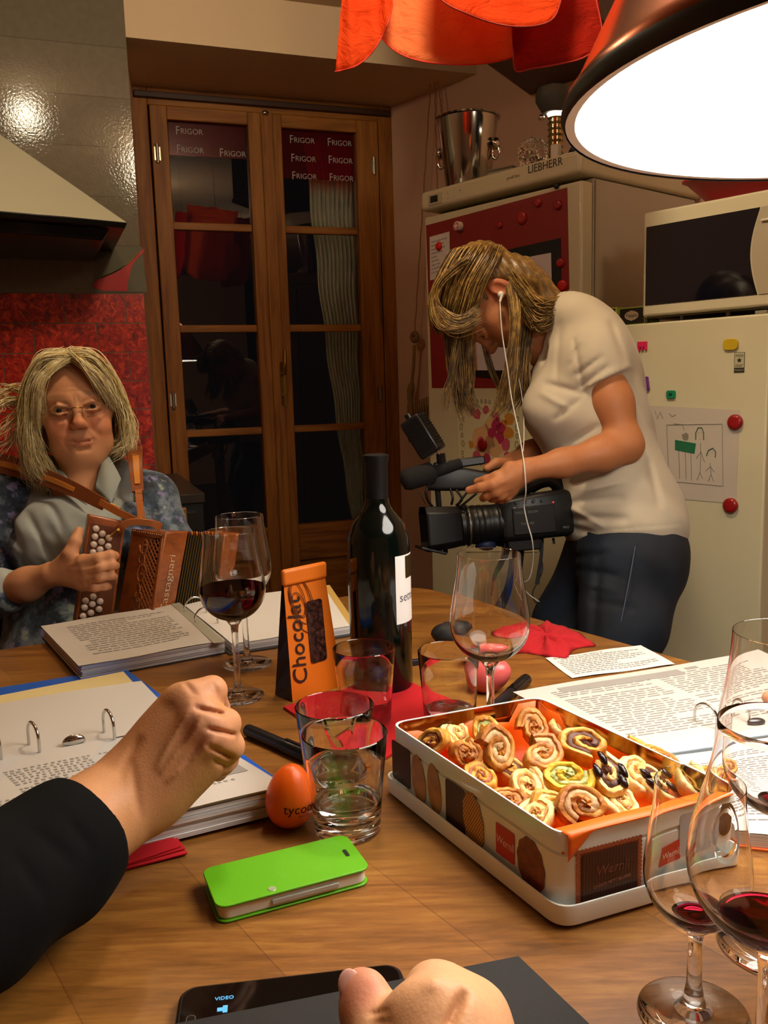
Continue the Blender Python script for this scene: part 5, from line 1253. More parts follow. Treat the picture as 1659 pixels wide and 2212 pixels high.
# ================================================================ SIGNED DISTANCE BODIES
def V3(p): return np.array(p, dtype=np.float32)
class Sdf:
    def __init__(s): s.P = []
    def cone(s, a, b, ra, rb=None, k=.012, sub=False, clip=None):
        s.P.append(('c', V3(a), V3(b), ra, ra if rb is None else rb, k, sub, clip)); return s
    def chain(s, pts, rs, k=.010, sub=False):
        for i in range(len(pts) - 1): s.cone(pts[i], pts[i + 1], rs[i], rs[i + 1], k, sub)
        return s
    def ell(s, c, r, R=None, k=.012, sub=False):
        s.P.append(('e', V3(c), V3(r), R, None, k, sub, None)); return s
    def mesh(s, h, warp=None, lo=None, hi=None):
        los, his = [], []
        for p in s.P:
            if p[6]: continue
            if p[0] == 'c': m = max(p[3], p[4]); los.append(np.minimum(p[1], p[2]) - m); his.append(np.maximum(p[1], p[2]) + m)
            else: m = float(max(p[2])); los.append(p[1] - m); his.append(p[1] + m)
        lo = np.min(los, 0) - 4 * h if lo is None else np.array(lo); hi = np.max(his, 0) + 4 * h if hi is None else np.array(hi)
        N = np.ceil((hi - lo) / h).astype(int) + 1
        ax = [(lo[i] + h * np.arange(N[i])).astype(np.float32) for i in range(3)]
        F = np.full(tuple(N), .05, np.float32)
        for p in s.P:
            k = p[5]; mg = k + 4 * h
            if p[0] == 'c': m = max(p[3], p[4]) + mg; a0 = np.minimum(p[1], p[2]) - m; a1 = np.maximum(p[1], p[2]) + m
            else: m = float(max(p[2])) + mg; a0 = p[1] - m; a1 = p[1] + m
            i0 = np.clip(np.floor((a0 - lo) / h).astype(int), 0, N - 1); i1 = np.clip(np.ceil((a1 - lo) / h).astype(int) + 1, 1, N)
            if (i1 <= i0).any(): continue
            sl = tuple(slice(i0[i], i1[i]) for i in range(3))
            X, Y, Z = np.meshgrid(ax[0][sl[0]], ax[1][sl[1]], ax[2][sl[2]], indexing='ij', sparse=True)
            if p[0] == 'c':
                a, b = p[1], p[2]; d = b - a; L2 = float(d @ d) + 1e-12
                t = np.clip(((X - a[0]) * d[0] + (Y - a[1]) * d[1] + (Z - a[2]) * d[2]) / L2, 0, 1)
                D = np.sqrt((X - a[0] - t * d[0]) ** 2 + (Y - a[1] - t * d[1]) ** 2 + (Z - a[2] - t * d[2]) ** 2) - (p[3] + (p[4] - p[3]) * t)
                if p[7] is not None:
                    q, n_ = p[7]; D = np.maximum(D, (X - q[0]) * n_[0] + (Y - q[1]) * n_[1] + (Z - q[2]) * n_[2])
            else:
                c, r, R = p[1], p[2], p[3]
                x, y, z = X - c[0], Y - c[1], Z - c[2]
                if R is not None:
                    R = np.array(R)[:3, :3].astype(np.float32)     # columns are the local axes
                    x, y, z = (R[0, 0] * x + R[1, 0] * y + R[2, 0] * z), (R[0, 1] * x + R[1, 1] * y + R[2, 1] * z), (R[0, 2] * x + R[1, 2] * y + R[2, 2] * z)
                k0 = np.sqrt((x / r[0]) ** 2 + (y / r[1]) ** 2 + (z / r[2]) ** 2); k1 = np.sqrt((x / r[0] ** 2) ** 2 + (y / r[1] ** 2) ** 2 + (z / r[2] ** 2) ** 2) + 1e-9
                D = k0 * (k0 - 1) / k1
            f = F[sl]
            if p[6]:
                D = -D; hh = np.maximum(k - np.abs(f - D), 0) / k; F[sl] = np.maximum(f, D) + hh * hh * k * .25
            else:
                hh = np.maximum(k - np.abs(f - D), 0) / k; F[sl] = np.minimum(f, D) - hh * hh * k * .25
        if warp is not None:
            band = np.abs(F) < 4 * h + .012; I = np.nonzero(band)
            P = np.stack([ax[0][I[0]], ax[1][I[1]], ax[2][I[2]]], 1); F[I] += warp(P).astype(np.float32)
        return nets(F, lo, h)
def nets(F, lo, h):
    S = F < 0; nx, ny, nz = F.shape
    c = np.zeros((nx - 1, ny - 1, nz - 1), np.uint8)
    for i in (0, 1):
        for j in (0, 1):
            for k in (0, 1): c += S[i:nx - 1 + i, j:ny - 1 + j, k:nz - 1 + k]
    I = np.argwhere((c > 0) & (c < 8)); n = len(I)
    vid = np.full(c.shape, -1, np.int32); vid[I[:, 0], I[:, 1], I[:, 2]] = np.arange(n)
    acc = np.zeros((n, 3)); cnt = np.zeros(n)
    corners = [(i, j, k) for i in (0, 1) for j in (0, 1) for k in (0, 1)]
    for a in corners:
        for d in range(3):
            if a[d]: continue
            b = list(a); b[d] = 1
            fa = F[I[:, 0] + a[0], I[:, 1] + a[1], I[:, 2] + a[2]]; fb = F[I[:, 0] + b[0], I[:, 1] + b[1], I[:, 2] + b[2]]
            m = (fa < 0) != (fb < 0); t = np.where(m, fa / (fa - fb + 1e-12), 0)
            q = np.tile(np.array(a, float), (n, 1)); q[:, d] += t; acc[m] += q[m]; cnt[m] += 1
    V = (I + acc / cnt[:, None]) * h + lo
    Q = []
    for d in range(3):
        e = [1, 1, 1]; e[d] = 0
        sl0 = [slice(1, -1)] * 3; sl0[d] = slice(0, -1); sl1 = [slice(1, -1)] * 3; sl1[d] = slice(1, None)
        A = S[tuple(sl0)]; B = S[tuple(sl1)]; E = np.argwhere(A != B)
        if not len(E): continue
        off = np.array([1, 1, 1]); off[d] = 0; E = E + off
        o1, o2 = [(1, 2), (2, 0), (0, 1)][d]
        def g(x, y):
            J_ = E.copy(); J_[:, o1] -= x; J_[:, o2] -= y; return vid[J_[:, 0], J_[:, 1], J_[:, 2]]
        q = np.stack([g(1, 1), g(0, 1), g(0, 0), g(1, 0)], 1)
        inside = S[E[:, 0], E[:, 1], E[:, 2]]
        q[~inside] = q[~inside][:, ::-1]; Q.append(q)
    Q = np.concatenate(Q); Q = Q[(Q >= 0).all(1)]
    # light smoothing of the vertices
    for _ in range(2):
        S_ = np.zeros_like(V); C_ = np.zeros(len(V))
        for a, b in ((0, 1), (1, 2), (2, 3), (3, 0)):
            np.add.at(S_, Q[:, a], V[Q[:, b]]); np.add.at(S_, Q[:, b], V[Q[:, a]]); np.add.at(C_, Q[:, a], 1); np.add.at(C_, Q[:, b], 1)
        V = V * .45 + .55 * S_ / np.maximum(C_, 1)[:, None]
    return V, Q
def sobj(name, VQ, mt, parent=None, M=None, color=None, xform=None):
    V, Q = VQ
    if xform is not None: A_ = np.array(xform); V = V @ A_[:3, :3].T + A_[:3, 3]
    me = bpy.data.meshes.new(name); me.vertices.add(len(V)); me.vertices.foreach_set('co', V.astype(np.float32).ravel())
    me.loops.add(len(Q) * 4); me.loops.foreach_set('vertex_index', Q.astype(np.int32).ravel())
    me.polygons.add(len(Q)); me.polygons.foreach_set('loop_start', np.arange(0, len(Q) * 4, 4, dtype=np.int32))
    try: me.polygons.foreach_set('loop_total', np.full(len(Q), 4, np.int32))
    except Exception: pass
    me.update(calc_edges=True); me.validate(); me.polygons.foreach_set('use_smooth', [True] * len(me.polygons))
    if color is not None:
        c = color(V); c = np.concatenate([c, np.ones((len(c), 1))], 1).astype(np.float32)
        at = me.color_attributes.new('Col', 'FLOAT_COLOR', 'POINT'); at.data.foreach_set('color', c.ravel())
    me.materials.append(mt); o = bpy.data.objects.new(name, me); COL.objects.link(o)
    if parent is not None: o.parent = parent; o.matrix_parent_inverse = MW.get(parent.name, Matrix.Identity(4)).inverted()
    MW[o.name] = Matrix.Identity(4); return o
def skinm(name, base, red=.0, rough=.5):
    m, nt, p = mat(name); at = nt.nodes.new('ShaderNodeAttribute'); at.attribute_name = 'Col'
    v = coords(nt); n = noise(nt, v, 55, 5, .6)
    c = mixc(nt, ramp(nt, n, [(.35, '000000'), (.8, '505050')]), at.outputs['Color'], 'b4573f')
    n2 = noise(nt, v, 420, 3); c = mixc(nt, .25, c, ramp(nt, n2, [(.3, 'd8d8d8'), (.7, 'ffffff')]), 'MULTIPLY')
    nt.links.new(c, p.inputs['Base Color']); p.inputs['Roughness'].default_value = rough; p.inputs['Specular IOR Level'].default_value = .3
    p.inputs['Subsurface Weight'].default_value = .22; p.inputs['Subsurface Radius'].default_value = (1, .4, .25); p.inputs['Subsurface Scale'].default_value = .006
    wr = nt.nodes.new('ShaderNodeTexVoronoi'); wr.inputs['Scale'].default_value = 480; nt.links.new(v, wr.inputs[0])
    h = math_(nt, 'ADD', math_(nt, 'MULTIPLY', wr.outputs['Distance'], .5), math_(nt, 'MULTIPLY', n2, .5))
    bump(nt, p, h, .22, .0007); return m
M_SKIN = skinm('skin', 'c98d68')
def lin(h): return np.array(rgb(h)[:3])
def paint(base, spots):
    """spots: (centre, radius, colour, strength)"""
    def f(V):
        c = np.tile(lin(base), (len(V), 1))
        for s in spots:
            ctr, r, col, st = s; r = np.array(r, float) if hasattr(r, '__len__') else np.array([r] * 3)
            w = np.clip(1.25 - np.sqrt((((V - np.array(ctr)) / r) ** 2).sum(1)), 0, 1) * st; w = np.clip(w * 1.6, 0, st)[:, None]; c = c * (1 - w) + lin(col) * w
        return c
    return f
def camdir(x, y, z): return RC.T @ np.array([x, y, z], float)     # x right, y down, z away
def camxy(V):
    c = (V - EYE) @ RC.T; return c[:, 0] / c[:, 2] * FPX + CX, c[:, 1] / c[:, 2] * FPX + CY, c[:, 2]
def grooves(P, G):
    """creases (positive depth) and ridges (negative) along segments given as ((px,py),(px,py),width px,depth m,max distance)"""
    x, y, d = camxy(P); out = np.zeros(len(P))
    for (a, b, w, h, dm) in G:
        ax_, ay_ = a; bx_, by_ = b; dx, dy = bx_ - ax_, by_ - ay_; t = np.clip(((x - ax_) * dx + (y - ay_) * dy) / (dx * dx + dy * dy + 1e-9), 0, 1)
        r2 = (x - ax_ - t * dx) ** 2 + (y - ay_ - t * dy) ** 2
        out += h * np.exp(-r2 / (w * w)) * (d < dm) * (1 - .5 * np.abs(2 * t - 1) ** 3)
    return out
def Jp(*a): return [J(*q) for q in a]
# ---------------------------------------------------------------- head
def add_head(S, H, f=1.0, smile=1.0):
    """H: 4x4 numpy, local: x side, -y face, z crown"""
    R = H[:3, :3]; c0 = H[:3, 3]
    def w(x, y, z): return c0 + R @ (np.array([x, y, z]) * f)
    def el(c, r, k=.012, sub=False, ry=0): 
        Q = R @ np.array(Matrix.Rotation(ry, 3, 'Y')) if ry else R
        S.ell(w(*c), np.array(r) * f, Q, k, sub)
    def cn(a, b, ra, rb, k=.01, sub=False): S.cone(w(*a), w(*b), ra * f, rb * f, k, sub)
    el((0, .012, .035), (.074, .092, .084), .02); el((0, -.022, -.028), (.060, .066, .078), .03); el((0, -.035, .030), (.060, .055, .055), .03)
    el((0, -.062, -.092), (.026, .022, .020), .02)
    for s in (-1, 1):
        cn((s * .050, -.002, -.050), (s * .020, -.055, -.090), .022, .020, .02)
        el((s * .036, -.066, -.038), (.026, .022, .024), .018)
        el((s * .048, -.052, -.010), (.020, .022, .016), .02)
        cn((s * .012, -.086, .024), (s * .044, -.074, .026), .0085, .008, .012)
        el((s * .032, -.095, .004), (.018, .017, .0115), .008, True)
        el((s * .032, -.0755, .004), (.0152, .0140, .0125), .003)
        cn((s * .018, -.0905, .009), (s * .032, -.0915, .0130), .0034, .0038, .004); cn((s * .032, -.0915, .0130), (s * .047, -.082, .006), .0038, .0030, .004)
        cn((s * .019, -.0900, -.003), (s * .033, -.0900, -.0062), .0026, .0028, .004); cn((s * .033, -.0900, -.0062), (s * .046, -.083, -.000), .0032, .0024, .004)
        el((s * .0110, -.098, -.032), (.0075, .009, .0068), .006)
        el((s * .006, -.104, -.0380), (.0034, .005, .003), .002, True)
        cn((s * .020, -.098, -.030), (s * .035, -.085, -.058), .0018, .0022, .006 * smile, True)
        cn((s * .018, -.086, -.013), (s * .036, -.086, -.019), .0010, .0012, .004, True)
        # ear
        el((s * .077, .012, -.002), (.008, .019, .031), .006); el((s * .084, .008, .000), (.006, .010, .019), .004, True); el((s * .079, .004, -.024), (.006, .008, .009), .004)
    cn((0, -.088, .014), (0, -.103, -.022), .0062, .0078, .012); el((0, -.107, -.027), (.0105, .0095, .0090), .009)
    # mouth
    zc = .0048 * smile; el((0, -.070, -.062), (.030, .0165, .026), .02)
    for s in (-1, 1):
        cn((0, -.0850, -.0608), (s * .011, -.0848, -.0592), .0036, .0037, .005); cn((s * .011, -.0848, -.0592), (s * .026, -.0765, -.0610 + zc), .0037, .0018, .006)
        cn((0, -.0846, -.0695), (s * .012, -.0838, -.0685), .0042, .0038, .005); cn((s * .012, -.0838, -.0685), (s * .025, -.0765, -.0638 + zc), .0038, .0018, .006)
        cn((0, -.0895, -.0648), (s * .012, -.0885, -.0640), .0017, .0017, .002, True); cn((s * .012, -.0885, -.0640), (s * .0295, -.0785, -.0618 + zc), .0017, .0014, .002, True)
    cn((-.010, -.0860, -.0800), (.010, -.0860, -.0800), .0014, .0014, .010, True)
    return w
def eyes(par, H, f=1.0, iris='3a2a1c', look=(0, 0)):
    M = Matrix([list(r) for r in H]); 
    for s in (-1, 1):
        E = M @ Matrix.Scale(f, 4) @ T(s * .032, -.0782, .0035) @ Rz(look[0]) @ Rx(look[1])
        e = obj('eyeball', sphere((0, 0, 0), .0126, 28, 18), pm('a8988a', .15, coat=.4), par, E, smooth=True)
        obj('iris', xf(lathe([(0, .0129), (.0022, .0129), (.0054, .0118), (.0056, .0112), (0, .0112)], 28), Rx(pi / 2)), pm(iris, .1, coat=1), e, E, smooth=True)
        obj('pupil', xf(lathe([(0, .01325), (.0022, .0131), (.0022, .0126), (0, .0126)], 20), Rx(pi / 2)), pm('050404', .05), e, E)
def strands(paths, rad, n_each, spread, seed=1, k=10, r0=.0012, sides=4, curl=0.0, taper=.25, flat=.6):
    """hair locks: paths = list of lists of world points"""
    q = random.Random(seed); out = []
    for P in paths:
        P = [np.array(p) for p in P]
        for _ in range(n_each):
            o = np.array([q.gauss(0, 1), q.gauss(0, 1), q.gauss(0, 1)]) * spread; o2 = np.array([q.gauss(0, 1), q.gauss(0, 1), q.gauss(0, 1)]) * spread * 1.3
            a, fr = q.uniform(0, 6), q.uniform(.8, 1.6); m = len(P)
            pts = [p + o * (1 - i / (m - 1)) * .8 + o2 * (i / (m - 1)) + curl * np.array([sin(a + fr * i * 2), cos(a + fr * i * 2), .3 * sin(a + i)]) * (i / (m - 1)) for i, p in enumerate(P)]
            e = q.uniform(.82, 1.05)
            pts = catmull(pts, 5); L = max(4, int(len(pts) * e)); pts = pts[:L]
            rs = [rad * (.5 + .5 * min(1, i / 3)) * (1 - (1 - taper) * (i / (L - 1)) ** 2.2) for i in range(L)]
            out.append(tube(pts, rs, sides, caps=False, squash=flat))
    return join(*out)
def hairm(name, c1, c2, c3, sc_=90):
    m, nt, p = mat(name); gm = nt.nodes.new('ShaderNodeNewGeometry'); v = coords(nt)
    n = noise(nt, v, sc_, 4, .65); r_ = gm.outputs['Random Per Island']
    f = math_(nt, 'ADD', math_(nt, 'MULTIPLY', n, .7), math_(nt, 'MULTIPLY', r_, .3))
    nt.links.new(ramp(nt, f, [(.25, c1), (.5, c2), (.75, c3)]), p.inputs['Base Color']); p.inputs['Roughness'].default_value = .38; p.inputs['Specular IOR Level'].default_value = .6
    p.inputs['Anisotropic'].default_value = .4; bump(nt, p, noise(nt, v, 900, 2), .2, .0006); return m
# ================================================================ SEATED ACCORDION PLAYER
D1_ = 1.76
def headmat(px, py, d, face, up):
    y = -np.array(face, float); y /= np.linalg.norm(y); z = np.array(up, float); z -= y * (z @ y); z /= np.linalg.norm(z); x = np.cross(y, z)
    H = np.eye(4); H[:3, 0] = x; H[:3, 1] = y; H[:3, 2] = z; H[:3, 3] = J(px, py, d); return H
W1 = thing('person', 'seated person with blonde bob and rimless glasses playing the accordion', 'person', T(-.72, 1.78, 0))
# between the eyes sits at px (165,880)
H1 = headmat(164, 888, D1_, camdir(.37, .09, -1), camdir(-.15, -1, -.10))
fs1 = .99
S = Sdf(); w1 = add_head(S, H1, fs1, 1.5)
# a little older: soft jowls and eyelid folds
for s in (-1, 1):
    S.ell(w1(s * .040, -.050, -.070), np.array([.020, .022, .022]), H1[:3, :3], .02)
    S.cone(w1(s * .016, -.0945, -.006), w1(s * .040, -.088, -.0155), .0012, .0014, .005, True)
for z_ in (.046, .054): S.cone(w1(-.022, -.096, z_), w1(.022, -.096, z_), .0008, .0008, .004, True)
nk0, nk1 = w1(0, .015, -.06), J(172, 1075, 1.79)
S.cone(nk0, nk1, .050, .056, .03); S.cone(w1(0, -.035, -.085), J(172, 1080, 1.73), .030, .030, .03)
S.cone(J(60, 1120, 1.82), J(290, 1120, 1.82), .055, .055, .04)
S.ell(J(175, 1150, 1.80), (.10, .07, .09), None, .05)
# hidden upper body, arm and hand: one continuous surface
sh = J(20, 1120, 1.80); el_ = J(-95, 1320, 1.62); wr = J(112, 1240, 1.50)
S.cone(J(60, 1120, 1.82), sh, .05, .048, .03); S.chain([sh, el_], [.042, .036], .03); S.chain([el_, J(-10, 1283, 1.565), J(60, 1262, 1.53), wr], [.035, .031, .0265, .0215], .025)
hb = J(172, 1222, 1.475)
S.cone(wr, J(180, 1212, 1.465), .014, .0125, .010); S.cone(wr, J(188, 1232, 1.465), .015, .0130, .010); S.cone(wr, J(188, 1250, 1.47), .014, .0120, .010); S.cone(wr, J(178, 1264, 1.48), .013, .0110, .010)
F_ = [([(180, 1212, 1.462), (214, 1206, 1.452), (238, 1199, 1.458), (249, 1200, 1.475)], [.0112, .0098, .0088, .0074]),
      ([(188, 1232, 1.462), (218, 1225, 1.448), (240, 1219, 1.455), (250, 1222, 1.475)], [.0115, .0102, .0088, .0074]),
      ([(188, 1250, 1.468), (216, 1247, 1.452), (238, 1242, 1.460), (246, 1246, 1.480)], [.0110, .0096, .0084, .0072]),
      ([(178, 1264, 1.478), (205, 1268, 1.462), (226, 1266, 1.468), (234, 1268, 1.485)], [.0100, .0086, .0076, .0066])]
for p_, r_ in F_: S.chain(Jp(*p_), r_, .004)
S.chain(Jp((130, 1222, 1.49), (152, 1196, 1.475), (163, 1170, 1.478), (170, 1147, 1.488)), [.0150, .0118, .0098, .0080], .008)
sp1 = [(w1(0, -.088, -.0595), (.028, .02, .0050), 'a0523f', .6), (w1(0, -.088, -.0690), (.024, .02, .0055), 'a65845', .6), (w1(.04, -.08, -.035), .028, 'cf7a58', .45), (w1(-.04, -.08, -.035), .028, 'cf7a58', .45), (w1(0, -.112, -.027), .018, 'd07c58', .5),
       (w1(.033, -.085, .030), (.020, .02, .005), '94704e', .6), (w1(-.033, -.085, .030), (.020, .02, .005), '94704e', .6)] + [(J(*p_[-1]), .011, 'c98468', .5) for p_, r_ in F_]
FW = [((138, 900), (158, 918), 2.2, .0012, 1.75), ((196, 892), (212, 906), 2.2, .0012, 1.75), ((128, 912), (148, 906), 1.5, .0008, 1.75), ((148, 905), (140, 938), 2.6, .0020, 1.75), ((188, 902), (204, 936), 2.6, .0020, 1.75), ((140, 960), (150, 975), 3, .0012, 1.75), ((203, 950), (200, 970), 3, .0012, 1.75), ((158, 858), (160, 872), 1.6, .0012, 1.75), ((168, 856), (168, 870), 1.6, .0012, 1.75), ((130, 838), (190, 832), 1.8, .0010, 1.75), ((135, 848), (185, 842), 1.8, .0010, 1.75),
      ((185, 1224), (240, 1211), 2.6, .0022, 1.6), ((190, 1243), (240, 1232), 2.6, .0022, 1.6), ((185, 1260), (232, 1256), 2.6, .0018, 1.6), ((150, 1222), (182, 1210), 4, -.0012, 1.6), ((150, 1232), (190, 1230), 4, -.0012, 1.6)]
sobj('body', S.mesh(.0022, lambda P: grooves(P, FW)), M_SKIN, W1, color=paint('cb9168', sp1))
eyes(W1, H1, fs1, '2c2118', (0, .05))
# glasses
M_GW = pm('b99a5a', .2, 1.0); M_GS = pm('c8c8c4', .15, 1.0)
HM1 = Matrix([list(r) for r in H1]) @ Matrix.Scale(fs1, 4)
gls = thing('eyeglasses', 'thin rimless oval glasses on the nose of the accordion player', 'glasses', HM1)
for s in (-1, 1):
    oc = [(s * .033 + .0225 * cos(t * pi / 18), -.1015 + .004 * (abs(cos(t * pi / 18)) if s * cos(t * pi / 18) > 0 else 0), -.002 + .0135 * sin(t * pi / 18)) for t in range(36)]
    obj('lens_rim', tube(oc, .00042, 6, closed=True, caps=False), M_GS, gls, HM1)
    lens = ([(x, y, z) for x, y, z in oc] + [(x, y + .0009, z) for x, y, z in oc], [tuple(range(36))[::-1], tuple(range(36, 72))] + [(i, (i + 1) % 36, 36 + (i + 1) % 36, 36 + i) for i in range(36)])
    obj('lens', lens, glassm('spectacle lens', (.97, .97, .98), 0, 1.15), gls, HM1, fixn=True)
    obj('temple', tube([(s * .0555, -.098, .001), (s * .066, -.088, .003), (s * .072, -.06, .004), (s * .079, .01, .006)], [.0009, .0009, .0008, .0008], 6), M_GS, gls, HM1)
obj('bridge', tube([(-.0115, -.1025, .002), (-.006, -.109, .0045), (.006, -.109, .0045), (.0115, -.1025, .002)], .0011, 8), M_GW, gls, HM1, smooth=True)
for s in (-1, 1): obj('nose_pad', tube([(s * .0115, -.103, .001), (s * .010, -.101, -.007)], .0009, 6), M_GW, gls, HM1)
# hair: scalp volume + locks, bob with side parting
HC = hairm('blonde hair', 'a88f50', 'ead69a', 'fffbe0', 120)
S = Sdf()
def e1h(c, r, k=.02, sub=False): S.ell(w1(*c), np.array(r) * fs1, H1[:3, :3], k, sub)
e1h((0, .025, .043), (.085, .098, .085)); e1h((0, .05, -.03), (.080, .06, .085))
for s in (-1, 1): S.cone(w1(s * .074, .012, .04), w1(s * .084, .012, -.06), .022, .018, .02)
e1h((0, -.085, -.035), (.062, .055, .105), .006, True); e1h((0, -.09, .035), (.052, .045, .045), .006, True)
qh = random.Random(4)
def wavy(P): return .0022 * np.sin(P[:, 0] * 260 + P[:, 2] * 60) * np.sin(P[:, 1] * 140 + 1)
hair = sobj('hair', S.mesh(.0032, wavy), HC, W1)
paths = []
def hp_(*pts): return [w1(*p) for p in pts]
for k in range(17):                      # to the image right of the parting
    u = k / 14; y0 = -.085 + .15 * u
    paths.append(hp_((.012, y0, .112 - .02 * abs(u - .3)), (.046, y0 - .006, .100 - .02 * u), (.074, y0 * .9 - .004, .055), (.088, y0 * .8, .0), (.089 + .004 * sin(k), y0 * .75, -.045), (.082, y0 * .7, -.078), (.068, y0 * .7 - .006, -.092)))
for k in range(15):                      # image left side, fuller, flicking outwards
    u = k / 14; y0 = -.085 + .15 * u
    paths.append(hp_((-.002, y0, .112 - .02 * abs(u - .3)), (-.043, y0 - .008, .105 - .02 * u), (-.077, y0 * .9 - .008, .062), (-.093, y0 * .85, .010), (-.099 + .010 * sin(k * 2), y0 * .8, -.045), (-.094 + .016 * sin(k), y0 * .75, -.100), (-.078 + .02 * sin(k * 1.7), y0 * .7, -.135)))
g1_ = strands(paths, .0012, 96, .0075, 3, curl=.008, sides=3)
fr = []
for k in range(7): u = k / 6; fr.append(hp_((.004, -.078 - .01 * u, .112 - .01 * u), (-.030 - .008 * u, -.100, .090 - .012 * u), (-.056 - .008 * u, -.098, .056), (-.070 - .006 * u, -.080, .012), (-.078, -.062, -.02)))
for k in range(6): u = k / 5; fr.append(hp_((.010, -.080, .112), (.024 + .012 * u, -.102, .090 - .01 * u), (.040 + .014 * u, -.100, .056), (.058 + .010 * u, -.086, .025), (.074, -.065, -.005)))
g2_ = strands(fr, .0011, 60, .005, 5, curl=.003, sides=3)
wl = [hp_((-.095, -.02, .03), (-.125, -.03, .035), (-.150, -.035, .02), (-.16, -.04, .035)), hp_((-.098, -.03, .01), (-.13, -.045, -.01), (-.155, -.05, -.035)), hp_((-.10, 0, .02), (-.135, -.01, .045), (-.15, -.015, .07)), hp_((-.10, -.02, -.01), (-.13, -.03, -.045), (-.165, -.04, -.06)), hp_((-.09, -.02, .05), (-.118, -.03, .06), (-.14, -.035, .05))]
g3_ = strands(wl, .0013, 22, .008, 6, curl=.012)
obj('hair_locks', join(g1_, g2_, g3_), HC, hair, smooth=True)
# blouse -----------------------------------------------------------------
S = Sdf()
S.ell(J(185, 1290, 1.80), (.165, .115, .24), None, .03)
S.cone(J(45, 1078, 1.82), J(310, 1075, 1.82), .062, .060, .05); S.cone(J(130, 1040, 1.83), J(225, 1035, 1.83), .055, .055, .05)
S.ell(J(120, 1160, 1.70), (.085, .06, .07), None, .05); S.ell(J(255, 1160, 1.70), (.085, .06, .07), None, .05)
S.cone(J(20, 1085, 1.80), J(-60, 1230, 1.72), .068, .064, .04); S.cone(J(-60, 1230, 1.72), J(-70, 1310, 1.62), .062, .055, .04); S.cone(J(-70, 1310, 1.62), J(14, 1274, 1.553), .050, .041, .03)
S.cone(J(325, 1095, 1.82), J(375, 1200, 1.78), .058, .050, .04); S.cone(J(375, 1200, 1.78), J(440, 1230, 1.66), .046, .040, .04)
S.cone(J(185, 1440, 1.80), J(185, 1600, 1.80), .17, .17, .05)
# neckline cut
S.cone(J(172, 1040, 1.66), J(195, 1085, 1.66), .034, .020, .012, True); S.cone(J(172, 950, 1.78), J(172, 1040, 1.77), .062, .058, .02, True)
fold = [((40, 1120, 1.72), (110, 1240, 1.66)), ((90, 1110, 1.68), (140, 1230, 1.64)), ((-20, 1120, 1.73), (20, 1230, 1.68)), ((300, 1090, 1.74), (270, 1170, 1.66)), ((330, 1100, 1.74), (360, 1190, 1.72)), ((0, 1230, 1.62), (-30, 1290, 1.60))]
def creases(P): return .0022 * np.sin(P[:, 0] * 70 + P[:, 2] * 55 + 3 * np.sin(P[:, 2] * 22)) * np.sin(P[:, 2] * 30 + P[:, 1] * 40)
def blousem():
    m, nt, p = mat('floral blouse'); at = nt.nodes.new('ShaderNodeAttribute'); at.attribute_name = 'Col'
    v = coords(nt); n = noise(nt, v, 18, 5, .7, .1); n2 = noise(nt, v, 30, 3, .6, .2)
    fl = ramp(nt, n, [(.36, '161c26'), (.5, '34465a'), (.62, '6f7f8d')]); fl = mixc(nt, ramp(nt, n2, [(.56, '000000'), (.64, 'ffffff')]), fl, '7f7aa8')
    fl = mixc(nt, ramp(nt, noise(nt, v, 24, 3, .6, .2), [(.60, '000000'), (.66, 'd0d0d0')]), fl, 'a8b3a8')
    pl = ramp(nt, noise(nt, v, 8, 3), [(.3, '8d9696'), (.7, 'a9b0ad')])
    sp = nt.nodes.new('ShaderNodeSeparateColor'); nt.links.new(at.outputs['Color'], sp.inputs[0])
    edge = math_(nt, 'ADD', sp.outputs[0], math_(nt, 'MULTIPLY', math_(nt, 'SUBTRACT', n, .5), .9))
    nt.links.new(mixc(nt, ramp(nt, edge, [(.44, '000000'), (.56, 'ffffff')]), pl, fl), p.inputs['Base Color']); p.inputs['Roughness'].default_value = .8
    p.inputs['Sheen Weight'].default_value = .2; bump(nt, p, noise(nt, v, 900, 2), .15, .0005); return m
def bl_mask(V):     # 0 = plain grey front, 1 = floral sleeves and hips (pattern woven by distance from the button line)
    ax = (V - J(185, 1150, 1.75)); rx = RC[0]; s = ax @ rx
    m = np.clip((np.abs(s + .005) - .085) / .04, 0, 1); m = np.maximum(m, np.clip((-(ax[:, 2]) - .05) / .03, 0, 1) * (s < .04)); 
    return np.stack([m, m, m], 1)
blouse = sobj('blouse', S.mesh(.0042, lambda P: creases(P) + grooves(P, [((60, 1110), (120, 1225), 7, .007, 2), ((100, 1100), (150, 1190), 8, -.005, 2), ((20, 1120), (65, 1240), 8, .008, 2), ((315, 1095), (295, 1130), 6, .005, 2), ((330, 1100), (360, 1180), 7, .006, 2), ((255, 1070), (330, 1060), 9, -.004, 2), ((-20, 1150), (30, 1240), 9, .007, 2), ((30, 1180), (100, 1240), 7, -.006, 2)])), blousem(), W1, color=bl_mask)
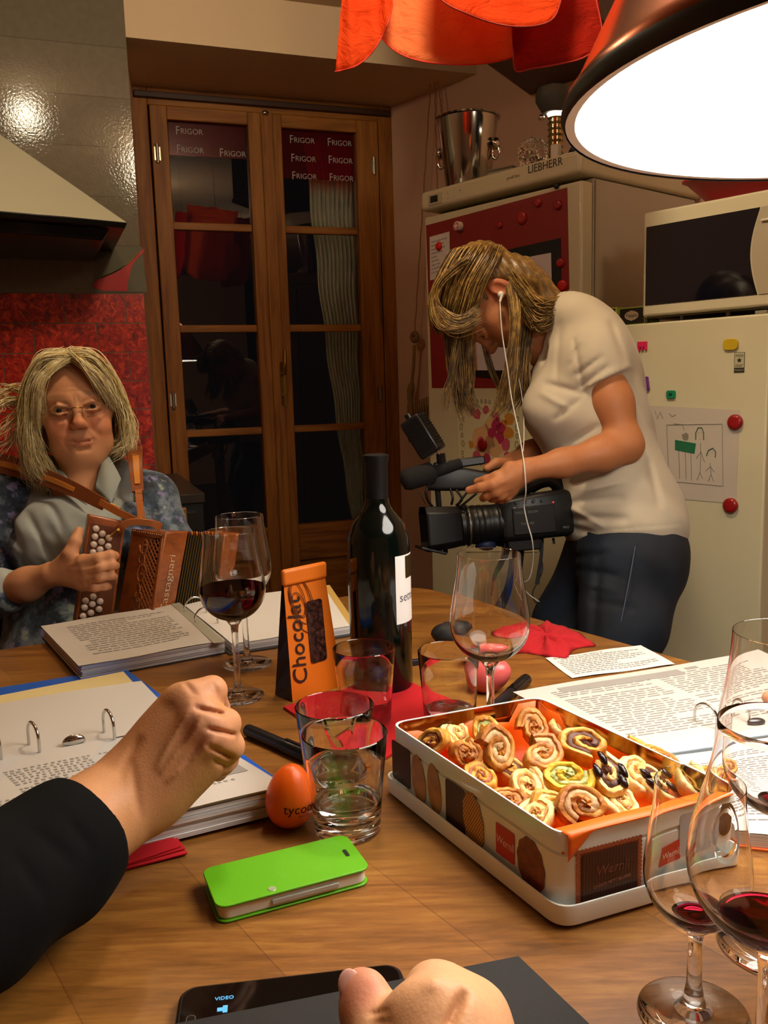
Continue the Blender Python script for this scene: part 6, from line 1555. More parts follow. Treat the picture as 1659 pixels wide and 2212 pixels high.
# collar: two lapels
M_COL = pm('959c98', .8, bmp=.15, bs=800)
def patch(pts, th=.0025):
    """four corner patch with slight bulge"""
    P = [np.array(p) for p in pts]; n_ = np.cross(P[1] - P[0], P[3] - P[0]); n_ /= np.linalg.norm(n_)
    if n_ @ (EYE - P[0]) < 0: n_ = -n_
    a = grid(lambda u, v: (P[0] * (1 - u) + P[1] * u) * (1 - v) + (P[3] * (1 - u) + P[2] * u) * v + n_ * .012 * sin(pi * u) * sin(pi * v), 10, 10)
    return a
for pts in ([J(128, 992, 1.77), J(150, 1040, 1.70), J(188, 1090, 1.655), J(100, 1040, 1.70)], [J(228, 975, 1.76), J(262, 1035, 1.69), J(240, 1090, 1.66), J(205, 1055, 1.68)]):
    o = obj('collar', patch(pts), M_COL, W1, smooth=True, fixn=True); s_ = o.modifiers.new('s', 'SOLIDIFY'); s_.thickness = .003
# trousers, legs, shoes below the table, on a chair
M_TR = pm('15151b', .8)
S = Sdf()
hipz = .52
hL, hR = np.array([-.80, 1.86, hipz]), np.array([-.62, 1.90, hipz])
S.cone(hL, hR, .11, .11, .06)
ft = []
for h_, dx in ((hL, -.02), (hR, .03)):
    kn = h_ + np.array([dx + .10, -.40, .01]); an = np.array([kn[0], kn[1] - .02, .085]); S.chain([h_, kn, an], [.085, .062, .045], .05); ft.append(an)
sobj('trousers', S.mesh(.009), M_TR, W1)
for an in ft: obj('shoe', sphere((0, 0, 0), (.045, .12, .042), 20, 12), pm('1a1613', .5), W1, T(an[0], an[1] - .06, .043), smooth=True)
# ---------------------------------------------------------------- accordion
M_AW = wood('accordion wood', ('5e2d10', '8f4a1b', 'a85c26'), 3, .5, .3, 0, .4, stretch=6); M_AWD = pm('4a2410', .4); M_LEA = pm('9c5520', .4, var=.1, vs=40, coat=.2)
AC = thing('accordion', 'brown wooden button accordion with carved lattice grille and black bellows', 'accordion', T(J(320, 1250, 1.55)))
def quadbox(Q, dvec, shrink=0):
    Q = [np.array(q) for q in Q]; B_ = [q + dvec for q in Q]
    return ([tuple(q) for q in Q + B_], [(0, 1, 2, 3), (7, 6, 5, 4)] + [(i, 4 + i, 4 + (i + 1) % 4, (i + 1) % 4) for i in range(4)])
E0, G0, S0 = J(357, 1149, 1.50), J(285, 1144, 1.56), J(408, 1147, 1.535)
E1, G1, S1 = J(318, 1368, 1.50), J(246, 1378, 1.56), J(377, 1365, 1.535)
dn = E1 - E0
top = [E0, G0, G0 + (S0 - E0), S0]; bot = [p + dn for p in top]
obj('casing', ([tuple(p) for p in top + bot], [(0, 1, 2, 3), (7, 6, 5, 4), (0, 4, 5, 1), (1, 5, 6, 2), (2, 6, 7, 3), (3, 7, 4, 0)]), M_AW, AC, bevel=.003, fixn=True)
# grille frame of reference: origin E0 going to G0
gx = (G0 - E0); gw = np.linalg.norm(gx); gx /= gw; gh = np.linalg.norm(dn); gz = dn / gh; gn = np.cross(gx, gz); 
if gn @ (EYE - E0) < 0: gn = -gn
GM = Matrix.Identity(4)
for i in range(3): GM[i][0] = gx[i]; GM[i][1] = gz[i]; GM[i][2] = gn[i]; GM[i][3] = (E0 + gn * .0008)[i]
obj('grille_recess', [(box(.006, gw - .004, .014, gh - .01, 0, .0006), 0)], pm('1e0e07', .7), AC, GM)
lat = []
for k in range(-6, 22):
    for sgn in (1, -1):
        # diagonal slats inside the right-hand strip
        y0 = .014 + k * .0115; x0, x1_ = .006, .046
        y1_ = y0 + sgn * .040
        pts = []
        for t_ in np.linspace(0, 1, 9):
            x_, y_ = x0 + (x1_ - x0) * t_, y0 + (y1_ - y0) * t_
            if .014 < y_ < gh - .012: pts.append((x_, y_, .0024))
        if len(pts) > 2: lat.append(tube(pts, .0013, 4, squash=1))
obj('lattice', join(*lat), pm('a5602c', .45), AC, GM)
cv = []
for k, (x_, y_, r_, tn, ph) in enumerate([(.052, .030, .014, 1.4, 0), (.056, .055, .012, 1.3, 2), (.050, .082, .016, 1.4, 3.5), (.057, .108, .012, 1.2, 1), (.052, .132, .014, 1.4, 5), (.056, .158, .013, 1.3, 2), (.050, .040, .010, 1.2, 4), (.046, .070, .009, 1.2, 1), (.047, .120, .010, 1.2, 0)]):
    pts = [(x_ + r_ * (1 - .8 * t_) * cos(ph + tn * 2 * pi * t_), y_ + r_ * 1.3 * (1 - .8 * t_) * sin(ph + tn * 2 * pi * t_), .0026) for t_ in np.linspace(0, 1, 20)]
    cv.append(tube(pts, [.0022 - .0010 * t_ for t_ in np.linspace(0, 1, 20)], 5))
obj('carved_scrolls', join(*cv), pm('a5602c', .45), AC, GM, smooth=True)
obj('grille_border', join(box(0, .007, .004, gh, 0, .004), box(gw - .006, gw, .004, gh, 0, .004), box(0, gw, .003, .013, 0, .004)), M_AW, AC, GM, bevel=.001)
beads = [sphere((.004 + k * (gw - .01) / 13, .0065, .004), .0014, 8, 6) for k in range(14)]
for k, b_ in enumerate(beads[:1]): obj('bead_trim', join(*beads), pm('c49a78', .4), AC, GM, smooth=True)
# front casing face with vertical name
sx_ = (S0 - E0); sw = np.linalg.norm(sx_); sx_ /= sw; sn = np.cross(sx_, -gz)
if sn @ (EYE - E0) < 0: sn = -sn
up_ = -gz; NM = Matrix.Identity(4); xa2 = up_; ya2 = np.cross(sn, xa2)
for i in range(3): NM[i][0] = xa2[i]; NM[i][1] = ya2[i]; NM[i][2] = sn[i]; NM[i][3] = (E0 + sx_ * sw * .48 + dn * .52 + sn * .0012)[i]
obj('lettering', text_geo('Castagnari', .0185, .0003, sx=1.35), pm('c9a888', .5), AC, NM)
obj('edge_bead', tube([E0 + sn * .001, E1 + sn * .001], .0016, 6), pm('b06a38', .4), AC)
# bellows
bel = []; n_f = 13
bx_ = sx_; bt0 = S0 + dn * .03
for k in range(n_f):
    a = .0018 + k * .0052; dep = G0 - E0
    for half, inn_ in ((0, 0.0), (1, .35)): pass
    o_ = bx_ * a + np.array([0, 0, -.0006 * k])
    r1_ = [S0 + o_ + dn * .02, S0 + dep + o_ + dn * .02, S0 + dep + o_ + dn * .98, S0 + o_ + dn * .98]
    c_ = sum(r1_) / 4; r2_ = [c_ + (p - c_) * .93 + bx_ * .0026 for p in r1_]
    bel.append((r1_, r2_))
loops = [l for pr in bel for l in pr]
obj('bellows', loft(loops), pm('0c0b0b', .55), AC, fixn=True)
trim = []
obj('bellows_edges', join(*[tube([r[0] + bx_ * 0, r[3]], .0009, 5) for r, _ in bel]), pm('6b5418', .4, .6), AC)
for k, (r, _) in enumerate(bel): obj('bellows_corner', sphere(r[0], (.0022, .0022, .004), 8, 6), pm('b88a2e' if k % 2 else '8e2418', .3, .7), AC, smooth=True)
endp = [p + bx_ * .004 for p in bel[-1][1]]; ce_ = sum(endp) / 4
obj('bass_end', loft([[ce_ + (p - ce_) * 1.08 for p in endp], [ce_ + (p - ce_) * 1.08 + bx_ * .045 for p in endp]]), M_AW, AC, bevel=.003, fixn=True)
# keyboard
K0, K1, K2, K3 = J(192, 1111, 1.515), J(272, 1127, 1.545), J(240, 1372, 1.545), J(160, 1352, 1.515)
kn = np.cross(K1 - K0, K3 - K0); kn /= np.linalg.norm(kn)
if kn @ (EYE - K0) < 0: kn = -kn
obj('keyboard', quadbox([K0, K1, K2, K3], -kn * .026), M_AW, AC, bevel=.003, fixn=True)
kc = (K0 + K1 + K2 + K3) / 4
obj('keyboard_panel', quadbox([kc + (p - kc) * np.array(.86) + kn * .0010 for p in (K0, K1, K2, K3)], -kn * .0006), pm('5a2d12', .35, var=.1, vs=30), AC, fixn=True)
def on_kb(px, py, off=0): return onp(px, py, K0 + kn * off, kn)
bw_m = pm('cbb6a4', .25, coat=.4)
for (px, py) in [(207, 1142), (221, 1153), (204.6, 1159), (235, 1162), (219, 1170), (202, 1176), (233.5, 1180), (216, 1187), (200.5, 1193), (184.6, 1298), (201, 1289), (216, 1299), (199, 1305), (182, 1312), (213.5, 1316), (196, 1324), (179, 1331)]:
    p = on_kb(px, py, .001); M = frame(p, np.cross([0, 0, 1], kn), z=kn)
    obj('button', lathe([(0, .0045), (.004, .0043), (.0057, .003), (.0060, 0), (0, 0)][::-1], 24), bw_m, AC, M, smooth=50)
# leather thumb strap
st_ = Jp((243, 1153, 1.515), (258, 1142, 1.49), (275, 1130, 1.485), (300, 1127, 1.49), (330, 1131, 1.50), (348, 1139, 1.515))
def strap(path, wdir, w, th, m, name, par, k=6):
    P = catmull(path, k); loops = []
    ws = w if hasattr(w, '__len__') else [w] * len(P)
    for i, p in enumerate(P):
        t_ = P[min(i + 1, len(P) - 1)] - P[max(0, i - 1)]; t_ = t_ / np.linalg.norm(t_); wd_ = np.array(wdir, float); wd_ = wd_ - t_ * (wd_ @ t_); wd_ /= np.linalg.norm(wd_); n_ = np.cross(t_, wd_)
        w2 = (w[0] + (w[1] - w[0]) * i / (len(P) - 1)) if hasattr(w, '__len__') else w
        loops.append([tuple(p + wd_ * a * w2 / 2 + n_ * b * th / 2) for a, b in ((-1, -1), (1, -1), (1, 1), (-1, 1))])
    return obj(name, loft(loops), m, par, bevel=min(.0008, th * .3), fixn=True)
strap(st_, camdir(.15, .9, .5), .013, .003, M_LEA, 'thumb_strap', AC)
obj('strap_buckle', tube([J(240, 1158, 1.512), J(256, 1144, 1.485)], .0028, 8), M_BRASS, AC)
# shoulder straps (parts of the accordion)
M_LEAD = pm('7a3c16', .4, var=.1, vs=40)
s1 = strap(Jp((-40, 998, 1.83), (10, 1003, 1.755), (60, 1018, 1.735), (120, 1040, 1.665), (170, 1062, 1.615), (225, 1090, 1.565)), camdir(-.25, .95, -.1), (.046, .022), .004, M_LEAD, 'shoulder_strap', AC)
strap(Jp((-40, 998, 1.8265), (10, 1003, 1.7515), (60, 1018, 1.7315), (120, 1040, 1.6615), (160, 1058, 1.621)), camdir(-.25, .95, -.1), (.014, .009), .0022, pm('c07a2c', .4), 'strap_stripe', s1)
strap(Jp((215, 1084, 1.56), (255, 1106, 1.54), (297, 1126, 1.515)), camdir(-.4, .9, 0), .013, .003, M_LEA, 'strap_end', s1)
obj('buckle', tube([tuple(p) for p in Jp((240, 1088, 1.55), (262, 1098, 1.54), (256, 1110, 1.54), (234, 1099, 1.55))], .0013, 6, closed=True, caps=False), M_BRASS, s1)
s2 = strap(Jp((290, 965, 1.80), (292, 985, 1.725), (294, 1020, 1.685), (298, 1062, 1.63)), camdir(1, 0, 0), (.034, .022), .004, M_LEAD, 'shoulder_strap', AC)
strap(Jp((291, 968, 1.785), (293, 986, 1.7205), (295, 1020, 1.6805), (297, 1045, 1.645)), camdir(1, 0, 0), (.015, .010), .0022, pm('c07a2c', .4), 'strap_stripe', s2)
strap(Jp((299, 1058, 1.632), (302, 1090, 1.59), (306, 1124, 1.535)), camdir(1, 0, 0), .013, .003, M_LEA, 'strap_end', s2)
obj('buckle', tube([tuple(p) for p in Jp((289, 1067, 1.62), (310, 1066, 1.62), (310, 1082, 1.60), (290, 1083, 1.60))], .0014, 6, closed=True, caps=False), M_BRASS, s2)
for (a, b) in ((303, 1119), (313, 1119), (341, 1128)): obj('rivet', sphere(J(a, b, 1.525), .0022, 10, 8), M_BRASS, AC, smooth=True)
# ---------------------------------------------------------------- chair under the player
M_CW = pm('9a6f40', .45, var=.1, vs=10)
ch = thing('dining_chair', 'light wooden chair under the accordion player, hidden behind the table', 'chair', T(-.70, 1.95, 0))
obj('seat', box(-.93, -.49, 1.70, 2.12, .40, .425), M_CW, ch, bevel=.006)
for x_ in (-.91, -.51):
    for y_ in (1.73, 2.10): obj('leg', box(x_ - .018, x_ + .018, y_ - .018, y_ + .018, 0, .40), M_CW, ch, bevel=.003)
    obj('back_post', box(x_ - .018, x_ + .018, 2.083, 2.118, .40, .86), M_CW, ch, bevel=.003)
obj('back_rail', box(-.93, -.49, 2.085, 2.11, .76, .85), M_CW, ch, bevel=.006)
# ================================================================ STANDING CAMERA WOMAN
W2 = thing('person', 'standing person in white T-shirt and jeans bent over a black camcorder', 'person', T(.48, 1.84, 0))
H2 = headmat(1068, 650, 1.885, camdir(-.30, .95, .02), camdir(-.95, -.30, .03))
CR = RC.T
S = Sdf(); w2 = add_head(S, H2, .98, .2)
S.cone(w2(0, .02, -.05), J(1215, 735, 1.885), .048, .050, .03); S.cone(w2(0, -.01, -.06), J(1175, 760, 1.87), .036, .034, .03)
S.cone(J(1215, 735, 1.885), J(1290, 880, 1.86), .06, .07, .05)
# near arm
S.cone(J(1250, 760, 1.86), J(1292, 775, 1.745), .05, .045, .04)
el2 = J(1350, 962, 1.705); wr2 = J(1140, 1014, 1.655)
S.chain([J(1292, 775, 1.745), J(1322, 870, 1.72), el2], [.040, .0375, .0335], .03); S.chain([el2, J(1300, 980, 1.69), J(1215, 1000, 1.67), wr2], [.0335, .0325, .0255, .0215], .022)
for q_ in ((1102, 1012, 1.645, .015), (1098, 1030, 1.64, .016), (1098, 1046, 1.645, .015), (1104, 1058, 1.66, .0135)): S.cone(wr2, J(*q_[:3]), .015, q_[3], .012)
for p_, r_ in (([(1100, 1018, 1.645), (1072, 1030, 1.64), (1050, 1037, 1.65), (1031, 1041, 1.665)], [.0125, .0105, .0095, .0080]),
               ([(1098, 1034, 1.638), (1065, 1047, 1.628), (1038, 1053, 1.635), (1013, 1059, 1.65)], [.0130, .0108, .0095, .0078]),
               ([(1098, 1048, 1.645), (1072, 1062, 1.635), (1053, 1070, 1.65), (1043, 1076, 1.67)], [.0125, .0108, .0095, .0078]),
               ([(1102, 1056, 1.655), (1082, 1070, 1.645), (1068, 1076, 1.66), (1060, 1078, 1.68)], [.0118, .0100, .0088, .0074]),
               ([(1108, 1060, 1.665), (1096, 1073, 1.66), (1084, 1080, 1.675), (1076, 1080, 1.69)], [.0100, .0088, .0078, .0068])):
    S.chain(Jp(*p_), r_, .005)
# far arm
S.chain([J(1235, 780, 1.98), J(1215, 960, 2.03), J(1150, 985, 1.95), J(1098, 1005, 1.88)], [.045, .040, .031, .023], .03)
for k in range(4): S.chain(Jp((1092, 1003 + 3 * k, 1.87 + .004 * k), (1068, 1008 + 5 * k, 1.86 + .012 * k), (1050, 1014 + 6 * k, 1.875 + .014 * k)), [.013, .010, .008], .006)
S.chain(Jp((1098, 1000, 1.87), (1072, 1000, 1.845), (1052, 1012, 1.835)), [.014, .0105, .008], .006)
sobj('body', S.mesh(.0026), skinm('skin of standing person', 'b87a50'), W2, color=paint('b4754b', [(w2(0, -.095, -.065), (.026, .016, .010), '8d4438', .7), (w2(.078, .008, 0), .03, 'bd6448', .5), (J(*(1013, 1059, 1.65)), .012, 'cf8c68', .5)]))
eyes(W2, H2, .98, '3a3020', (0, .3))
# T-shirt -------------------------------------------------------------------
S = Sdf()
def ce(px, py, d, r, k=.05, sub=False): S.ell(J(px, py, d), r, CR, k, sub)
ce(1262, 745, 1.86, (.078, .085, .135)); ce(1262, 800, 1.86, (.108, .085, .155)); ce(1268, 880, 1.855, (.122, .11, .150)); ce(1292, 965, 1.85, (.112, .11, .145)); ce(1325, 1060, 1.85, (.118, .11, .155)); ce(1352, 1135, 1.85, (.126, .10, .165))
ce(1192, 880, 1.79, (.055, .058, .05)); ce(1192, 885, 1.92, (.055, .058, .05))
S.cone(J(1235, 712, 1.86), J(1275, 775, 1.86), .072, .082, .04)
S.cone(J(1215, 690, 1.90), J(1240, 690, 1.80), .055, .05, .03)
S.ell(J(1152, 690, 1.87), (.062, .105, .070), CR, .008, True)
S.cone(J(1172, 760, 1.80), J(1166, 792, 1.78), .022, .004, .006, True)
S.ell(J(1362, 1165, 1.85) + camdir(-.10, 1.0, 0) * 1.003, (1, 1, 1), None, .006, True)
ad = camdir(.44, .90, 0); cpl = (J(1297, 824, 1.726), ad)
S.cone(J(1262, 765, 1.80), J(1290, 775, 1.745), .062, .056, .03); S.cone(J(1288, 765, 1.748), J(1312, 850, 1.726), .0575, .0525, .012, False, cpl)
TG = [((1240, 735), (1262, 850), 5, .005, 1.85), ((1262, 850), (1180, 830), 8, .006, 1.85), ((1255, 860), (1200, 905), 7, .006, 1.85), ((1340, 1010), (1240, 1045), 8, .007, 1.9), ((1345, 1040), (1260, 1062), 7, -.006, 1.9), ((1340, 1075), (1235, 1085), 8, .006, 1.9),
      ((1350, 1120), (1238, 1120), 9, .008, 1.9), ((1300, 1135), (1235, 1100), 6, -.006, 1.9), ((1280, 1150), (1236, 1140), 7, .007, 1.9), ((1400, 1000), (1425, 1090), 8, .006, 1.95), ((1320, 700), (1350, 780), 8, .005, 1.9), ((1230, 790), (1262, 745), 5, .004, 1.85), ((1245, 810), (1300, 770), 5, .005, 1.85), ((1252, 835), (1315, 790), 5, .005, 1.85),
      ((1235, 770), (1270, 725), 5, .004, 1.85), ((1210, 700), (1200, 860), 6, .003, 1.85), ((1170, 850), (1225, 880), 7, -.005, 1.85), ((1225, 960), (1290, 920), 7, .005, 1.85), ((1256, 846), (1338, 792), 1.6, -.0012, 1.8), ((1253, 838), (1334, 786), 1.6, .0010, 1.8), ((1240, 1158), (1470, 1138), 2, -.0014, 1.95), ((1240, 1152), (1470, 1131), 2, .0012, 1.95)]
def cr2(P): return .0024 * np.sin(P[:, 2] * 62 + P[:, 0] * 34 + 2.5 * np.sin(P[:, 0] * 19 + P[:, 1] * 12)) * (.35 + .65 * np.sin(P[:, 2] * 17 + 2) ** 2)
M_TEE = pm('bdb09a', .85, sheen=.15, bmp=.12, bs=1200, var=.04, vs=6)
tee = sobj('t_shirt', S.mesh(.0034, lambda P: cr2(P) + grooves(P, TG)), M_TEE, W2)
cf = [J(1297, 824, 1.726) + ad * -.001]
# jeans
S = Sdf()
S.ell(J(1350, 1185, 1.85), (.118, .10, .158), CR, .05); S.ell(J(1375, 1225, 1.85), (.080, .09, .13), CR, .05)
kn1, kn2 = J(1322, 1500, 1.74), J(1192, 1490, 1.93)
S.chain([J(1365, 1220, 1.77), J(1345, 1350, 1.75), kn1], [.100, .080, .060], .05); S.chain([J(1310, 1220, 1.93), J(1235, 1350, 1.93), kn2], [.098, .078, .060], .05)
f1_ = np.array([kn1[0] + .10, kn1[1] + .04, .09]); f2_ = np.array([kn2[0] + .02, kn2[1] + .06, .09])
S.chain([kn1, f1_], [.060, .045], .04); S.chain([kn2, f2_], [.060, .045], .04)
JG = [((1250, 1230), (1340, 1245), 7, .006, 1.9), ((1280, 1300), (1370, 1315), 7, .005, 1.9), ((1240, 1205), (1310, 1195), 6, .005, 1.9), ((1295, 1200), (1280, 1400), 9, .008, 1.9), ((1260, 1260), (1330, 1275), 6, -.004, 1.9), ((1240, 1185), (1360, 1180), 3, -.002, 1.9)]
def denim():
    m, nt, p = mat('dark denim'); v = coords(nt); n = noise(nt, v, 7, 4); w = noise(nt, v, 700, 2)
    c = ramp(nt, n, [(.35, '0e141e'), (.7, '1f2c3d')]); c = mixc(nt, .35, c, ramp(nt, w, [(.35, '0c1018'), (.7, '50617a')]), 'OVERLAY')
    nt.links.new(c, p.inputs['Base Color']); p.inputs['Roughness'].default_value = .85; bump(nt, p, w, .3, .0006); return m
jn = sobj('jeans', S.mesh(.0055, lambda P: grooves(P, JG) + .003 * np.sin(P[:, 2] * 48 + 3 * np.sin(P[:, 0] * 22)) * np.sin(P[:, 0] * 25 + 1) ** 2), denim(), W2)
obj('seam', tube(catmull(Jp((1372, 1180, 1.668), (1360, 1250, 1.662), (1344, 1330, 1.663), (1330, 1400, 1.672)), 8), .0012, 5), pm('4d5b72', .8), jn)
for f_ in (f1_, f2_):
    obj('shoe', loft([[(f_[0] - .05 + x * w * .9 + .015, f_[1] - .02 + y * w, z) for x, y in rpoly(2.2, 1, .45, 5)] for z, w in ((0, .085), (.02, .09), (.05, .082), (.085, .06))]), pm('20201f', .5), W2, bevel=.006)
# hair ------------------------------------------------------------------------
HB = hairm('dark blond hair', '2e1e0c', '775829', 'd0a858', 70)
S = Sdf()
def e2(c, r, k=.02, sub=False): S.ell(w2(*c), np.array(r) * .98, H2[:3, :3], k, sub)
e2((0, .022, .044), (.084, .100, .088)); e2((0, .052, -.02), (.070, .050, .075)); S.cone(w2(0, .062, -.04), J(1205, 668, 1.87), .046, .028, .03); S.cone(J(1150, 690, 1.865), J(1205, 672, 1.87), .038, .026, .03)
e2((0, -.085, -.035), (.062, .058, .10), .006, True); e2((.075, .006, -.004), (.022, .024, .034), .004, True)
h2 = sobj('hair', S.mesh(.0032, lambda P: .0016 * np.sin(P[:, 0] * 300 + P[:, 2] * 160)), HB, W2)
def hw(*pts): return [w2(*p) for p in pts]
ps = []
for k in range(13):                       # sweeping from the nape round the near side of the skull to the forehead
    a = k / 12; zz = -.005 + .128 * a; xx = .086 * math.sqrt(max(0.04, 1 - max(0, (zz - .03) / .105) ** 2))
    ps.append(hw((xx * .62, .108 - .035 * a, zz * .9), (xx * .95, .06, zz), (xx * 1.02, .0, zz + .012), (xx * .93, -.05, zz + .012), (xx * .6, -.088, zz * .8 + .018), (xx * .15, -.104, zz * .7 + .012)))
gA = strands(ps[3:], .0017, 60, .0055, 8, curl=.002, sides=3)
bang = []
for k in range(7): u = k / 6; bang.append(Jp((1010 - 8 * k, 560 + 6 * k, 1.80), (958 - 3 * k, 600 + 5 * k, 1.80), (934 + 2 * k, 652 + 2 * k, 1.80), (948 + 5 * k, 700 - 2 * k, 1.79), (985 + 3 * k, 714 - 4 * k, 1.785), (1034, 692 - 4 * k, 1.79)))
gB = strands(bang, .0015, 44, .0048, 9, curl=.002, sides=3)
nape = []
for k in range(8): nape.append(Jp((1105 + 3 * k, 590 + 9 * k, 1.80), (1135 + 2 * k, 630 + 10 * k, 1.79), (1165, 655 + 8 * k, 1.785), (1200, 655 + 5 * k, 1.80), (1238, 648 + 2 * k, 1.84)))
gC = strands(nape, .0017, 50, .007, 10, curl=.004, sides=3)
hang = []
for k in range(8): hang.append(Jp((965 + 9 * k, 690, 1.88), (966 + 8 * k, 745, 1.885), (972 + 7 * k, 810, 1.88), (985 + 5 * k, 870, 1.875), (992 + 7 * k, 905 - 3 * k, 1.87)))
gD = strands(hang, .0019, 14, .005, 11, curl=.005)
lock = []
for k in range(5): lock.append(Jp((1096 + 4 * k, 615, 1.795), (1106 + 3 * k, 680, 1.785), (1100 + 4 * k, 750, 1.785), (1088 + 5 * k, 820, 1.79), (1070 + 8 * k, 885, 1.80)))
gE = strands(lock, .0019, 16, .004, 12, curl=.004)
lk3 = []
for k in range(6): lk3.append(Jp((1120 + 6 * k, 700, 1.83), (1108 + 7 * k, 780, 1.84), (1095 + 9 * k, 850, 1.85), (1060 + 15 * k, 905 - 6 * k, 1.86)))
lk3 += [Jp((990, 700, 1.86), (975, 800, 1.86), (965, 850, 1.86), (962, 890, 1.86)), Jp((1045, 740, 1.9), (1060, 800, 1.9), (1085, 860, 1.9), (1050, 905, 1.9))]
gF = strands(lk3, .0019, 17, .0045, 13, curl=.006)
obj('hair_locks', join(gA, gB, gC, gD, gE, gF), HB, h2, smooth=True)
wisp = strands([Jp((1095, 548, 1.86), (1150, 590, 1.88), (1185, 630, 1.89)), Jp((990, 880, 1.87), (1010, 910, 1.86), (1050, 935, 1.85)), Jp((975, 850, 1.87), (958, 885, 1.87), (955, 900, 1.87))], .0006, 14, .006, 14, curl=.006)

# earphones -------------------------------------------------------------------
M_WH = pm('d9d5cc', .35)
ea = thing('earphones', 'white earphone with its cable running from the ear past the hands and camcorder', 'earphones', T(J(1083, 638, 1.79)))
obj('earbud', join(sphere(J(1082, 637, 1.793), (.007, .007, .008), 16, 10)), M_WH, ea, smooth=True)
obj('bud_stem', tube(Jp((1086, 632, 1.785), (1080, 652, 1.782)), .0026, 10), M_WH, ea)
obj('cable', tube(catmull(Jp((1080, 650, 1.782), (1082, 690, 1.772), (1086, 730, 1.77), (1097, 800, 1.765), (1105, 860, 1.76), (1120, 930, 1.73), (1128, 975, 1.66), (1133, 1010, 1.625), (1136, 1060, 1.63), (1132, 1090, 1.66), (1138, 1125, 1.665), (1150, 1170, 1.665), (1151, 1215, 1.70), (1143, 1250, 1.72), (1128, 1262, 1.74), (1140, 1282, 1.76), (1165, 1300, 1.78)), 8), .0013, 6), M_WH, ea, smooth=True)
obj('cable', tube(catmull(Jp((1094, 640, 1.90), (1110, 760, 1.86), (1128, 860, 1.82), (1132, 930, 1.78), (1130, 975, 1.70)), 6), .0011, 6), M_WH, ea, smooth=True)
# ---------------------------------------------------------------- camcorder
PX_ = 1.79 / FPX
KF = frame(J(950, 1140, 1.79), camdir(1, -.085, .10), z=camdir(.06, -1, 0))
cc = thing('camcorder', 'large black shoulder camcorder with lamp and microphone held by the standing person', 'camcorder', KF)
M_CB = pm('0c0c0e', .42, bmp=.05, bs=500); M_CB2 = pm('141416', .3); M_CF = pm('101012', .9, bmp=.4, bs=900)
def xl(prof, n=48): return xf(lathe(prof, n), Ry(pi / 2))
def octo(w, h, x, c=.3): return [(x, a, b) for a, b in ((-w / 2, -h / 2 * (1 - c)), (-w / 2 * (1 - c), -h / 2), (w / 2 * (1 - c), -h / 2), (w / 2, -h / 2 * (1 - c)), (w / 2, h / 2 * (1 - c)), (w / 2 * (1 - c), h / 2), (-w / 2 * (1 - c), h / 2), (-w / 2, h / 2 * (1 - c)))]
obj('lens_hood', loft([octo(.115, .092, -.034), octo(.118, .094, -.030), octo(.102, .086, .020), octo(.085, .080, .040), octo(.078, .074, .039), octo(.10, .083, -.034)][::1], cap=False), M_CB, cc, KF, bevel=.002, fixn=True)
obj('lens_glass', xl([(0, -.004), (.030, -.006), (.036, .0), (.036, .01), (0, .01)]), pm('0a0a14', .05, coat=.6), cc, KF, smooth=50)
obj('hood_knob', tube([(.008, 0, -.046), (.008, 0, -.054)], .005, 12), M_CB2, cc, KF)
obj('hood_flap', box(-.036, .018, -.05, .05, -.052, -.046), M_CB, cc, KF @ Ry(.30), bevel=.002)
pr = [(0, .03), (.041, .03), (.042, .036)]
for k in range(7): z_ = .04 + k * .013; pr += [(.040, z_), (.0425 - .0006 * k, z_ + .002), (.0425 - .0006 * k, z_ + .009), (.0395, z_ + .011)]
obj('lens_barrel', xl(pr + [(0, .132)], 64), M_CB, cc, KF, smooth=35)
obj('zoom_ring', xl([(.043, .056), (.0440, .057), (.0440, .059), (.043, .060)], 64), pm('8d8d80', .3, .9), cc, KF, smooth=True)
obj('camera_body', loft([[(x, a, b) for a, b in rpoly(w, h, .012, 3, (0, c))] for x, w, h, c in ((.125, .075, .075, .0), (.135, .085, .088, .004), (.20, .09, .095, .008), (.262, .09, .098, .010), (.275, .080, .088, .010))]), M_CB, cc, KF, smooth=40, bevel=.002)
obj('side_panel', box(.145, .235, -.048, -.044, -.028, .030), M_CB2, cc, KF, bevel=.002)
for k in range(4): obj('control_button', tube([(.155 + .018 * k, -.048, .040), (.155 + .018 * k, -.051, .040)], .0035, 10), pm('2a2a2c', .4), cc, KF)
obj('record_light', sphere((.232, -.049, .034), .0016, 8, 6), pm('a01010', .4, emit='ff2a30', es=2.5), cc, KF)
for (x, z, s_) in ((.175, .018, 'FOCUS  ZOOM'), (.175, -.005, 'FULL HD'), (.255, -.02, 'PRO')): obj('lettering', text_geo(s_, .007, .0001), pm('6a665a', .5), cc, KF @ T(x, -.0487, z) @ Rx(pi / 2))
obj('eyepiece_arch', tube(catmull([(.16, .01, .045), (.19, .01, .066), (.225, .005, .082), (.252, .0, .080), (.268, 0, .055), (.272, 0, .02)], 6), [.014] * 8 + [.018] * 23, 14), M_CB, cc, KF, smooth=True)
obj('grip', loft([[(x, a + .0, b) for a, b in rpoly(w, h, .014, 4, (.052, -.02))] for x, w, h in ((.10, .045, .05), (.14, .055, .07), (.20, .05, .07), (.235, .04, .05))]), M_CB, cc, KF, smooth=50)
obj('tripod_plate', box(.135, .205, -.03, .03, -.062, -.034), M_CB2, cc, KF, bevel=.003)
obj('blue_pouch', crumple((.095, 0, -.045), (.022, .018, .014), .12, 7, 16, 10), pm('0f1a3c', .6), cc, KF, smooth=True)
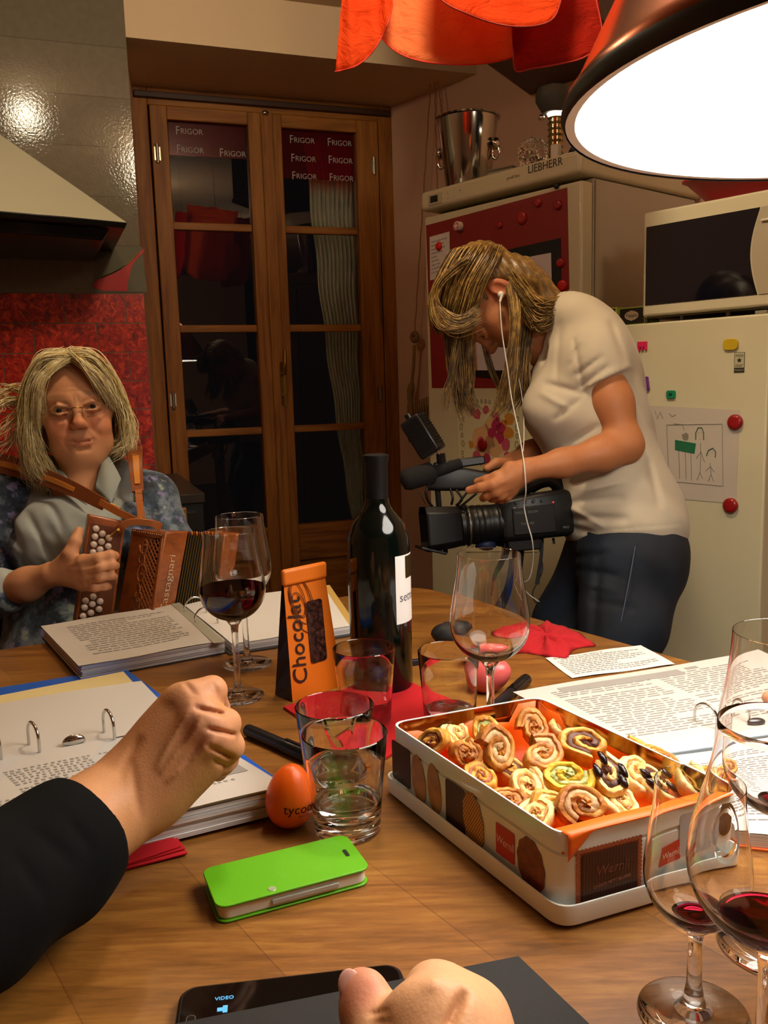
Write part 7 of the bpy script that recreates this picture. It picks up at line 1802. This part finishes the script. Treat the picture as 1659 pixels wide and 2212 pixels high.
# handle, viewfinder and microphone
obj('handle_post', tube([(.002, 0, .03), (.002, 0, .078)], .006, 12), M_CB2, cc, KF); obj('handle_post', tube([(.135, 0, .045), (.125, 0, .085)], .010, 12), M_CB2, cc, KF)
obj('handle', loft([[(x, a, b) for a, b in rpoly(w, h, .008, 4, (0, c))] for x, w, h, c in ((-.018, .030, .03, .095), (0, .04, .045, .100), (.05, .042, .05, .098), (.095, .036, .04, .092), (.135, .03, .028, .088))]), M_CB, cc, KF, smooth=45)
obj('viewfinder_screen', box(.004, .112, -.018, -.006, .118, .136), M_CB2, cc, KF @ Ry(-.06), bevel=.003)
obj('viewfinder_hinge', tube([(.012, -.012, .106), (.012, -.012, .125)], .006, 10), M_CB2, cc, KF)
m0, m1 = KF.inverted() @ Vector(J(868, 1040, 1.75)), KF.inverted() @ Vector(J(995, 1002, 1.78))
obj('microphone', tube([m0, m0 + (m1 - m0) * .03, m0 + (m1 - m0) * .1, m0 + (m1 - m0) * .5, m0 + (m1 - m0) * .56, m1], [.010, .019, .0225, .0225, .013, .012], 24), M_CF, cc, KF, smooth=50)
# lamp
LF = frame(J(914, 941, 1.76), camdir(.53, .85, -.05), z=camdir(.75, -.45, -.42)); LFi = LF
lm = obj('video_lamp', cbox(.086, .048, .046), M_CB2, cc, LF, bevel=.004)
ribs = [cbox(.0022, .040, .0025, (-.034 + .0062 * k, 0, .0235)) for k in range(11)]
obj('cooling_ribs', join(*ribs), M_CB, cc, LF); obj('cooling_ribs', join(*[cbox(.0022, .0025, .038, (-.034 + .0062 * k, -.0245, 0)) for k in range(11)]), M_CB, cc, LF)
obj('lamp_front', cbox(.074, .036, .003, (0, 0, -.0235)), pm('5b4436', .15, coat=.5), cc, LF, bevel=.001)
obj('lamp_knob', tube([(-.043, .0, -.005), (-.055, .0, -.005)], .007, 12), M_CB2, cc, LF)
obj('lamp_mount', tube(Jp((944, 972, 1.765), (952, 985, 1.77)), .0022, 8), M_CHROME, cc); obj('lamp_shoe', tube(Jp((952, 980, 1.77), (955, 1015, 1.775)), .0095, 8), M_CB2, cc)
for P_ in ([(930, 1043, 1.76), (920, 1062, 1.75), (925, 1082, 1.76), (935, 1095, 1.77)], [(898, 1052, 1.75), (912, 1075, 1.75), (920, 1090, 1.76)], [(972, 1055, 1.77), (978, 1075, 1.765), (975, 1090, 1.77)], [(985, 1058, 1.77), (998, 1078, 1.765), (985, 1092, 1.77)], [(1010, 1062, 1.76), (995, 1082, 1.76), (985, 1100, 1.77)], [(1030, 1065, 1.75), (1010, 1082, 1.75), (992, 1096, 1.76)]):
    obj('cable', tube(catmull(Jp(*P_), 6), .0026 if P_[0][0] != 898 else .0008, 8), M_BLACK, cc, smooth=True)
def ribbon(P, w, m=None): return strap(Jp(*P), camdir(1, .1, .3), w, .0012, m or pm('141417', .7), 'hanging_strap', cc)
ribbon([(1100, 1172, 1.79), (1090, 1215, 1.80), (1072, 1245, 1.80), (1062, 1292, 1.80)], (.024, .004)); ribbon([(1125, 1172, 1.80), (1118, 1230, 1.82), (1105, 1280, 1.84), (1080, 1320, 1.85)], (.018, .030))
ribbon([(1172, 1165, 1.80), (1168, 1210, 1.80), (1160, 1262, 1.80)], (.006, .010)); ribbon([(1195, 1162, 1.80), (1197, 1175, 1.80)], .006)
obj('cable', tube(catmull(Jp((1160, 1165, 1.80), (1172, 1230, 1.80), (1150, 1285, 1.80), (1175, 1320, 1.80)), 6), .0014, 6), M_BLACK, cc)
# ================================================================ HANDS IN THE FOREGROUND
P3 = thing('person', 'bare left fist and forearm of a person in a black sleeve over the blue binder', 'person', T(J(200, 1765, .67)))
S = Sdf()
wr3 = J(292, 1712, .70)
S.chain([J(-250, 2060, .50), J(60, 1880, .60), J(200, 1775, .67), wr3, J(330, 1680, .705)], [.036, .034, .031, .0275, .028], .03)
MC = [((392, 1520, .712), .0170), ((428, 1552, .700), .0175), ((446, 1590, .700), .0170), ((446, 1630, .710), .0155)]
for (p, r) in MC: S.cone(J(318, 1692, .705), J(*p), .0255, r, .022)
S.ell(J(385, 1610, .712), (.036, .034, .022), CR @ np.array(Rz(-.8))[:3, :3], .02)
FG_ = [([(392, 1518, .708), (458, 1492, .712), (470, 1530, .742), (440, 1552, .756)], [.0150, .0118, .0100, .0086]),
       ([(430, 1552, .696), (488, 1563, .706), (488, 1594, .738), (456, 1604, .752)], [.0155, .0118, .0102, .0088]),
       ([(448, 1592, .697), (497, 1612, .708), (489, 1640, .738), (462, 1640, .752)], [.0150, .0114, .0098, .0084]),
       ([(448, 1630, .708), (481, 1648, .720), (470, 1664, .742), (450, 1656, .754)], [.0132, .0096, .0084, .0074])]
for p_, r_ in FG_: S.chain(Jp(*p_), r_, .0045)
for (p, r) in [((418, 1508, .700), .011), ((440, 1553, .690), .0112), ((466, 1594, .692), .0108)]: S.ell(J(*p), (r, r, r * .8), CR, .014)
S.chain(Jp((322, 1660, .725), (355, 1570, .750), (398, 1520, .768), (432, 1535, .775)), [.020, .0155, .0130, .0105], .012)
FGV = [((484, 1543), (425, 1530), 4.5, .0050, .9), ((504, 1586), (448, 1574), 4.5, .0050, .9), ((500, 1636), (452, 1612), 4.5, .0045, .9), ((492, 1658), (462, 1642), 3.5, .003, .9),
       ((340, 1655), (412, 1520), 7, -.0022, .8), ((350, 1668), (432, 1562), 6, -.0022, .8), ((365, 1685), (462, 1600), 6, -.0022, .8), ((385, 1620), (420, 1560), 7, .0016, .8), ((395, 1660), (440, 1590), 7, .0014, .8),
       ((300, 1600), (262, 1668), 10, .0020, .8), ((285, 1650), (300, 1760), 9, .0012, .8), ((400, 1476), (420, 1500), 5, .0018, .8), ((462, 1478), (470, 1500), 4, .0012, .8)]
HS = skinm('skin of hand', 'c98d62')
sobj('body', S.mesh(.0016, lambda P: grooves(P, FGV)), HS, P3, color=paint('c68e62', [(J(418, 1508, .69), .016, 'd69a78', .55), (J(440, 1553, .68), .015, 'd69a78', .55), (J(468, 1594, .685), .015, 'd69a78', .55)] + [(J(*p_[1]), .014, 'd38f6c', .5) for p_, _ in FG_]))
for i_, (p_, r_) in enumerate(FG_):
    a, b = J(*p_[2]), J(*p_[3]); d_ = (b - a) / np.linalg.norm(b - a); out = camdir(.6, .6, .6); out -= d_ * (d_ @ out); out /= np.linalg.norm(out)
    obj('fingernail', sphere((0, 0, 0), (.0052, .0042, .0010), 14, 8), pm('d9a890', .25, coat=.3), P3, frame(b + out * (r_[3] - .0008), d_, z=out), smooth=True)
S = Sdf()
S.chain([J(-300, 2110, .47), J(-60, 1965, .555), J(100, 1862, .615), J(150, 1820, .642), J(184, 1792, .660)], [.050, .046, .0425, .0385, .0365], .03)
wdv = J(290, 1700, .70) - J(160, 1805, .65); wdv /= np.linalg.norm(wdv); S.ell(J(172, 1795, .655) + wdv * .40, (.4, .4, .4), None, .002, True)
sobj('sleeve', S.mesh(.003, lambda P: .0010 * np.sin(P[:, 0] * 90 + P[:, 1] * 60) * np.sin(P[:, 2] * 70) + grooves(P, [((70, 1790), (150, 1860), 14, .003, .8), ((20, 1830), (90, 1930), 14, .003, .8), ((140, 1760), (200, 1840), 10, .002, .8)])), pm('050608', .9, spec=.15, bmp=.25, bs=1400), P3)
# photographer's hand --------------------------------------------------------
P4 = thing('person', 'hand of the photographer resting on the black notebook, thumb up at the left', 'person', T(J(900, 2260, .47)))
S = Sdf()
wr4 = J(935, 2560, .41)
S.chain([J(900, 3000, .34), wr4], [.034, .030], .03)
for (p, r, r0) in [((940, 2150, .492), .0165, .026), ((1030, 2190, .486), .0160, .022), ((1040, 2262, .480), .0135, .020), ((1045, 2330, .472), .012, .018)]: S.cone(wr4, J(*p), r0, r, .025)
S.ell(J(935, 2290, .468), (.036, .045, .022), CR, .02)
for p_, r_ in [([(940, 2146, .492), (962, 2130, .508), (930, 2175, .525), (900, 2230, .520)], [.0160, .0115, .0100, .0085]), ([(1028, 2190, .486), (1044, 2178, .498), (1015, 2230, .518), (985, 2280, .510)], [.0145, .0112, .0098, .0084]),
               ([(1040, 2262, .480), (1054, 2248, .492), (1050, 2300, .508), (1020, 2340, .500)], [.0140, .0108, .0094, .008]), ([(1046, 2330, .472), (1058, 2318, .484), (1060, 2370, .495), (1035, 2400, .488)], [.0125, .0095, .0084, .0074])]:
    S.chain(Jp(*p_), r_, .007)
TP = [(880, 2400, .448), (826, 2285, .468), (796, 2200, .486), (776, 2135, .500)]
S.chain(Jp(*TP), [.020, .0150, .0120, .0104], .012); S.ell(J(787, 2165, .492), (.0112, .018, .0105), CR @ np.array(Rz(.25))[:3, :3], .01)
sobj('body', S.mesh(.0016, lambda P: grooves(P, [((800, 2192), (838, 2184), 5, .0016, .6), ((802, 2212), (842, 2205), 5, .0014, .6), ((1000, 2150), (962, 2230), 11, .0065, .6), ((925, 2130), (945, 2120), 14, -.0016, .6)])), skinm('skin of near hand', 'dba277'), P4, color=paint('d9a47a', [(J(776, 2130, .49), .018, 'd98c78', .7), (J(940, 2140, .48), .02, 'e2ab88', .4)]))
ndir = J(776, 2118, .500) - J(792, 2180, .490); ndir /= np.linalg.norm(ndir); no = camdir(-.25, -.35, -.9)
no -= ndir * (no @ ndir); no /= np.linalg.norm(no)
obj('thumbnail', sphere((0, 0, 0), (.0090, .0072, .0016), 20, 12), pm('dca59a', .2, coat=.4, bmp=.02), P4, frame(J(771, 2134, .500) + no * .0113, ndir, z=no), smooth=True)
# hand of a person off the right edge ----------------------------------------
P5 = thing('person', 'fingertips of another person reaching in over the right binder at the right edge', 'person', T(J(1720, 1540, .95)))
S = Sdf(); w5 = J(1900, 1640, .90); S.chain([J(2600, 1750, .80), J(2150, 1700, .84), w5], [.042, .036, .026], .02)
for k in range(4): S.cone(w5, J(1790 + 8 * k, 1545 + 24 * k, .94 - .01 * k), .02, .013, .02); S.chain(Jp((1790 + 8 * k, 1545 + 24 * k, .94 - .01 * k), (1730 + 6 * k, 1515 + 26 * k, .95 - .01 * k), (1690 + 8 * k, 1512 + 28 * k, .965 - .01 * k), (1656 + 12 * k, 1510 + 29 * k, .975 - .01 * k)), [.0125, .0105, .0095, .0080], .005)
S.chain(Jp((1860, 1580, .93), (1780, 1510, .97), (1735, 1490, .99)), [.017, .012, .009], .008)
sobj('body', S.mesh(.0022), HS, P5, color=paint('cc8f6c', []))
# ================================================================ HOOD, COUNTER, SCARVES
HZ = 1.632
M_HOOD = pm('b3af98', .32, .0, coat=.3, var=.03, vs=4); M_HD = pm('1b1a18', .3)
F3 = TWi @ Vector(onz(275, 481, HZ)); G3 = TWi @ Vector(onz(0, 456, HZ)); xr_ = F3.x - .012; xc = -.78
hd_ = thing('extractor_hood', 'pale pyramid shaped extractor hood with dark lower rim on the tiled wall', 'extractor hood', TW @ T(xc, 0, HZ))
half = [(xr_, -.003), (F3.x, F3.y), ((F3.x + G3.x) / 2, (F3.y + G3.y) / 2 - .006), (G3.x, G3.y)]
bot_ = half + [(2 * xc - x, y) for x, y in half[::-1]]
# chimney corner chosen on the ridge seen in the photograph
best = None
for k in range(400):
    z = HZ + .05 + k * .002; p = TW @ Vector((-.62, -.20, z)); v = RC @ (np.array(p) - EYE); ex = v[0] / v[2] * FPX + CX; ey = v[1] / v[2] * FPX + CY
    e = abs(ey - (480 + (ex - 275) * 190 / 275)); best = min(best or (9e9, 0), (e, z))
zt_ = min(best[1], 2.4)
th_ = [(-.62, -.003), (-.62, -.20), (-.68, -.205), (-.74, -.21)]; tt = th_ + [(2 * xc - x, y) for x, y in th_[::-1]]
obj('canopy', loft([[(x, y, HZ) for x, y in bot_], [(x, y, zt_) for x, y in tt]]), M_HOOD, hd_, TW, bevel=.003, fixn=True)
obj('rim', loft([[(x, y, HZ - .0005) for x, y in bot_], [(xc + (x - xc) * .99, y * .98, HZ - .014) for x, y in bot_]]), M_HD, hd_, TW, bevel=.002, fixn=True)
obj('lower_frame', loft([[(xc + (x - xc) * .93, y * .93, HZ - .0145) for x, y in bot_], [(xc + (x - xc) * .90, y * .90, HZ - .045) for x, y in bot_]]), pm('4a4640', .2, .9), hd_, TW, bevel=.002, fixn=True)
obj('chimney', loft([[(x, y, zt_ + .0005) for x, y in tt], [(x, y, ZC - .001) for x, y in tt]]), M_HOOD, hd_, TW, fixn=True)
# decorative tile: grey panel with red shape and bright edge, at the end of the tiles
def tp(px, py): q = on_tile(px, py, -.004); return (q[0], q[1])
TV = Matrix(((1, 0, 0, 0), (0, 0, -1, 0), (0, 1, 0, 0), (0, 0, 0, 1)))
dt = thing('tile_picture', 'grey and red wall decoration with a bright curved edge beside the door frame', 'tile picture', TW @ T(-.06, 0, 1.5))
g0 = [tp(205, 531), tp(306, 532), tp(318, 631), tp(202, 632)]
obj('grey_panel', prism(g0, 0.0006, .0026), pm('5e5a48', .65), dt, TW @ TV, fixn=True)
rd = [tp(203, 610)] + [tp(*q) for q in ((219, 600), (243, 590), (262, 580), (278, 568), (290, 556), (304, 543), (312, 534), (311, 543), (302, 553), (292, 563), (285, 575), (281, 590), (277, 605), (275, 620), (276, 629), (222, 628), (203, 622))]
obj('red_shape', prism(rd, .0026, .0042), pm('b0130e', .5), dt, TW @ TV, fixn=True)
obj('bright_edge', tube([(*tp(*q), .0048) for q in ((219, 600), (243, 590), (262, 580), (278, 568), (290, 556), (300, 545))], .0022, 6), pm('e8dcae', .15, 1), dt, TW @ TV)
# kitchen counter / stove behind the player
cr_ = TWi @ Vector(J(437, 1064, 2.46))
kt = thing('kitchen_counter', 'dark kitchen unit behind the accordion player, only its corner visible beside the door', 'kitchen unit', TW @ T(-.8, -.3, 0))
ky = cr_.y; kx = cr_.x; kz = cr_.z
obj('worktop', box(-1.72, kx + .006, ky - .008, -.004, kz - .03, kz), pm('2a211a', .35), kt, TW, bevel=.004)
obj('unit', box(-1.72, kx, ky, -.004, .08, kz - .03), pm('15120f', .4), kt, TW)
obj('door', box(kx - .55, kx - .02, ky - .018, ky - .001, .10, kz - .05), pm('1a1613', .35), kt, TW, bevel=.003)
obj('knob', xf(lathe([(0, 0), (.010, 0), (.012, .012), (.009, .018), (0, .018)], 20), Rx(pi / 2)), M_CHROME, kt, TW @ T(kx - .09, ky - .018, kz - .10), smooth=50)
# orange and red scarves hanging from the ceiling
def silk(name, col, tcol, tr=.45):
    m, nt, p = mat(name); v = coords(nt); n = noise(nt, v, 9, 4, .6); nt.nodes.remove(p)
    d = nt.nodes.new('ShaderNodeBsdfDiffuse'); t = nt.nodes.new('ShaderNodeBsdfTranslucent'); x = nt.nodes.new('ShaderNodeBsdfTransparent')
    c = mixc(nt, n, col, tcol); nt.links.new(c, d.inputs[0]); nt.links.new(c, t.inputs[0]); x.inputs[0].default_value = rgb(tcol)
    a = nt.nodes.new('ShaderNodeMixShader'); b = nt.nodes.new('ShaderNodeMixShader'); a.inputs[0].default_value = tr; b.inputs[0].default_value = .14
    nt.links.new(d.outputs[0], a.inputs[1]); nt.links.new(t.outputs[0], a.inputs[2]); nt.links.new(a.outputs[0], b.inputs[1]); nt.links.new(x.outputs[0], b.inputs[2])
    bm_ = nt.nodes.new('ShaderNodeBump'); bm_.inputs['Strength'].default_value = .9; bm_.inputs['Distance'].default_value = .02; nt.links.new(noise(nt, coords(nt, (1, 1, 1.6), (.3, .7, .5)), 9, 6, .62, 1.2), bm_.inputs['Height'])
    nt.links.new(bm_.outputs[0], d.inputs['Normal']); nt.links.new(bm_.outputs[0], t.inputs['Normal'])
    nt.links.new(b.outputs[0], nt.nodes['Material Output'].inputs[0]); return m
def scarf(name, label, lower, upper, d, m, hemcol, fold=.02, seed=1):
    """lower and upper: matching rows of pixels (left to right) for the lower hem and the upper border"""
    L = catmull([(a, b, 0) for a, b in lower], 8); U = catmull([(a, b, 0) for a, b in upper], 8); n = min(len(L), len(U)); L = L[:n]; U = U[:n]; V = []; m_ = 26
    for j in range(m_):
        t_ = j / (m_ - 1)
        for i in range(n):
            a = L[i] * (1 - t_) + U[i] * t_; s_ = i / (n - 1)
            dep = d + fold * sin(s_ * 11 + seed + 1.5 * t_) * (1 - .4 * t_) + .004 * sin(s_ * 23 + t_ * 7 + seed * 2) + .05 * t_
            V.append(tuple(J(a[0], a[1], dep)))
    F = [(j * n + i, j * n + i + 1, (j + 1) * n + i + 1, (j + 1) * n + i) for j in range(m_ - 1) for i in range(n - 1)]
    t = thing(name, label, 'scarf', T(V[n * (m_ - 1) + n // 2]))
    o = obj('cloth', (V, F), m, t, smooth=True); s2_ = o.modifiers.new('s', 'SOLIDIFY'); s2_.thickness = .0006
    obj('hem', tube(V[:n], .0018, 5), pm(hemcol, .7), t, smooth=True)
    top_ = Vector(V[n * (m_ - 1) + n // 2]); obj('thread', tube([top_, (top_.x, top_.y, ZC - .001)], .0008, 5), pm('6a4a30', .8), t)
SO = silk('orange silk', 'f57c40', 'ffa870'); SR = silk('red silk', 'dc3a14', 'f06430'); SD = silk('dark red silk', '9a2018', 'b83020', .35)
scarf('silk_scarf', 'large pale orange silk scarf hanging from the ceiling', [(815, 70), (850, 108), (900, 130), (965, 139), (1030, 139), (1085, 130), (1125, 118)], [(800, -260), (860, -260), (920, -260), (980, -260), (1040, -260), (1090, -260), (1140, -260)], 1.80, SO, 'c8321a', .007, 1)
scarf('silk_scarf', 'narrow orange scarf tail hanging at the left of the silk scarves', [(724, 155), (740, 152), (770, 142), (800, 118), (822, 85), (838, 50), (848, 10)], [(762, -260), (775, -260), (790, -260), (800, -260), (815, -260), (830, -260), (850, -260)], 1.74, SR, 'b82a14', .008, 2)
scarf('silk_scarf', 'bright red orange scarf hanging in front of the other silk scarves', [(915, -40), (960, 5), (1010, 30), (1060, 48), (1110, 57), (1160, 55), (1195, 40), (1212, 0), (1225, -60)], [(930, -260), (965, -260), (1000, -260), (1040, -260), (1080, -260), (1120, -260), (1160, -260), (1190, -260), (1215, -260)], 1.68, SR, '8e2010', .006, 3)
scarf('silk_scarf', 'dark red scarf hanging at the right of the silk scarves beside the pendant lamp', [(1104, 60), (1108, 110), (1114, 153), (1150, 148), (1200, 140), (1260, 125), (1296, 95), (1300, 60), (1288, 0)], [(1120, -260), (1135, -260), (1150, -260), (1170, -260), (1195, -260), (1220, -260), (1245, -260), (1265, -260), (1280, -260)], 1.76, SD, 'a3261a', .007, 4)
